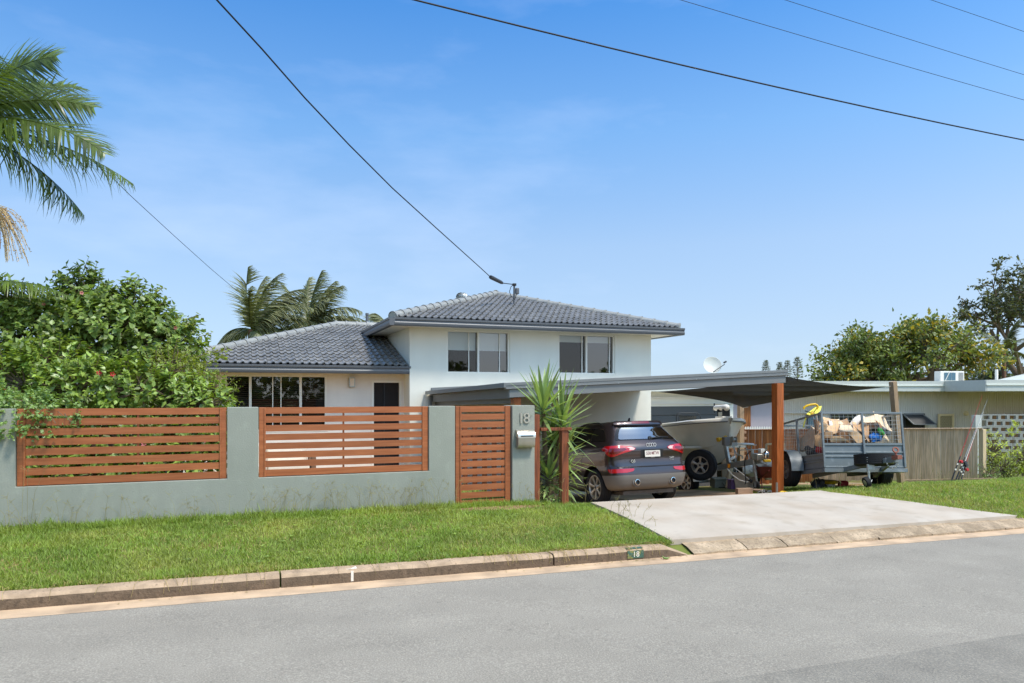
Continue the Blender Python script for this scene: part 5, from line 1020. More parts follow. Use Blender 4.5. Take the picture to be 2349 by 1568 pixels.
SPR = [spray([(380, 760), (420, 735), (460, 722)], 12.2, 16, .085, .07), spray([(390, 790), (440, 778), (485, 765)], 12.1, 16, .085, .07), spray([(420, 830), (480, 810), (528, 800)], 11.9, 20, .085, .07), spray([(200, 680), (205, 640), (195, 608)], 12.0, 16, .08, .065), spray([(190, 660), (205, 630), (212, 618)], 12.0, 10, .08, .065),
       spray([(330, 700), (360, 672), (372, 660)], 12.1, 12, .08, .065), spray([(260, 700), (270, 665), (285, 655)], 12.1, 12, .08, .065), spray([(345, 720), (375, 692), (382, 680)], 12.1, 12, .08, .065), spray([(20, 690), (45, 660), (55, 640)], 11.5, 12, .08, .065), spray([(80, 720), (88, 700), (92, 690)], 11.7, 10, .08, .06), spray([(400, 750), (430, 742), (450, 745)], 12.1, 12, .08, .065),
       spray([(430, 860), (470, 835), (515, 815)], 11.8, 18, .085, .07), spray([(440, 880), (480, 870), (500, 850)], 11.8, 14, .08, .06)]
leafmesh('spray', cat(SPR), MAT['leaf_lime'], sh1, sh1.location)
part('stems', stm, MAT['bark'], sh1, world=True, smooth=60)
for x, y, mt in ((187, 673, 'flower_pink'), (100, 698, 'flower_pink'), (403, 752, 'flower_pink'), (206, 797, 'flower_pink')): hib_flower(sh1, at_f(x, y, 11.35), mt, .028, sh1.location)
# hibiscus hedge, glossy, in front of it
B2 = at_f(220, 1100, 10.9)
hb = thing('hibiscus_hedge', 'glossy green hibiscus hedge with red flowers just behind the left slatted panel', 'hedge', (B2.x, B2.y, g(B2.x, B2.y)))
stm = MB()
vf = shoots([E(60, 890, 10.75, .65, .3, .50), E(190, 900, 10.8, .65, .3, .50), E(310, 900, 10.85, .6, .3, .42), E(400, 920, 10.9, .5, .3, .35, .9), E(470, 930, 10.9, .35, .3, .30, .8), E(120, 830, 11.0, .5, .3, .3, .8), E(90, 1010, 10.7, .9, .28, .45, 1), E(300, 1020, 10.8, .9, .28, .45, 1), E(450, 1010, 10.9, .5, .28, .4, 1.1), E(60, 1075, 10.6, .8, .25, .28), E(250, 1080, 10.7, .8, .25, .28), E(420, 1075, 10.8, .6, .25, .3, 1.1), E(510, 1000, 10.9, .2, .2, .35, .9)], 50, .26, .122, .070, 9, up=.95, droop=.12, stem_out=stm)
leafmesh('crown', vf, MAT['leaf_hib'], hb, hb.location); part('stems', stm, MAT['bark'], hb, world=True, smooth=60)
for x, y, mt in ((258, 859, 'flower_red'), (227, 857, 'flower_red'), (75, 915, 'flower_red'), (5, 893, 'flower_red'), (450, 965, 'flower_pink'), (470, 1010, 'flower_pink'), (330, 1020, 'flower_pink')): hib_flower(hb, at_f(x, y, 10.42), mt, .036, hb.location)
# yellow green feathery shrub at the corner
B3 = at_f(430, 1100, 11.6)
fs = thing('feathery_shrub', 'yellow green feathery shrub between the hibiscus hedge and the living room window', 'shrub', (B3.x, B3.y, g(B3.x, B3.y)))
stm = MB(); vf = shoots([E(390, 855, 11.5, .42, .4, .38), E(440, 890, 11.4, .42, .4, .35), E(490, 905, 11.3, .32, .3, .28), E(360, 900, 11.3, .3, .3, .3), E(470, 960, 11.4, .4, .3, .5, .6)], 80, .22, .052, .028, 12, up=.5, stem_out=stm)
leafmesh('crown', vf, MAT['leaf_lime'], fs, fs.location); part('stems', stm, MAT['bark'], fs, world=True, smooth=60)
# round-leaved creeper spilling over the fence top
B4 = at_f(70, 960, 9.0)
cr_ = thing('creeper', 'pale green round leaved creeper spilling over the top of the front fence', 'creeper', (B4.x, B4.y, 1.5))
stm = MB(); vf = shoots([E(35, 925, 8.75, .34, .22, .20), E(95, 935, 8.8, .32, .22, .16), E(140, 945, 8.75, .22, .16, .10), E(20, 965, 8.45, .28, .10, .15), E(85, 970, 8.5, .17, .09, .12), E(-60, 930, 8.5, .5, .25, .22)], 105, .17, .046, .044, 9, up=-.25, droop=.5)
leafmesh('crown', vf, MAT['leaf_pale'], cr_, cr_.location)
for k in range(7): stm.tube([at_f(-40 + k * 12, 915, 8.9), at_f(20 + k * 20, 925 + 5 * k % 17, 8.75), at_f(60 + k * 17, 950 + (k * 13) % 30, 8.55)], .004, 5)
part('stems', stm, MAT['bark'], cr_, world=True, smooth=60)

# ---------------------------------------------------------------- palms
def frond_geo(p0, d0, length, droop, n, ll, lw, plane=.9, lift=.35, taper=.25, wind=(0, 0, 0), petiole=.15, twist=0.0, gap=0.0):
    """a pinnate frond: returns rachis points and leaflet arrays"""
    p = np.array(p0, float); d = np.array(d0, float); d /= np.linalg.norm(d); pts = [p.copy()]; ds = [d.copy()]; N_ = 24
    for k in range(N_):
        d = d - UP * droop / N_ * (0.4 + 1.2 * k / N_) + np.array(wind) / N_; d /= np.linalg.norm(d); p = p + d * length / N_; pts.append(p.copy()); ds.append(d.copy())
    pts = np.array(pts); ds = np.array(ds); t = np.repeat(np.linspace(petiole, .99, n), 2); s = np.tile([-1.0, 1.0], n)[:, None]
    if gap: k_ = rng.random(len(t)) > gap; t = t[k_]; s = s[k_]
    i = t * N_; j = np.minimum(i.astype(int), N_ - 1); fr = (i - j)[:, None]
    P = pts[j] * (1 - fr) + pts[j + 1] * fr; D = unit(ds[j]); side = np.cross(D, UP); side = unit(side + 1e-6); upv = np.cross(side, D)
    if twist: c_, s_ = math.cos(twist), math.sin(twist); side, upv = side * c_ + upv * s_, upv * c_ - side * s_
    ld = unit(side * s * plane + D * (.35 + .5 * t[:, None]) + upv * lift * rng.uniform(.4, 1.2, (len(t), 1)) + rng.normal(size=P.shape) * .06 + np.array(wind) * .35)
    L_ = ll * (np.sin(np.pi * np.clip(t * .92 + .06, 0, 1)) ** .6 * (1 - taper * t)) * rnd(len(t), .85, 1.12)
    V, F = blades_arrays(P, ld, upv + rng.normal(size=P.shape) * .12, L_, np.full(len(t), lw) * rnd(len(t), .8, 1.2), rnd(len(t), .15, .55), 4)
    return pts, (V, F)
def frond(parent, base, mat, args, rr=.016):
    pts, vf = frond_geo(*args[0], **args[1]); m = MB(); m.tube([Vector(q - np.array(base)) for q in pts[::2]], list(np.linspace(rr, rr * .15, len(pts[::2]))), 5)
    V, F = vf; nv = len(m.v); me = npmesh('frond', np.concatenate([V - np.array(base)[None, :]]), F, mat); o = link('frond', me, parent)
    o2 = link('rachis', m.mesh('rachis', MAT['leaf_palm']), o); return o
# the near palm: crown out of frame to the left
pc = at_f(-110, 272, 11.4); palm = thing('garden_palm', 'feather palm leaning in from the left with large arching fronds above the shrub', 'palm', (pc.x, pc.y, 0.0))
m = MB(); m.tube([(pc.x - .1, pc.y, -.1), (pc.x - .05, pc.y, 1.5), (pc.x, pc.y, 3.4), (pc.x, pc.y, pc.z - .6)], [.16, .13, .12, .11], 14); part('trunk', m, MAT['palmtrunk'], palm, world=True, smooth=50)
m = MB(); m.tube([(pc.x, pc.y, pc.z - 1.0), (pc.x, pc.y, pc.z - .5), (pc.x, pc.y, pc.z + .05)], [.12, .13, .06], 14); part('crownshaft', m, MAT['leaf_palm'], palm, world=True, smooth=50)
RGT = np.array([CP, -SP, 0]); FWD = np.array([SP, CP, 0])
def dirc(r_, f_, u_): return RGT * r_ + FWD * f_ + UP * u_
for d, ln, dr, kw in ((dirc(.9, -.15, .75), 2.1, .75, dict(lift=0, twist=-1.25)), (dirc(1.0, .1, .42), 2.2, .7, dict(lift=0, twist=-1.0)), (dirc(1, -.1, .05), 2.75, .75, dict(lift=-.15, twist=-.8, gap=.08)), (dirc(1, .15, -.12), 2.9, .55, dict(lift=-.3, gap=.12)), (dirc(.8, .4, -.35), 2.3, .8, dict(lift=-.3, gap=.1)), (dirc(.6, -.5, .55), 2.0, .9, dict(lift=-.1)), (dirc(-.7, .3, .6), 2.4, 1.2, {}), (dirc(-.9, -.3, .3), 2.4, 1.2, {}), (dirc(-.2, .8, .6), 2.4, 1.2, {}), (dirc(.5, .6, .75), 2.2, .7, dict(twist=-.6))):
    frond(palm, palm.location, MAT['leaf_palm'], ((np.array(pc), d, ln, dr, 66, .88, .038), dict(plane=.95, **kw)), .022)
# low frond reaching over the shrub
frond(palm, palm.location, MAT['leaf_palm'], ((np.array(at_f(-90, 660, 11.2)), dirc(1, 0, .22), 1.75, .75, 40, .42, .035), dict(lift=-.35, plane=.8)), .018)
# seed stalks
P, D = [], []
c0 = np.array(at_f(-25, 470, 11.3)); m = MB(); V_ = []; F_ = []
for k in range(60):
    e = c0 + RGT * rng.uniform(.05, .62) + FWD * rng.normal() * .12 - UP * rng.uniform(.3, .95); mid = (c0 + e) / 2 + RGT * .12 + UP * .15; pts = [c0 * (1 - t) ** 2 + 2 * mid * t * (1 - t) + e * t * t for t in np.linspace(0, 1, 7)]
    m.tube([Vector(q) for q in pts], .004, 4, caps=False)
    for q in range(26):
        t = rng.uniform(.25, 1); p = c0 * (1 - t) ** 2 + 2 * mid * t * (1 - t) + e * t * t; P.append(p); D.append(rng.normal(size=3))
P = np.array(P); D = np.array(D); sv = leaves_arrays(P, D, rng.normal(size=P.shape), rnd(len(P), .018, .03), rnd(len(P), .014, .02))
so_ = part('seed_stalk', m, MAT['seed'], palm, world=True); leafmesh('seeds', sv, MAT['seed'], so_, palm.location)
# two wind-blown palms behind the house
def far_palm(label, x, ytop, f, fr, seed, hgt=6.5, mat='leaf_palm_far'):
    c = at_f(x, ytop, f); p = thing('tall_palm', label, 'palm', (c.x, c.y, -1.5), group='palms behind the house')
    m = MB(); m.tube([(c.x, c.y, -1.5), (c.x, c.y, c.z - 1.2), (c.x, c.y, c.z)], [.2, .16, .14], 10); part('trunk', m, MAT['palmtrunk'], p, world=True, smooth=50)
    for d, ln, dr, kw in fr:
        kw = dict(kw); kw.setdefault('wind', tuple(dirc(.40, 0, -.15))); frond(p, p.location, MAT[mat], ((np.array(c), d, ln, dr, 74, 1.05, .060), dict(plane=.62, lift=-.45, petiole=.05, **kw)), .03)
    return p
far_palm('taller of two windblown palms behind the lower roof', 577, 757, 30.5, [(dirc(-.25, 0, 1), 2.7, .2, {}), (dirc(-.1, .2, 1), 2.6, .8, {}), (dirc(.2, -.2, 1), 3.0, .9, {}), (dirc(.35, .2, .9), 3.1, 1.0, {}), (dirc(.6, -.1, .7), 3.1, 1.1, {}), (dirc(.8, .1, .5), 3.2, 1.0, {}), (dirc(-.8, .1, .25), 1.7, 1.5, dict(wind=tuple(dirc(.1, 0, -.2)))), (dirc(-.9, -.2, .0), 1.6, 1.2, dict(wind=(0, 0, 0))), (dirc(.3, -.3, -.1), 1.9, .9, {}), (dirc(.9, 0, .15), 2.6, .9, {}), (dirc(.0, -.5, .9), 2.6, 1.0, {}), (dirc(.5, .3, 1), 2.9, .9, {}), (dirc(.1, .3, .2), 1.6, 1.0, {})], 3)
far_palm('smaller windblown palm behind the lower roof ridge', 708, 752, 31.5, [(dirc(.0, 0, 1), 2.6, .15, {}), (dirc(.15, .2, 1), 2.5, .5, {}), (dirc(.35, -.2, 1), 2.6, .8, {}), (dirc(-.5, .1, .9), 2.3, .9, dict(wind=tuple(dirc(.3, 0, 0)))), (dirc(.9, .1, .55), 2.6, 1.0, dict(wind=tuple(dirc(.3, 0, -.1)))), (dirc(1, -.1, .35), 2.4, .9, dict(wind=tuple(dirc(.2, 0, -.1)))), (dirc(-.9, 0, .2), 2.0, 1.2, dict(wind=(0, 0, 0))), (dirc(.7, .2, .1), 2.1, 1.0, {}), (dirc(.2, -.3, .7), 2.0, 1.0, {}), (dirc(-.25, .2, 1), 2.4, .4, {}), (dirc(1, .2, .75), 3.1, 1.3, {}), (dirc(.8, -.3, .9), 2.9, 1.2, {}), (dirc(.9, .2, .2), 2.6, 1.1, {}), (dirc(-.7, -.2, .6), 2.2, 1.2, {})], 4)
far_palm('palm crown just showing beside the upper roof gutter', 888, 745, 34, [(dirc(-.6, 0, .8), .8, 1.0, {}), (dirc(.1, 0, 1), .7, .9, {}), (dirc(-.9, .1, .3), .8, 1.0, {}), (dirc(.7, .1, .7), .8, 1, {})], 5)

# ---------------------------------------------------------------- yucca beside the gate: each leaf a part
yl = MB(); ns = 7; rows = []
for k in range(ns + 1):
    t = k / ns; wv = .5 * (.62 + .9 * t) * (1 - t ** 2.2) if t > 0 else .22; wv = max(wv, .02); rows.append([(-wv, t, -.10 * t * t), (0, t, -.02 * wv - .10 * t * t), (wv, t, -.10 * t * t)])
yl.grid(rows); yl_me = [yl.mesh('leaf', MAT['leaf_yucca'])]
yc = at_Y(1262, 1150, 10.42); yuc = thing('yucca', 'tall spiky green yucca between the two hardwood posts beside the pillar', 'yucca', (yc.x, yc.y, g(yc.x, yc.y)))
m = MB()
def ros(x, y, Y, n, ln, spread=1.0, low=-.45):
    c = at_Y(x, y, Y); b = Vector(yuc.location); m.tube([(yc.x + random.uniform(-.08, .08), yc.y, g(yc.x, yc.y) - .05), (c.x * .6 + yc.x * .4, c.y, (c.z) * .5), (c.x, c.y, c.z)], [.05, .045, .035], 8)
    for k in range(n):
        t = (k + .5) / n; el = R(84) * (1 - t) + R(math.degrees(low)) * t + random.uniform(-.12, .12); az = k * 2.39996 + random.uniform(-.2, .2)
        d = Vector((math.cos(az) * math.cos(el) * spread, math.sin(az) * math.cos(el) * spread, math.sin(el))).normalized()
        L_ = ln * random.uniform(.8, 1.1) * (1.05 - .15 * t); wd = .062 * random.uniform(.85, 1.15)
        q = d.to_track_quat('Y', 'Z'); o = link('leaf', yl_me[0], yuc, c + Vector((0, 0, -.22 * t)) - b, q.to_euler()); o.scale = (wd, L_, L_ * .9)
for a in ((1245, 930, 10.45, 56, .72), (1288, 962, 10.45, 62, .76, 1, -.6), (1266, 1005, 10.6, 42, .58, 1, -.6), (1290, 1035, 10.55, 52, .60, 1, -.8), (1258, 1085, 10.4, 46, .48), (1294, 1085, 10.6, 46, .48, 1, -.7)): ros(*a)
part('trunk', m, MAT['bark'], yuc, world=True, smooth=50)
B5 = at_Y(1268, 1130, 10.3); gc = thing('groundcover_shrub', 'small leafy green shrub at the foot of the yucca', 'shrub', (B5.x, B5.y, g(B5.x, B5.y)))
leafmesh('crown', shoots([((B5.x, B5.y, g(B5.x, B5.y) + .16), (.2, .14, .2), 1.0)], 130, .12, .05, .03, 8), MAT['leaf_pale'], gc, gc.location)

# ---------------------------------------------------------------- trees: branching limbs with leaf clumps at the twigs
def grow(m, p, d, L_, r, depth, tips, spread=.6, up=.15, rr=None, nb=(2, 3), curve=.2):
    rr = rr or random; pts = [p]; q = p.copy(); dd = d.copy(); n = 4
    for k in range(n):
        dd = (dd + Vector((rr.gauss(0, curve), rr.gauss(0, curve), rr.gauss(0, curve) + up * .3)) * .5).normalized(); q = q + dd * L_ / n; pts.append(q.copy())
        if depth <= 1: tips.append((q.copy(), dd.copy()))
    m.tube(pts, list(np.linspace(r, r * .6, n + 1)), 6 if depth > 1 else 4, caps=False)
    if depth == 0: return
    for k in range(rr.randint(*nb)):
        a = Vector((rr.gauss(0, 1), rr.gauss(0, 1), rr.gauss(0, .6))); a = (a - dd * a.dot(dd)).normalized(); nd = (dd * (1 - spread * .5) + a * spread + Vector((0, 0, up))).normalized()
        s0 = rr.uniform(.55, 1.0); i = min(n, max(1, int(s0 * n))); grow(m, pts[i].copy(), nd, L_ * rr.uniform(.62, .85), r * .58, depth - 1, tips, spread, up, rr, nb, curve)
def tree(name, label, loc, hgt, trunk_r, depth, seed, mats, leaf, per_tip, clump, spread=.6, up=.2, trunk_h=.3, L0=None, nb=(2, 3), group=None, flat=1.0, cat_='tree', lean=(0, 0, 1), rad=None):
    rr = random.Random(seed); t = thing(name, label, cat_, loc, group=group); m = MB(); tips = []; base = Vector(loc)
    d = Vector(lean).normalized(); top = base + d * hgt * trunk_h; m.tube([base - Vector((0, 0, .3)), base + d * hgt * trunk_h * .5, top], [trunk_r * 1.2, trunk_r, trunk_r * .8], 9)
    for k in range(rr.randint(4, 5)):
        a = 2 * math.pi * (k + rr.random() * .6) / 4.5; nd = Vector((math.cos(a) * spread * 1.3, math.sin(a) * spread * 1.3, .8)).normalized(); grow(m, top.copy(), nd, (L0 or hgt * .3), trunk_r * .6, depth, tips, spread, up, rr, nb)
    if rad:                                       # stretch the limbs to the crown's real height and spread
        mz = max(q[0].z - base.z for q in tips); mr = sorted((q[0] - base).xy.length for q in tips)[int(len(tips) * .97)]
        S_ = lambda p: Vector((base.x + (p[0] - base.x) * rad / mr, base.y + (p[1] - base.y) * rad / mr, base.z + (p[2] - base.z) * hgt / mz))
        m.v = [tuple(S_(p)) for p in m.v]; tips = [(S_(q[0]), q[1]) for q in tips]
    part('trunk', m, MAT['bark'], t, world=True, smooth=60)
    P = np.array([q[0] for q in tips]); DD = np.array([q[1] for q in tips]); first = None
    for mt, share in mats:
        n = int(len(P) * per_tip * share); i = rng.integers(0, len(P), n)
        if mt == 'leaf_yel':     # yellowing foliage hangs together on whole limbs
            ph = np.sin(P[i] @ np.array([.9, .6, .8]) * .9 + seed) + .5 * np.sin(P[i] @ np.array([-.5, 1.1, .4]) * 1.3); i = i[np.argsort(-ph)][:int(n * .45)]; i = np.concatenate([i, i]); n = len(i)
        p = P[i] + rng.normal(size=(n, 3)) * clump * np.array([1, 1, flat]); D = unit(rng.normal(size=(n, 3)) + DD[i] * .8 - UP * .2); N = unit(rng.normal(size=(n, 3)) * .8 + UP)
        o = leafmesh('crown', leaves_arrays(p, D, N, leaf * rnd(n, .6, 1.3), leaf * .62 * rnd(n, .6, 1.2)), MAT[mt], t, base)
    return t
p = at_f(2045, 905, 46); tree('spreading_tree', 'broad round tree with yellowing leaves behind the neighbouring house', (p.x, p.y, -2.2), 8.6, .38, 4, 5, (('leaf_tree', .86), ('leaf_yel', .14)), .30, 16, .30, spread=.85, up=.16, trunk_h=.26, L0=2.6, nb=(2, 3), rad=5.3)
p = at_f(2345, 905, 58); tree('tall_tree', 'tall open grey green tree at the edge of the picture beyond the roofs', (p.x, p.y, -2.5), 15.5, .42, 4, 23, (('leaf_dark', 1.0),), .34, 6.0, .17, spread=.85, up=.12, trunk_h=.25, L0=4.2, nb=(2, 3), flat=.6, rad=5.2)
p = at_f(2262, 905, 52); tree('dark_shrub_tree', 'low dark green tree between the yellowing tree and the vent pipe', (p.x, p.y, -2.2), 5.6, .2, 3, 8, (('leaf_dark', 1.0),), .26, 14, .25, spread=.7, up=.3, trunk_h=.3, L0=1.3, rad=1.6)
p = at_f(2335, 905, 75); tree('far_tree', 'small rounded far tree above the white roof', (p.x, p.y, -2.2), 5.8, .2, 3, 9, (('leaf_tree', 1.0),), .35, 12, .3, spread=.8, up=.15, trunk_h=.35, L0=1.2, rad=2.0)
# the palm in front of the tall tree
c = at_f(2303, 808, 50); pr_ = thing('slender_palm', 'slender palm with upright fronds in front of the tall tree', 'palm', (c.x, c.y, -2))
m = MB(); m.tube([(c.x, c.y, -2), (c.x, c.y, c.z)], [.16, .12], 10); part('trunk', m, MAT['palmtrunk'], pr_, world=True, smooth=50)
for k in range(11):
    a = k * 2.4; el = (1.3, 1.0, .7, .2, -.1)[k % 5]; d = dirc(math.cos(a) * math.cos(el), math.sin(a) * math.cos(el), math.sin(el)); frond(pr_, pr_.location, MAT['leaf_dark'], ((np.array(c), d, 2.4, 1.0, 44, .8, .06), dict(plane=.7, lift=-.1)), .03)
# hoop pines: thin trunk, tufted whorls
def hoop(x, ytop, ybase, f, label, seed):
    rr = random.Random(seed); a = at_f(x, ytop, f); b = at_f(x, ybase, f); t = thing('hoop_pine', label, 'pine', (b.x, b.y, -2), group='hoop pines on the skyline'); m = MB(); m.tube([(b.x, b.y, -2), (a.x, a.y, a.z)], [.16, .03], 6); V = []
    H = a.z - b.z; P = []
    for k in range(9):
        z = a.z - H * (k + .2) / 9; n = 6
        for j in range(n):
            an = 2 * math.pi * j / n + rr.random(); ln = (.35 + .9 * min(1, (k + .6) / 5)) * rr.uniform(.7, 1.1) * H * .16; q = Vector((a.x + math.cos(an) * ln, a.y + math.sin(an) * ln, z + ln * .25)); m.tube([(a.x, a.y, z), q], [.035, .02], 4, caps=False)
            for _ in range(16): P.append(np.array(q) + rng.normal(size=3) * np.array([.22, .22, .16]) * H * .16)
    part('trunk', m, MAT['bark'], t, world=True); P = np.array(P); n = len(P); leafmesh('crown', leaves_arrays(P, rng.normal(size=(n, 3)), rng.normal(size=(n, 3)), rnd(n, .10, .2), rnd(n, .08, .14)), MAT['leaf_dark'], t, t.location)
for i, (x, yt, lb) in enumerate(((1757, 829, 'hoop pine on the skyline nearest the satellite dish'), (1789, 833, 'second hoop pine from the satellite dish on the skyline'), (1806, 829, 'hoop pine directly above the carport end'), (1829, 822, 'tallest hoop pine, just past the carport end'))): hoop(x, yt, 872, 120 if i != 3 else 110, lb, i)
p = at_f(1870, 905, 60); tree('hazy_shrub', 'loose green bush between the hoop pines and the yellowing tree', (p.x, p.y, -2.2), 4.6, .15, 2, 31, (('leaf_tree', 1.0),), .28, 8, .25, spread=.7, up=.2, trunk_h=.3, L0=1.1, rad=1.8)
# weedy shrubs by the breeze block wall
def weed(x, y, f, rx, rz, mt, label, ll=.07, name='weedy_shrub'):
    c = at_f(x, y, f); t = thing(name, label, 'shrub', (c.x, c.y, g(c.x, c.y)), group='weedy shrubs by the block wall'); st_ = MB(); z0 = g(c.x, c.y)
    leafmesh('crown', shoots([((c.x, c.y, c.z), (rx, rx * .7, rz), 1.0), ((c.x, c.y, (c.z + z0) / 2), (rx * .9, rx * .6, max(.15, (c.z - z0) / 2)), .6)], 60, .24, ll, ll * .5, 8, up=.8, stem_out=st_), MAT[mt], t, t.location); part('stems', st_, MAT['bark'], t, world=True)
weed(2280, 1040, 18.4, .30, .45, 'leaf_weed', 'bright lime green shrub right behind the paling fence end'); weed(2305, 1075, 18.0, .34, .30, 'leaf_lime', 'low straggly yellow green shrub in front of the block wall'); weed(2345, 1060, 18.2, .30, .45, 'leaf_weed', 'thin yellow leaved shrub at the picture edge by the block wall'); weed(2270, 1085, 17.6, .2, .18, 'leaf_pale', 'small pale leafed weed clump at the foot of the paling fence end', .05)
for x, y, f, lab in ((2325, 975, 18.8, 'thin sapling with one leaf cluster against the upper blocks'), (2322, 990, 18.6, 'thin sapling against the middle of the block wall')):
    c = at_f(x, y, f); t = thing('sapling', lab, 'sapling', (c.x, c.y, g(c.x, c.y)), group='saplings by the block wall'); m = MB(); m.tube([(c.x, c.y, g(c.x, c.y)), (c.x + .03, c.y, c.z)], [.008, .005], 5); part('stem', m, MAT['bark'], t, world=True); leafmesh('crown', shoots([(tuple(c), (.12, .1, .06), 1)], 120, .08, .06, .03, 6), MAT['leaf_weed'], t, t.location)

# ---------------------------------------------------------------- grass
def in_drive(x, y): return (x > 4.63 + .2 * np.clip((y - 7.035) / 2.385, 0, 1) + .03 * np.sin(y * 17)) & (x < 10.40 - 1.32 * np.clip((y - 7.035) / 2.385 * 1.08, 0, 1) ** .8) & (y < 9.48)
def gvec(x, y): return np.array([g(a, b) for a, b in zip(x, y)])
def lawn(name, regions, mat='grass'):
    parts = []
    for (x0, x1, y0, y1, dens, hh, ww, fil) in regions:
        n = int((x1 - x0) * (y1 - y0) * dens); x = rnd(n, x0, x1); y = rnd(n, y0, y1)
        k = np.ones(n, bool) if fil is None else fil(x, y); x, y = x[k], y[k]; n = len(x)
        clump = .5 + .5 * np.sin(x * 5.1 + 2 * np.sin(y * 4.3)) * np.sin(y * 6.7 + 1.7 * np.sin(x * 3.1)); z = gvec(x, y)
        az = rnd(n, 0, 2 * np.pi); ln = rnd(n, 0.15, .9); D = np.stack([np.cos(az) * ln, np.sin(az) * ln, np.ones(n)], 1); N = np.stack([-np.cos(az), -np.sin(az), np.zeros(n)], 1) + rng.normal(size=(n, 3)) * .2
        h = hh * rnd(n, .5, 1.15) * (.75 + .5 * clump)
        parts.append(blades_arrays(np.stack([x, y, z - .005], 1), D, N, h, ww * rnd(n, .7, 1.3), rnd(n, .1, .5), 2))
    V, F = cat(parts); me = npmesh(name, V, F, MAT[mat]); o = link(name, me); return o
nodrive = lambda x, y: ~in_drive(x, y) & ~((((x - 3.5) / .75) ** 2 + ((y - 9.52) / .2) ** 2 < 1) & (rng.random(len(x)) < .72))
edge = lambda x, y: (6.955 + .02 * np.sin(x * 9) + .015 * np.sin(x * 23) < y) & nodrive(x, y)
gr = lawn('verge_grass', [(-4.6, 4.95, 6.93, 9.99, 3400, .060, .0075, edge), (-4.6, 4.7, 9.6, 9.99, 2600, .11, .008, nodrive), (-4.6, 4.8, 6.95, 7.25, 2200, .055, .007, edge)]); tag(gr, 'short green lawn grass on the footpath verge', 'grass', kind='stuff')
right = lambda x, y: nodrive(x, y) & ~((x < 10.45) & (y > 9.4)) & ~((x < 9.3)) 
gr2 = lawn('side_grass', [(8.9, 17.8, 6.96, 9.6, 2100, .065, .009, lambda x, y: nodrive(x, y) & (x > 8.9)), (9.3, 18.5, 9.6, 13.2, 1500, .085, .010, lambda x, y: ~((x < 10.5) & (y > 11.2)))]); tag(gr2, 'longer green grass round the box trailer up to the paling fence', 'grass', kind='stuff')
yd = lawn('yard_grass', [(2.4, 4.5, 10.3, 14.5, 700, .07, .012, None), (-4, 2.4, 10.3, 13.5, 300, .07, .012, None)]); tag(yd, 'patchy grass in the front yard seen through the gate', 'grass', kind='stuff')
# seed heads along the foot of the wall and other stray stalks
def stalks(name, label, spots):
    m = MB(); P, D = [], []
    for (x, y, h, lx) in spots:
        z = g(x, y); top = Vector((x + lx, y - .02, z + h)); mid = Vector((x + lx * .3, y, z + h * .6)); m.tube([(x, y, z), mid, top], [.0022, .0018, .0012], 4, caps=False)
        for k in range(random.choice((3, 4, 5))):
            a = random.uniform(-1, 1); e = top + Vector((a * .06, random.uniform(-.02, .02), random.uniform(-.03, .05))); m.tube([top - Vector((0, 0, .01 * k)), e], [.002, .0012], 4, caps=False)
    return single(name, m, MAT['grass_seed'], label, 'grass', kind='stuff')
rr = random.Random(4)
sp = [(rr.uniform(-4.0, 2.9), rr.uniform(9.72, 9.95), rr.uniform(.14, .36), rr.uniform(-.14, .14)) for _ in range(110)] + [(rr.uniform(.3, 2.9), rr.uniform(9.75, 9.95), rr.uniform(.2, .42), rr.uniform(-.16, .16)) for _ in range(60)] + [(rr.uniform(3.8, 4.9), rr.uniform(9.6, 9.95), rr.uniform(.12, .4), rr.uniform(-.12, .12)) for _ in range(24)] + [(-2.38, 9.8, .72, .04), (-2.33, 9.82, .70, .01), (-2.3, 9.8, .74, .18), (-2.62, 9.8, .5, -.08), (-2.25, 9.85, .45, .22), (-2.5, 9.8, .4, -.02)] + [(rr.uniform(4.6, 4.9), rr.uniform(7.3, 8.6), rr.uniform(.1, .25), rr.uniform(-.1, .1)) for _ in range(12)] + [(rr.uniform(9.4, 14), rr.uniform(9.6, 10.6), rr.uniform(.15, .3), rr.uniform(-.1, .1)) for _ in range(24)]
stalks('seed_stalks', 'thin dry grass seed stalks along the foot of the wall', sp)

patchy = lambda x, y: edge(x, y) & (np.sin(x * 1.7 + 1.3 * np.sin(y * 2.1)) * np.sin(y * 2.9 + np.sin(x * .9) * 2) + rng.normal(size=len(x)) * .45 > .62)
dry = lawn('dry_grass', [(-4.6, 4.85, 6.95, 9.9, 1500, .05, .006, patchy), (-4.6, 4.8, 6.94, 7.08, 1500, .05, .006, edge), (8.9, 17, 6.96, 10.5, 420, .07, .008, lambda x, y: nodrive(x, y) & (x > 9.0))], 'grass_dry'); tag(dry, 'dry straw coloured blades scattered through the lawn', 'grass', kind='stuff')
# broad-leaved weeds dotted through the verge
rr = random.Random(12); P, D, N = [], [], []
for k in range(70):
    x, y = rr.uniform(-4.4, 4.6), rr.uniform(7.0, 9.8); z = g(x, y) + .03
    for j in range(rr.randint(5, 8)):
        a = j * 1.0 + rr.random(); P.append((x, y, z)); D.append((math.cos(a), math.sin(a), .35)); N.append((-.3 * math.cos(a), -.3 * math.sin(a), 1))
n = len(P); V, F = leaves_arrays(np.array(P), np.array(D), np.array(N), rnd(n, .03, .065), rnd(n, .014, .026)); o = link('lawn_weeds', npmesh('lawn_weeds', V, F, MAT['leaf_hib'])); tag(o, 'small broad leaved weeds dotted through the verge lawn', 'weeds', kind='stuff')

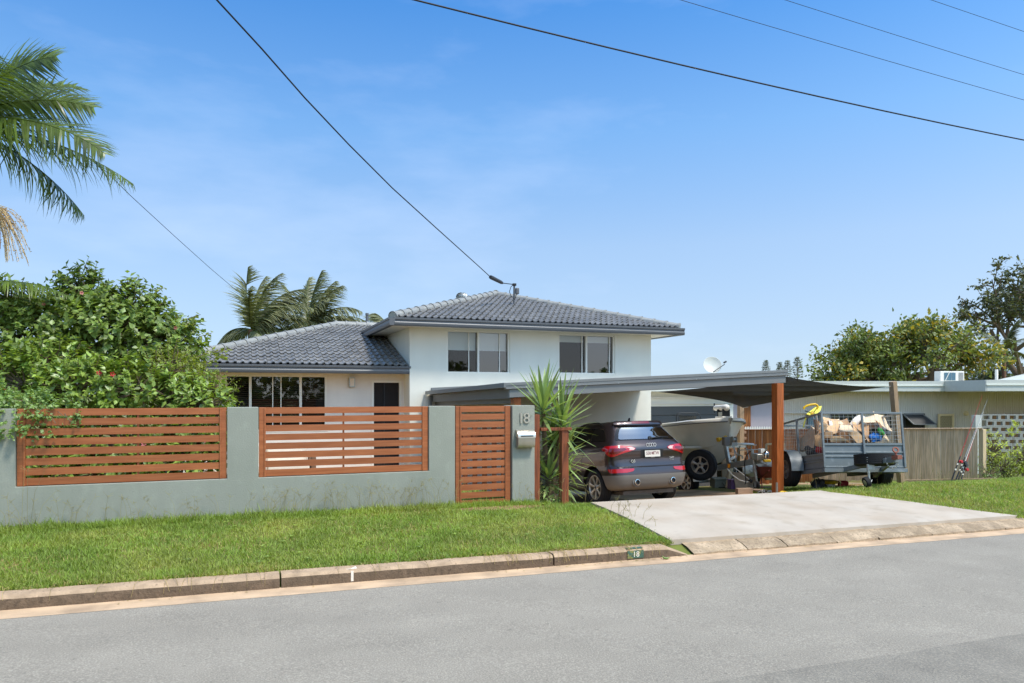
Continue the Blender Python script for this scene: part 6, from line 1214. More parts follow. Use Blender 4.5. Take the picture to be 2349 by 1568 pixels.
# straw runners hanging over the kerb
rr = random.Random(77); m = MB()
for k in range(95):
    x = rr.choice((rr.uniform(-4.4, 4.5), rr.uniform(2.2, 4.4))); r0 = road_z(x); L_ = rr.uniform(.05, .16); dx = rr.uniform(-.08, .08)
    m.tube([(x, 7.02, r0 + .15), (x + dx * .3, 6.90, r0 + .165), (x + dx * .6, 6.82, r0 + .15), (x + dx, 6.788, r0 + .14 - L_ * .6)], [.0022, .002, .0018, .0012], 4, caps=False)
single('straw_runners', m, MAT['grass_dry'], 'dry grass runners hanging over the kerb edge', 'grass', kind='stuff')
tuft = lawn('wall_tufts', [(-4.4, 2.9, 9.78, 9.98, 900, .20, .007, lambda x, y: np.sin(x * 3.3) * np.sin(x * 1.27 + 1) + rng.normal(size=len(x)) * .3 > .25), (-4.4, 4.7, 6.93, 7.0, 700, .075, .007, edge)]); tag(tuft, 'taller uneven grass tufts along the wall base and kerb', 'grass', kind='stuff')
# ---------------------------------------------------------------- shade sail and its posts
def sail_pt(A, B, Cc, D, u, v, k=.14):
    uu = u + k * 4 * v * (1 - v) * (.5 - u); vv = v + k * 4 * u * (1 - u) * (.5 - v)
    p = A.lerp(B, uu).lerp(D.lerp(Cc, uu), vv); p.z -= .10 * 4 * u * (1 - u) * 4 * v * (1 - v) * .25; return p
sA = Vector((7.9, 12.5, cz(7.9, 12.5) - .30)); sB = at_f(1704, 936, 19.0); sC = at_f(2030, 889, 16.9); sD = Vector((10.6, 12.0, cz(10.55, 12.0) - .10))
m = MB(); m.grid([[sail_pt(sA, sB, sC, sD, i / 16, j / 16) for i in range(17)] for j in range(17)])
sailo = single('shade_sail', m, MAT['sail'], 'charcoal shade sail stretched from the carport to the grey post', 'shade sail', smooth=60)
m = MB(); m.tube([sC, at_f(2050, 885, 17.0)], .006, 6); m.tube([sB, sB + Vector((.25, .1, .02))], .008, 6); link('turnbuckle', m.mesh('turnbuckle', MAT['galv']), sailo)
m = MB(); a = at_f(2068, 1060, 17.2); b = at_f(2048, 876, 17.0); a.z = g(a.x, a.y) - .1; m.bar(a, b, .13, .13, (0, 1, 0)); single('sail_post', m, MAT['timber_grey'], 'weathered grey timber post leaning behind the box trailer', 'post', bevel=.008)
m = MB(); a = at_f(1699, 918, 19.2); m.box(a.x - .07, a.x + .07, a.y - .06, a.y + .06, g(a.x, a.y) - .1, a.z + .15); single('sail_post', m, MAT['timber_grey'], 'weathered timber post behind the boat bow holding the sail corner', 'post', bevel=.008)

# ---------------------------------------------------------------- boundary paling fence
FE = Vector((17.55, 12.72, 0)); FD = Vector((-.573, .82, 0)).normalized(); nfp = 66
pf = thing('paling_fence', 'weathered grey brown timber paling fence along the side boundary', 'fence', (FE.x, FE.y, g(FE.x, FE.y)))
m = MB(); m.box(-.049, .049, -.008, .008, 0, 1.0); pal_me = m.mesh('paling', MAT['paling']); pal_me2 = m.mesh('paling', MAT['paling_red']); fang = math.atan2(FD.y, FD.x)
def ftop(t): return .865 - .033 * t
for k in range(nfp):
    t = .12 + k * .101; p = FE + FD * t; z0 = max(g(p.x, p.y), -1.3) + random.uniform(0, .03); 
    o = link('paling', pal_me if t < 3.9 else pal_me2, pf, (p.x - FE.x, p.y - FE.y, z0 - g(FE.x, FE.y)), (random.uniform(-.006, .006), 0, fang)); o.scale = (random.uniform(.95, 1.02), 1, ftop(t) - z0 - .0)
nrm = Vector((-FD.y, FD.x, 0))
m = MB(); a = FE + FD * -.03; b = FE + FD * 4.0; m.bar((a.x, a.y, ftop(0) + .02), (b.x, b.y, ftop(4) + .02), .11, .03); part('capping_rail', m, MAT['paling'], pf, world=True, bevel=.004)
m = MB(); a = FE + FD * 4.02; b = FE + FD * 6.8; m.bar((a.x, a.y, ftop(4) + .012), (b.x, b.y, ftop(6.8) + .012), .07, .03); part('capping_rail', m, MAT['paling_red'], pf, world=True, bevel=.004)
m = MB(); m.box(FE.x - .02, FE.x + .10, FE.y - .07, FE.y + .05, g(FE.x, FE.y) - .1, ftop(0) + .0); part('end_post', m, MAT['timber_pale'], pf, world=True, bevel=.006)
m = MB(); a = at_f(2075, 1097, 17.8); b = at_f(2288, 1110, 17.2); a.z = g(a.x, a.y) + .04; b.z = g(b.x, b.y) + .05; m.bar(a, b, .05, .09); single('loose_beam', m, MAT['timber_grey'], 'long loose timber lying in the grass along the paling fence', 'timber', bevel=.005)
m = MB(); a = at_f(2320, 1103, 17.5); b = at_f(2380, 1108, 17.0); m.bar((a.x, a.y, g(a.x, a.y) + .05), (b.x, b.y, g(b.x, b.y) + .05), .10, .08); single('loose_plank', m, MAT['timber_grey'], 'grey plank end in the grass at the picture edge', 'timber', bevel=.005)
# white picket tips beyond the fence
wp = thing('picket_fence', 'white scalloped picket fence just showing above the brown palings', 'fence', at_f(1740, 985, 22.6))
for k in range(17):
    c = at_f(1700 + k * 5.4, 979, 22.6); m = MB(); m.prism([(-.028, -.5), (.028, -.5), (.028, -.045), (0.014, -.01), (0, .0), (-.014, -.01), (-.028, -.045)], .02, Matrix.Translation(c) @ Matrix.Rotation(-PSI, 4, 'Z')); part('picket', m, MAT['whitepaint'], wp, world=True)
m = MB(); a, b = at_f(1695, 986, 22.65), at_f(1792, 986, 22.65); a.z -= .1; b.z -= .1; m.bar(a, b, .03, .06); part('rail', m, MAT['whitepaint'], wp, world=True)
# stacked bricks beside the fence end, in shade behind the bow
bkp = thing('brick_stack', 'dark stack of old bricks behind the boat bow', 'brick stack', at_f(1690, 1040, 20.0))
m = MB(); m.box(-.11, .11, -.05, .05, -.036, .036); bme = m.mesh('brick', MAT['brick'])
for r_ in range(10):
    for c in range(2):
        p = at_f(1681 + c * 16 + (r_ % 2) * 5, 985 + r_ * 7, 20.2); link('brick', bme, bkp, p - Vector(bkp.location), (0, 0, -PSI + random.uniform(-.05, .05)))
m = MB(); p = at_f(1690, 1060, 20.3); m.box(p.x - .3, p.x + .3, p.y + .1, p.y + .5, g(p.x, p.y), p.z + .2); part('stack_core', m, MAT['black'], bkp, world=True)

# ---------------------------------------------------------------- neighbouring house (long, low)
NM = Matrix.Rotation(-PSI, 4, 'Z')
nb = thing('neighbour_house', 'long low cream ribbed house with flat white edged roof next door', 'house', NM @ Vector((14, 27, -1.6)))
def nbox(name, x0, x1, y0, y1, z0, z1, mat, parent=None, **k):
    m = MB(); m.box(x0, x1, y0, y1, z0, z1, NM); return part(name, m, MAT[mat], parent or nb, world=True, **k)
nbox('wall', 9.75, 26.0, 27.0, 27.2, -2.2, 1.9, 'nwall'); nbox('brick_base', 17.9, 26, 26.6, 26.95, -2.2, .95, 'brick')
m = MB()
for k in range(180): m.box(9.78 + k * .086, 9.78 + k * .086 + .042, 26.98, 27.0, -1.2, 1.86, NM)
tag(part('cladding_rib', m, MAT['nwall'], nb, world=True), kind='stuff')
rfz = (1.86, 2.05, 2.10, 2.235)
for (x0, x1, y0) in ((8.2, 16.85, 26.35), (15.95, 26, 24.05)):
    nbox('fascia', x0, x1, y0, y0 + .06, rfz[0], rfz[1], 'nfascia'); nbox('fascia_strip', x0, x1, y0 - .03, y0 + .06, rfz[1], rfz[2], 'nwhite'); nbox('gutter', x0, x1, y0 - .01, y0 + .06, rfz[2], rfz[3], 'nfascia'); nbox('soffit', x0 + .02, x1 - .02, y0 + .06, 26.98, rfz[0] - .02, rfz[0] + .0, 'nfascia')
nbox('fascia_return', 15.93, 15.99, 24.05, 26.4, rfz[0], rfz[3], 'nfascia'); nbox('roof', 8.2, 26, 26.42, 36, 2.18, 2.23, 'roofsheet'); nbox('roof', 16.0, 26, 24.12, 26.4, 2.18, 2.23, 'roofsheet')
def nwin(x0, y0, x1, y1, f, frame, glass, parent=None, fr=.05):
    a = (x0 - CX) / FPX * f; b = (x1 - CX) / FPX * f; zt = HC + (HY - y0) / FPX * f; zb = HC + (HY - y1) / FPX * f
    m = MB()
    for q in ((a, b, zt - fr, zt), (a, b, zb, zb + fr), (a, a + fr, zb + fr, zt - fr), (b - fr, b, zb + fr, zt - fr)): m.box(q[0], q[1], f - .05, f - .0, q[2], q[3], NM)
    o = part('window', m, MAT[frame], nb, world=True); m = MB(); m.box(a + fr, b - fr, f - .015, f - .01, zb + fr, zt - fr, NM); part('pane', m, MAT[glass], o, world=True); return o, a, b, zt, zb
nwin(1850, 949, 1880, 985, 26.95, 'darkgrey', 'acblue'); nwin(1905, 949, 1963, 985, 26.95, 'darkgrey', 'glass_dark'); nwin(2030, 950, 2072, 985, 26.95, 'darkgrey', 'glass_dark'); nwin(2073, 949, 2120, 985, 26.95, 'darkgrey', 'black')
for x0, x1 in ((2072, 2132),):        # awning sash propped open
    m = MB(); f = 26.9; a = (x0 - CX) / FPX * f; b = (x1 - CX) / FPX * f; z = HC + (HY - 951) / FPX * f
    P = [NM @ Vector(q) for q in ((a, f, z), (b - .25, f, z), (b, f - .45, z - .36), (a + .15, f - .45, z - .36))]
    for k in range(4): m.bar(P[k], P[(k + 1) % 4], .05, .03)
    o = part('awning_sash', m, MAT['midgrey'], nb, world=True); m = MB(); m.add(P, [(0, 1, 2, 3)]); part('pane', m, MAT['darkgrey'], o, world=True)
o, a, b, zt, zb = nwin(2151, 950, 2187, 990, 26.9, 'creamframe', 'black', fr=.07)
m = MB()
for k in range(-6, 12):
    for s in (-1, 1):
        pts = []
        for t in (0, 1):
            z = zb + (zt - zb) * t; x = a + .09 * k + s * (t - .5) * (zt - zb) * .75 + .1; pts.append((x, z))
        (xa, za), (xb, zb_) = pts
        def clipx(xa, za, xb, zz, lo, hi):
            t0, t1 = 0, 1; dx = xb - xa
            for edge_, sgn in ((lo + .07, 1), (hi - .07, -1)):
                va, vb = (xa - edge_) * sgn, (xb - edge_) * sgn
                if va < 0 and vb < 0: return None
                if va < 0: t0 = max(t0, va / (va - vb))
                elif vb < 0: t1 = min(t1, va / (va - vb))
            return None if t0 >= t1 else ((xa + dx * t0, za + (zz - za) * t0), (xa + dx * t1, za + (zz - za) * t1))
        r_ = clipx(xa, za, xb, zb_, a, b)
        if r_: m.bar(NM @ Vector((r_[0][0], 26.86, r_[0][1])), NM @ Vector((r_[1][0], 26.86, r_[1][1])), .016, .016)
tag(part('diamond_grille', m, MAT['creamframe'], o, world=True), kind='stuff')
m = MB(); c = at_f(2216, 950, 26.7); m.lathe([(0, .12), (.07, .08), (.09, 0), (.07, -.06), (0, -.08)], Matrix.Translation(c), 12); part('wall_lamp', m, MAT['creamframe'], nb, world=True, smooth=60)
nbox('head_trim', 8.9, 15.0, 26.9, 26.99, 1.03, 1.06, 'nwall')
# smooth lavender wing
lv = thing('lavender_outbuilding', 'lavender rendered outbuilding wall behind the boat bow and picket tips', 'building', NM @ Vector((9, 25.6, -1.6)))
m = MB(); m.box(7.6, 9.74, 25.6, 27.6, -2.2, 1.7, NM); part('wall', m, MAT['lav'], lv, world=True); m = MB(); m.box(7.4, 9.8, 25.3, 28, 1.71, 1.80, NM); part('roof', m, MAT['roofsheet'], lv, world=True)
m = MB(); a, b = at_f(1703, 931, 25.55), at_f(1722, 990, 25.55); A_ = NM.inverted() @ a; B_ = NM.inverted() @ b; m.box(A_.x, B_.x, 25.54, 25.59, B_.z, A_.z, NM); part('boarded_window', m, MAT['paling_red'], lv, world=True); m = MB(); m.box(A_.x - .06, B_.x + .06, 25.52, 25.6, A_.z, A_.z + .05, NM); part('window_head', m, MAT['timber_grey'], lv, world=True)
# air conditioner on the roof
ac = thing('air_conditioner', 'white roof mounted air conditioner unit with blue coil on the flat roof', 'air conditioner', NM @ Vector((17, 28, 2.24)))
a = NM.inverted() @ at_f(2157, 852, 27.6); b = NM.inverted() @ at_f(2212, 876, 27.6)
m = MB(); m.box(a.x, b.x, 27.6, 28.0, b.z, a.z, NM); part('casing', m, MAT['plastic_white'], ac, world=True, bevel=.015)
for i in range(3):
    x0 = a.x + .15 + i * .15; m = MB(); m.box(x0, x0 + .13, 27.585, 27.6, b.z + .05, a.z - .06, NM); part('coil_panel', m, MAT['acblue'], ac, world=True)
for i in range(7):
    m = MB(); z = b.z + .05 + i * .045; m.box(b.x - .22, b.x - .04, 27.585, 27.6, z, z + .02, NM); part('louvre_slat', m, MAT['midgrey'], ac, world=True)
m = MB(); m.bar(NM @ Vector((a.x + .18, 27.575, b.z + .04)), NM @ Vector((a.x + .34, 27.575, a.z - .04)), .02, .02); part('pipe_lagging', m, MAT['plastic_white'], ac, world=True)
m = MB(); p = at_f(2286, 876, 28.2); q = at_f(2286, 848, 28.2); m.tube([p - Vector((0, 0, .1)), q], .055, 12); single('vent_pipe', m, MAT['plastic_white'], 'white vent pipe on the neighbouring flat roof', 'pipe', smooth=40)
fr_ = thing('far_house', 'far house with pale blue metal roof at the picture edge', 'house', NM @ Vector((30, 42, -1)))
m = MB(); P = [at_f(2268, 876, 40), at_f(2420, 876, 40), at_f(2420, 846, 44), at_f(2350, 858, 44)]; m.add(P, [(0, 1, 2, 3)]); part('roof', m, MAT['roofsheet'], fr_, world=True); m = MB(); m.box(28, 34, 40.3, 44, -2, 2.3, NM); part('wall', m, MAT['nwall'], fr_, world=True)
# breeze block screen wall
bw = thing('breeze_block_wall', 'grey hollow breeze block screen wall behind the weedy shrubs', 'wall', at_f(2300, 1080, 22.4))
def fblock():
    m = MB(); w_, h_, d_ = .136, .093, .09; iw, ih = .095, .058
    o = [(-w_, -h_), (w_, -h_), (w_, h_), (-w_, h_)]; i = [(-iw, -ih), (iw, -ih), (iw, ih), (-iw, ih)]
    V = [(x, 0, z) for x, z in o + i] + [(x, d_, z) for x, z in o + i]; F = []
    for k in range(4):
        n = (k + 1) % 4; F += [(k, n, 4 + n, 4 + k), (8 + k, 12 + k, 12 + n, 8 + n), (4 + k, 4 + n, 12 + n, 12 + k), (k, 8 + k, 8 + n, n)]
    m.add(V, F); return m.mesh('breeze_block', MAT['block'])
bme = fblock(); b0 = NM.inverted() @ at_f(2263, 958, 22.4)
for r_ in range(9):
    for c in range(8):
        p = NM @ Vector((b0.x + c * .274 + (r_ % 2) * .137, 22.4, b0.z - r_ * .19)); link('breeze_block', bme, bw, p - Vector(bw.location), (0, 0, -PSI))
m = MB(); a = NM.inverted() @ at_f(2238, 953, 22.3); m.box(a.x, a.x + .19, 22.3, 22.5, -1.0, a.z, NM); part('end_pier', m, MAT['nfascia'], bw, world=True)
# the hill on the horizon
m = MB(); P = [[], []]
for k in range(60):
    x = -400 + k * 28; h = 26 + 12 * math.sin(k * .55) + 6 * math.sin(k * 1.3 + 2); P[0].append(NM @ Vector((x, 900, -40))); P[1].append(NM @ Vector((x, 960, max(3, h * (.25 + .75 * sm(250, 560, x))))))
m.grid(P); P2 = [P[1], [p + NM @ Vector((0, 150, -60)) for p in P[1]]]; m.grid(P2); single('hills', m, MAT['hill'], None, None, smooth=80, kind='structure')

# ---------------------------------------------------------------- overhead lines
def wire(label, pts, r, mat='cable', name='power_line'):
    m = MB(); m.tube(pts, r, 6); return single(name, m, MAT[mat], label, 'power line', smooth=80)
def street_wire(x1, y1, x2, y2, Y, r, label, sag):
    a = at_Y(x1, y1, Y); b = at_Y(x2, y2, Y); d = (b - a) / (b.x - a.x); pts = []
    for k in range(41):
        X = -16 + k * 1.2; t = (X - a.x) / (b.x - a.x); z = a.z + (b.z - a.z) * t - sag * t * (1 - t); pts.append((X, Y, z))
    return wire(label, pts, r)
street_wire(950, 0, 2349, 322, 8.2, .0105, 'thick lowest overhead cable crossing the sky to the lower edge of the group', .22)
street_wire(1560, 0, 2349, 230, 8.4, .004, 'second overhead wire from below, thin', .04); street_wire(1800, 0, 2349, 172, 8.7, .004, 'third overhead wire from below, thin', .03); street_wire(2135, 0, 2349, 73, 8.6, .004, 'highest overhead wire, only in the top corner of the sky', .0)
# service line from the street to the roof mast
MF = Vector((7.37, 19.25, EZ + (19.25 - EY) * PITCH)); MT_ = Vector((7.37, 19.22, at_Y(1175, 655, 19.25).z))
IN0, IN1 = at_f(1125, 636, 19.6), at_f(1153, 650, 20.2)
q0 = at_Y(497, 0, 9.2); pts = []
def plan_pt(x, y):       # sight line met with the vertical plane that holds the service line
    pa, pb = Vector((q0.x, q0.y)), Vector((IN0.x, IN0.y)); n_ = Vector((pb.y - pa.y, pa.x - pb.x)); ang = PSI + math.atan((x - CX) / FPX); d = Vector((math.sin(ang), math.cos(ang))); s = n_.dot(pa) / n_.dot(d); fwd = s * (d.x * SP + d.y * CP)
    return Vector((d.x * s, d.y * s, HC + (HY - y) / FPX * fwd))
sv = [plan_pt(x, y) for x, y in ((430, -80), (497, 0), (600, 112), (700, 226), (800, 332), (900, 432), (1000, 523), (1060, 577), (1100, 613))] + [IN0]
mast = thing('service_mast', 'grey power mast with insulator and junction box on the upper roof', 'mast', MF)
wire('black service cable sagging from the street down to the roof mast', sv, .011)
m = MB(); m.tube([MF - Vector((0, 0, .1)), MT_], .028, 12); m.tube([MF + Vector((0, 0, -.02)), MF + Vector((0, 0, .05))], [.07, .03], 12); part('pole', m, MAT['gutter_metal'], mast, world=True, smooth=50)
m = MB(); m.tube([IN0, IN0.lerp(IN1, .1), IN0.lerp(IN1, .85), IN1], [.05, .058, .05, .03], 12); part('insulator', m, MAT['darkgrey'], mast, world=True, smooth=50); m = MB(); m.tube([IN1, MT_ + Vector((0, 0, .02))], .012, 6); part('strain_wire', m, MAT['cable'], mast, world=True)
m = MB(); c = MT_ + Vector((.04, -.03, -.17)); m.box(c.x - .01, c.x + .09, c.y - .05, c.y + .05, c.z - .09, c.z + .09); part('junction_box', m, MAT['gutter_metal'], mast, world=True, bevel=.02)
m = MB(); a = MT_; m.tube([a + Vector((-.02, -.02, .03)), a + Vector((-.12, -.05, -.06)), a + Vector((-.17, -.06, -.2)), a + Vector((-.12, -.06, -.33)), a + Vector((.0, -.05, -.42)), a + Vector((.05, -.04, -.27))], .010, 6); part('drop_loop', m, MAT['cable'], mast, world=True, smooth=80); m = MB(); m.box(a.x - .05, a.x + .05, a.y - .05, a.y + .04, a.z - .02, a.z + .05); part('bracket', m, MAT['black'], mast, world=True, bevel=.008)
# second thin service line running down behind the palms
qa, qb = at_f(-60, 70, 12.5), at_f(700, 800, 34.0); pts = []
for k in range(25):
    t = k / 24; p = qa.lerp(qb, t); p.z -= .9 * t * (1 - t) * 4 * .5; pts.append(p)
qq = [at_f(x, y, f) for x, y, f in ((-60, 72, 12.0), (0, 130, 12.9), (100, 243, 14.6), (200, 352, 16.8), (300, 450, 19.4), (400, 542, 22.8), (480, 614, 26.2), (540, 665, 29.3), (620, 730, 34), (700, 790, 40))]
wire('thin black wire running down past the near palm to behind the far palms', qq, .008)
# satellite dish
sd = thing('satellite_dish', 'grey satellite dish on a short pole above the garage roof', 'satellite dish', at_f(1640, 862, 23.6))
c = at_f(1634, 838, 23.6); q = Vector((-.35, -.75, .35)).normalized().to_track_quat('Z', 'Y').to_matrix().to_4x4(); T = Matrix.Translation(c) @ q
m = MB(); m.lathe([(.0, -.07), (.12, -.06), (.22, -.03), (.29, .01), (.30, .015), (.29, .02), (.22, -.018), (.12, -.047), (0, -.055)], T, 28); part('dish', m, MAT['nfascia'], sd, world=True, smooth=50)
m = MB(); lnb = c + Vector((.28, -.28, .02)); m.tube([T @ Vector((0, -.26, 0)), lnb], .014, 6); m.tube([lnb + Vector((-.03, 0, .05)), lnb + Vector((.07, .02, .09))], .03, 8); part('receiver_arm', m, MAT['darkgrey'], sd, world=True); m = MB(); m.tube([c + Vector((.03, .08, .0)), (c.x + .03, c.y + .08, 1.9)], .022, 8); part('pole', m, MAT['galv'], sd, world=True)

# ---------------------------------------------------------------- fishing rods leaning on the paling fence
RODS = [((2181, 1110), (2253, 908), 'red', 'tall fishing rod with red blank, farthest reaching of the four'), ((2190, 1112), (2265, 918), 'galv', 'tall fishing rod with silver blank beside the red one'), ((2196, 1112), (2256, 945), 'plastic_white', 'shorter fishing rod with white blank'), ((2203, 1110), (2240, 985), 'red', 'shortest red fishing rod nearest the end of the fence')]
for (x0, y0), (x1, y1), mt, lab in RODS:
    a = at_f(x0, y0, 17.15); b = at_f(x1, y1, 17.75); a.z = g(a.x, a.y) + .01; t = thing('fishing_rod', lab, 'fishing rod', a, group='fishing rods leaning on the fence'); d = b - a
    m = MB(); m.tube([a + d * .3, a + d * .65, b], [.008, .0055, .003], 6); part('blank', m, MAT[mt], t, world=True); m = MB(); m.tube([a, a + d * .05, a + d * .30], [.018, .017, .012], 8); part('handle', m, MAT['black'], t, world=True)
    for k in (.06, .14, .2): m = MB(); m.tube([a + d * k, a + d * (k + .018)], .016, 8); part('grip_ring', m, MAT['plastic_white'], t, world=True)
    for k in (.42, .55, .68, .82): m = MB(); m.lathe([(.016, -.002), (.016, .002), (.011, .002), (.011, -.002)], Matrix.Translation(a + d * k + Vector((.012, -.012, 0))) @ Matrix.Rotation(R(20), 4, 'X'), 10, close=True); part('guide', m, MAT['galv'], t, world=True)
    m = MB(); c = a + d * .24 + Vector((.02, -.05, 0)); m.lathe([(.035, -.03), (.04, -.02), (.025, -.015), (.025, .015), (.04, .02), (.035, .03)], Matrix.Translation(c) @ Matrix.Rotation(R(80), 4, 'X'), 12); part('reel', m, MAT['red' if mt == 'red' else 'darkgrey'], t, world=True, smooth=50)

# ---------------------------------------------------------------- odds and ends round the boat trailer
def gz(p, up=0.0): q = Vector(p); q.z = max(g(q.x, q.y), cf(q.y) if q.x < 14.9 else -9) + up; return q
def gp(x, f, up=0.0): return gz(cam2w((x - CX) / FPX * f, f), up)
def zrot(p, a): return Matrix.Translation(p) @ Matrix.Rotation(R(a), 4, 'Z')
a = gp(1704, 16.4, .05); b = gp(1764, 15.4, .03); m = MB(); m.bar(a, b, .24, .04); single('plank', m, MAT['ply'], 'short flat board under the boat trailer jockey wheel', 'board', bevel=.004)
p = gp(1707, 15.6); m = MB(); m.box(-.18, .18, -.06, .06, 0, .12, zrot(p, -8)); single('timber_block', m, MAT['ply'], 'timber block on the concrete edge under the board', 'block', bevel=.004)
p = gp(1681, 17.3); cr2 = thing('purple_crate', 'small purple plastic crate on the garage floor', 'crate', p)
m = MB(); m.box(-.09, .09, -.12, .12, .0, .2, zrot(p, -15)); part('tub_body', m, MAT['purple'], cr2, world=True, bevel=.012); m = MB(); m.box(-.10, .10, -.13, .13, .2, .225, zrot(p, -15)); part('rim', m, MAT['purple'], cr2, world=True, bevel=.006)
p = gp(1649, 18.2); tb = thing('storage_tub', 'grey plastic storage tub in front of the garage door', 'tub', p)
m = MB(); m.box(-.17, .17, -.2, .2, 0, .22, zrot(p, -18)); part('tub_body', m, MAT['tub'], tb, world=True, bevel=.02); m = MB(); m.box(-.185, .185, -.215, .215, .22, .25, zrot(p, -18)); part('lid', m, MAT['tub'], tb, world=True, bevel=.008); m = MB(); m.tube([p + Vector((-.04, -.21, .15)), p + Vector((-.04, -.24, .09)), p + Vector((.04, -.25, .09)), p + Vector((.04, -.22, .15))], .008, 6); part('handle', m, MAT['black'], tb, world=True)
a = gp(1668, 17.6); b = at_f(1680, 1060, 17.9); m = MB(); m.bar(a, b, .10, .04, (0, 1, 0)); single('leaning_timber', m, MAT['timber_pale'], 'pale timber offcut leaning under the boat trailer drawbar', 'timber', bevel=.003)
a = gp(1661, 18.3); b = at_f(1663, 1020, 18.5); m = MB(); m.bar(a, b, .17, .04, (0, 1, 0)); single('leaning_timber', m, MAT['timber_grey'], 'tall grey board standing against the garage door edge', 'timber', bevel=.003)
for x0, x1, yt, f, lab, rz in ((1688, 1716, 1085, 17.0, 'plain plywood sheet leaning behind the jockey wheel', -.05), (1708, 1742, 1087, 17.2, 'second plywood sheet, half hidden behind the first', .06)):
    a = gp(x0, f); b = gp(x1, f); m = MB(); zt = HC + (HY - yt) / FPX * f; P = [a, b, Vector((b.x, b.y + .12, zt - .02)), Vector((a.x, a.y + .12, zt))]; n_ = (P[1] - P[0]).cross(P[3] - P[0]).normalized() * .018
    m.add(P + [q + n_ for q in P], [(0, 1, 2, 3), (7, 6, 5, 4), (0, 4, 5, 1), (1, 5, 6, 2), (2, 6, 7, 3), (3, 7, 4, 0)]); single('plywood_sheet', m, MAT['ply'], lab, 'board')
# white round folding table
p = gp(1704, 18.0); tbz = HC + (HY - 1019) / FPX * 18.0; tbl = thing('round_table', 'white round folding table standing behind the winch post', 'table', p)
m = MB(); m.lathe([(.0, -.012), (.26, -.012), (.275, 0), (.26, .012), (0, .016)], Matrix.Translation((p.x, p.y, tbz)), 32); part('tabletop', m, MAT['plastic_white'], tbl, world=True, smooth=40)
for s in (-1, 1):
    for e in (-1, 1): m = MB(); m.tube([Vector((p.x + s * .18, p.y + e * .12, tbz - .02)), Vector((p.x + s * .28, p.y - e * .16, p.z))], .013, 6); part('leg', m, MAT['galv'], tbl, world=True)
m = MB(); m.tube([(p.x - .2, p.y - .13, tbz - .14), (p.x + .42, p.y - .13, tbz - .14)], .012, 6); m.tube([(p.x + .1, p.y - .1, tbz - .03), (p.x + .34, p.y - .1, tbz - .03)], .012, 6); part('brace', m, MAT['galv'], tbl, world=True)
# red wheelbarrow
p = gp(1757, 17.4); wb = thing('wheelbarrow', 'red wheelbarrow loaded with rags beside the carport post', 'wheelbarrow', p)
T = zrot(p, 160); prof0 = [(-.22, -.35), (.22, -.35), (.22, .35), (-.22, .35)]; prof1 = [(-.33, -.5), (.33, -.5), (.33, .45), (-.33, .45)]
m = MB(); V = [T @ Vector((x, y, .28)) for x, y in prof0] + [T @ Vector((x, y, .56)) for x, y in prof1]; m.add(V, [(3, 2, 1, 0), (0, 1, 5, 4), (1, 2, 6, 5), (2, 3, 7, 6), (3, 0, 4, 7)]); part('tray', m, MAT['redpaint'], wb, world=True)
for s in (-1, 1): m = MB(); m.tube([T @ Vector((s * .1, -.6, .2)), T @ Vector((s * .2, .2, .26)), T @ Vector((s * .28, .95, .52))], .016, 6); part('handle', m, MAT['redpaint'], wb, world=True); m = MB(); m.tube([T @ Vector((s * .2, .25, .27)), T @ Vector((s * .22, .35, 0))], .014, 6); part('leg', m, MAT['redpaint'], wb, world=True)
m = MB(); m.lathe([(.0, -.04), (.15, -.04), (.18, -.02), (.18, .02), (.15, .04), (0, .04)], T @ Matrix.Translation((0, -.62, .18)) @ Matrix.Rotation(R(90), 4, 'Y'), 20); part('wheel', m, MAT['blackrubber'], wb, world=True, smooth=40)
def lump(name, c, r, mat, label, cat_, seed, amp=.35, parent=None):
    bm = bmesh.new(); bmesh.ops.create_icosphere(bm, subdivisions=3, radius=1.0)
    for v in bm.verts: n_ = mnoise.noise(v.co * 1.7 + Vector((seed * 3.1, 0, 0))) + .5 * mnoise.noise(v.co * 4 + Vector((0, seed, 0))); v.co = Vector((v.co.x * r[0], v.co.y * r[1], v.co.z * r[2])) * (1 + amp * n_)
    me = bpy.data.meshes.new(name); bm.to_mesh(me); bm.free(); me.materials.append(MAT[mat]); me.polygons.foreach_set('use_smooth', [True] * len(me.polygons)); me.set_sharp_from_angle(angle=R(35)); o = link(name, me, parent, c); 
    if label: tag(o, label, cat_)
    return o
lump('rag_bag', T @ Vector((0, .05, .58)), (.28, .3, .10), 'cushion', 'crumpled white rag bag heaped in the wheelbarrow', 'bag', 3); lump('rag_sheet', T @ Vector((-.31, -.2, .42)), (.05, .18, .2), 'plastic_white', 'white sheet hanging over the wheelbarrow side', 'sheet', 4); lump('plastic_bag', at_f(1722, 1080, 17.3), (.22, .1, .14), 'plastic_white', 'white plastic bag on top of the plywood sheets', 'bag', 9); lump('leaf_heap', T @ Vector((.05, -.25, .62)), (.16, .15, .08), 'leaf_dark', 'dark green clippings at the front of the wheelbarrow', 'clippings', 5)
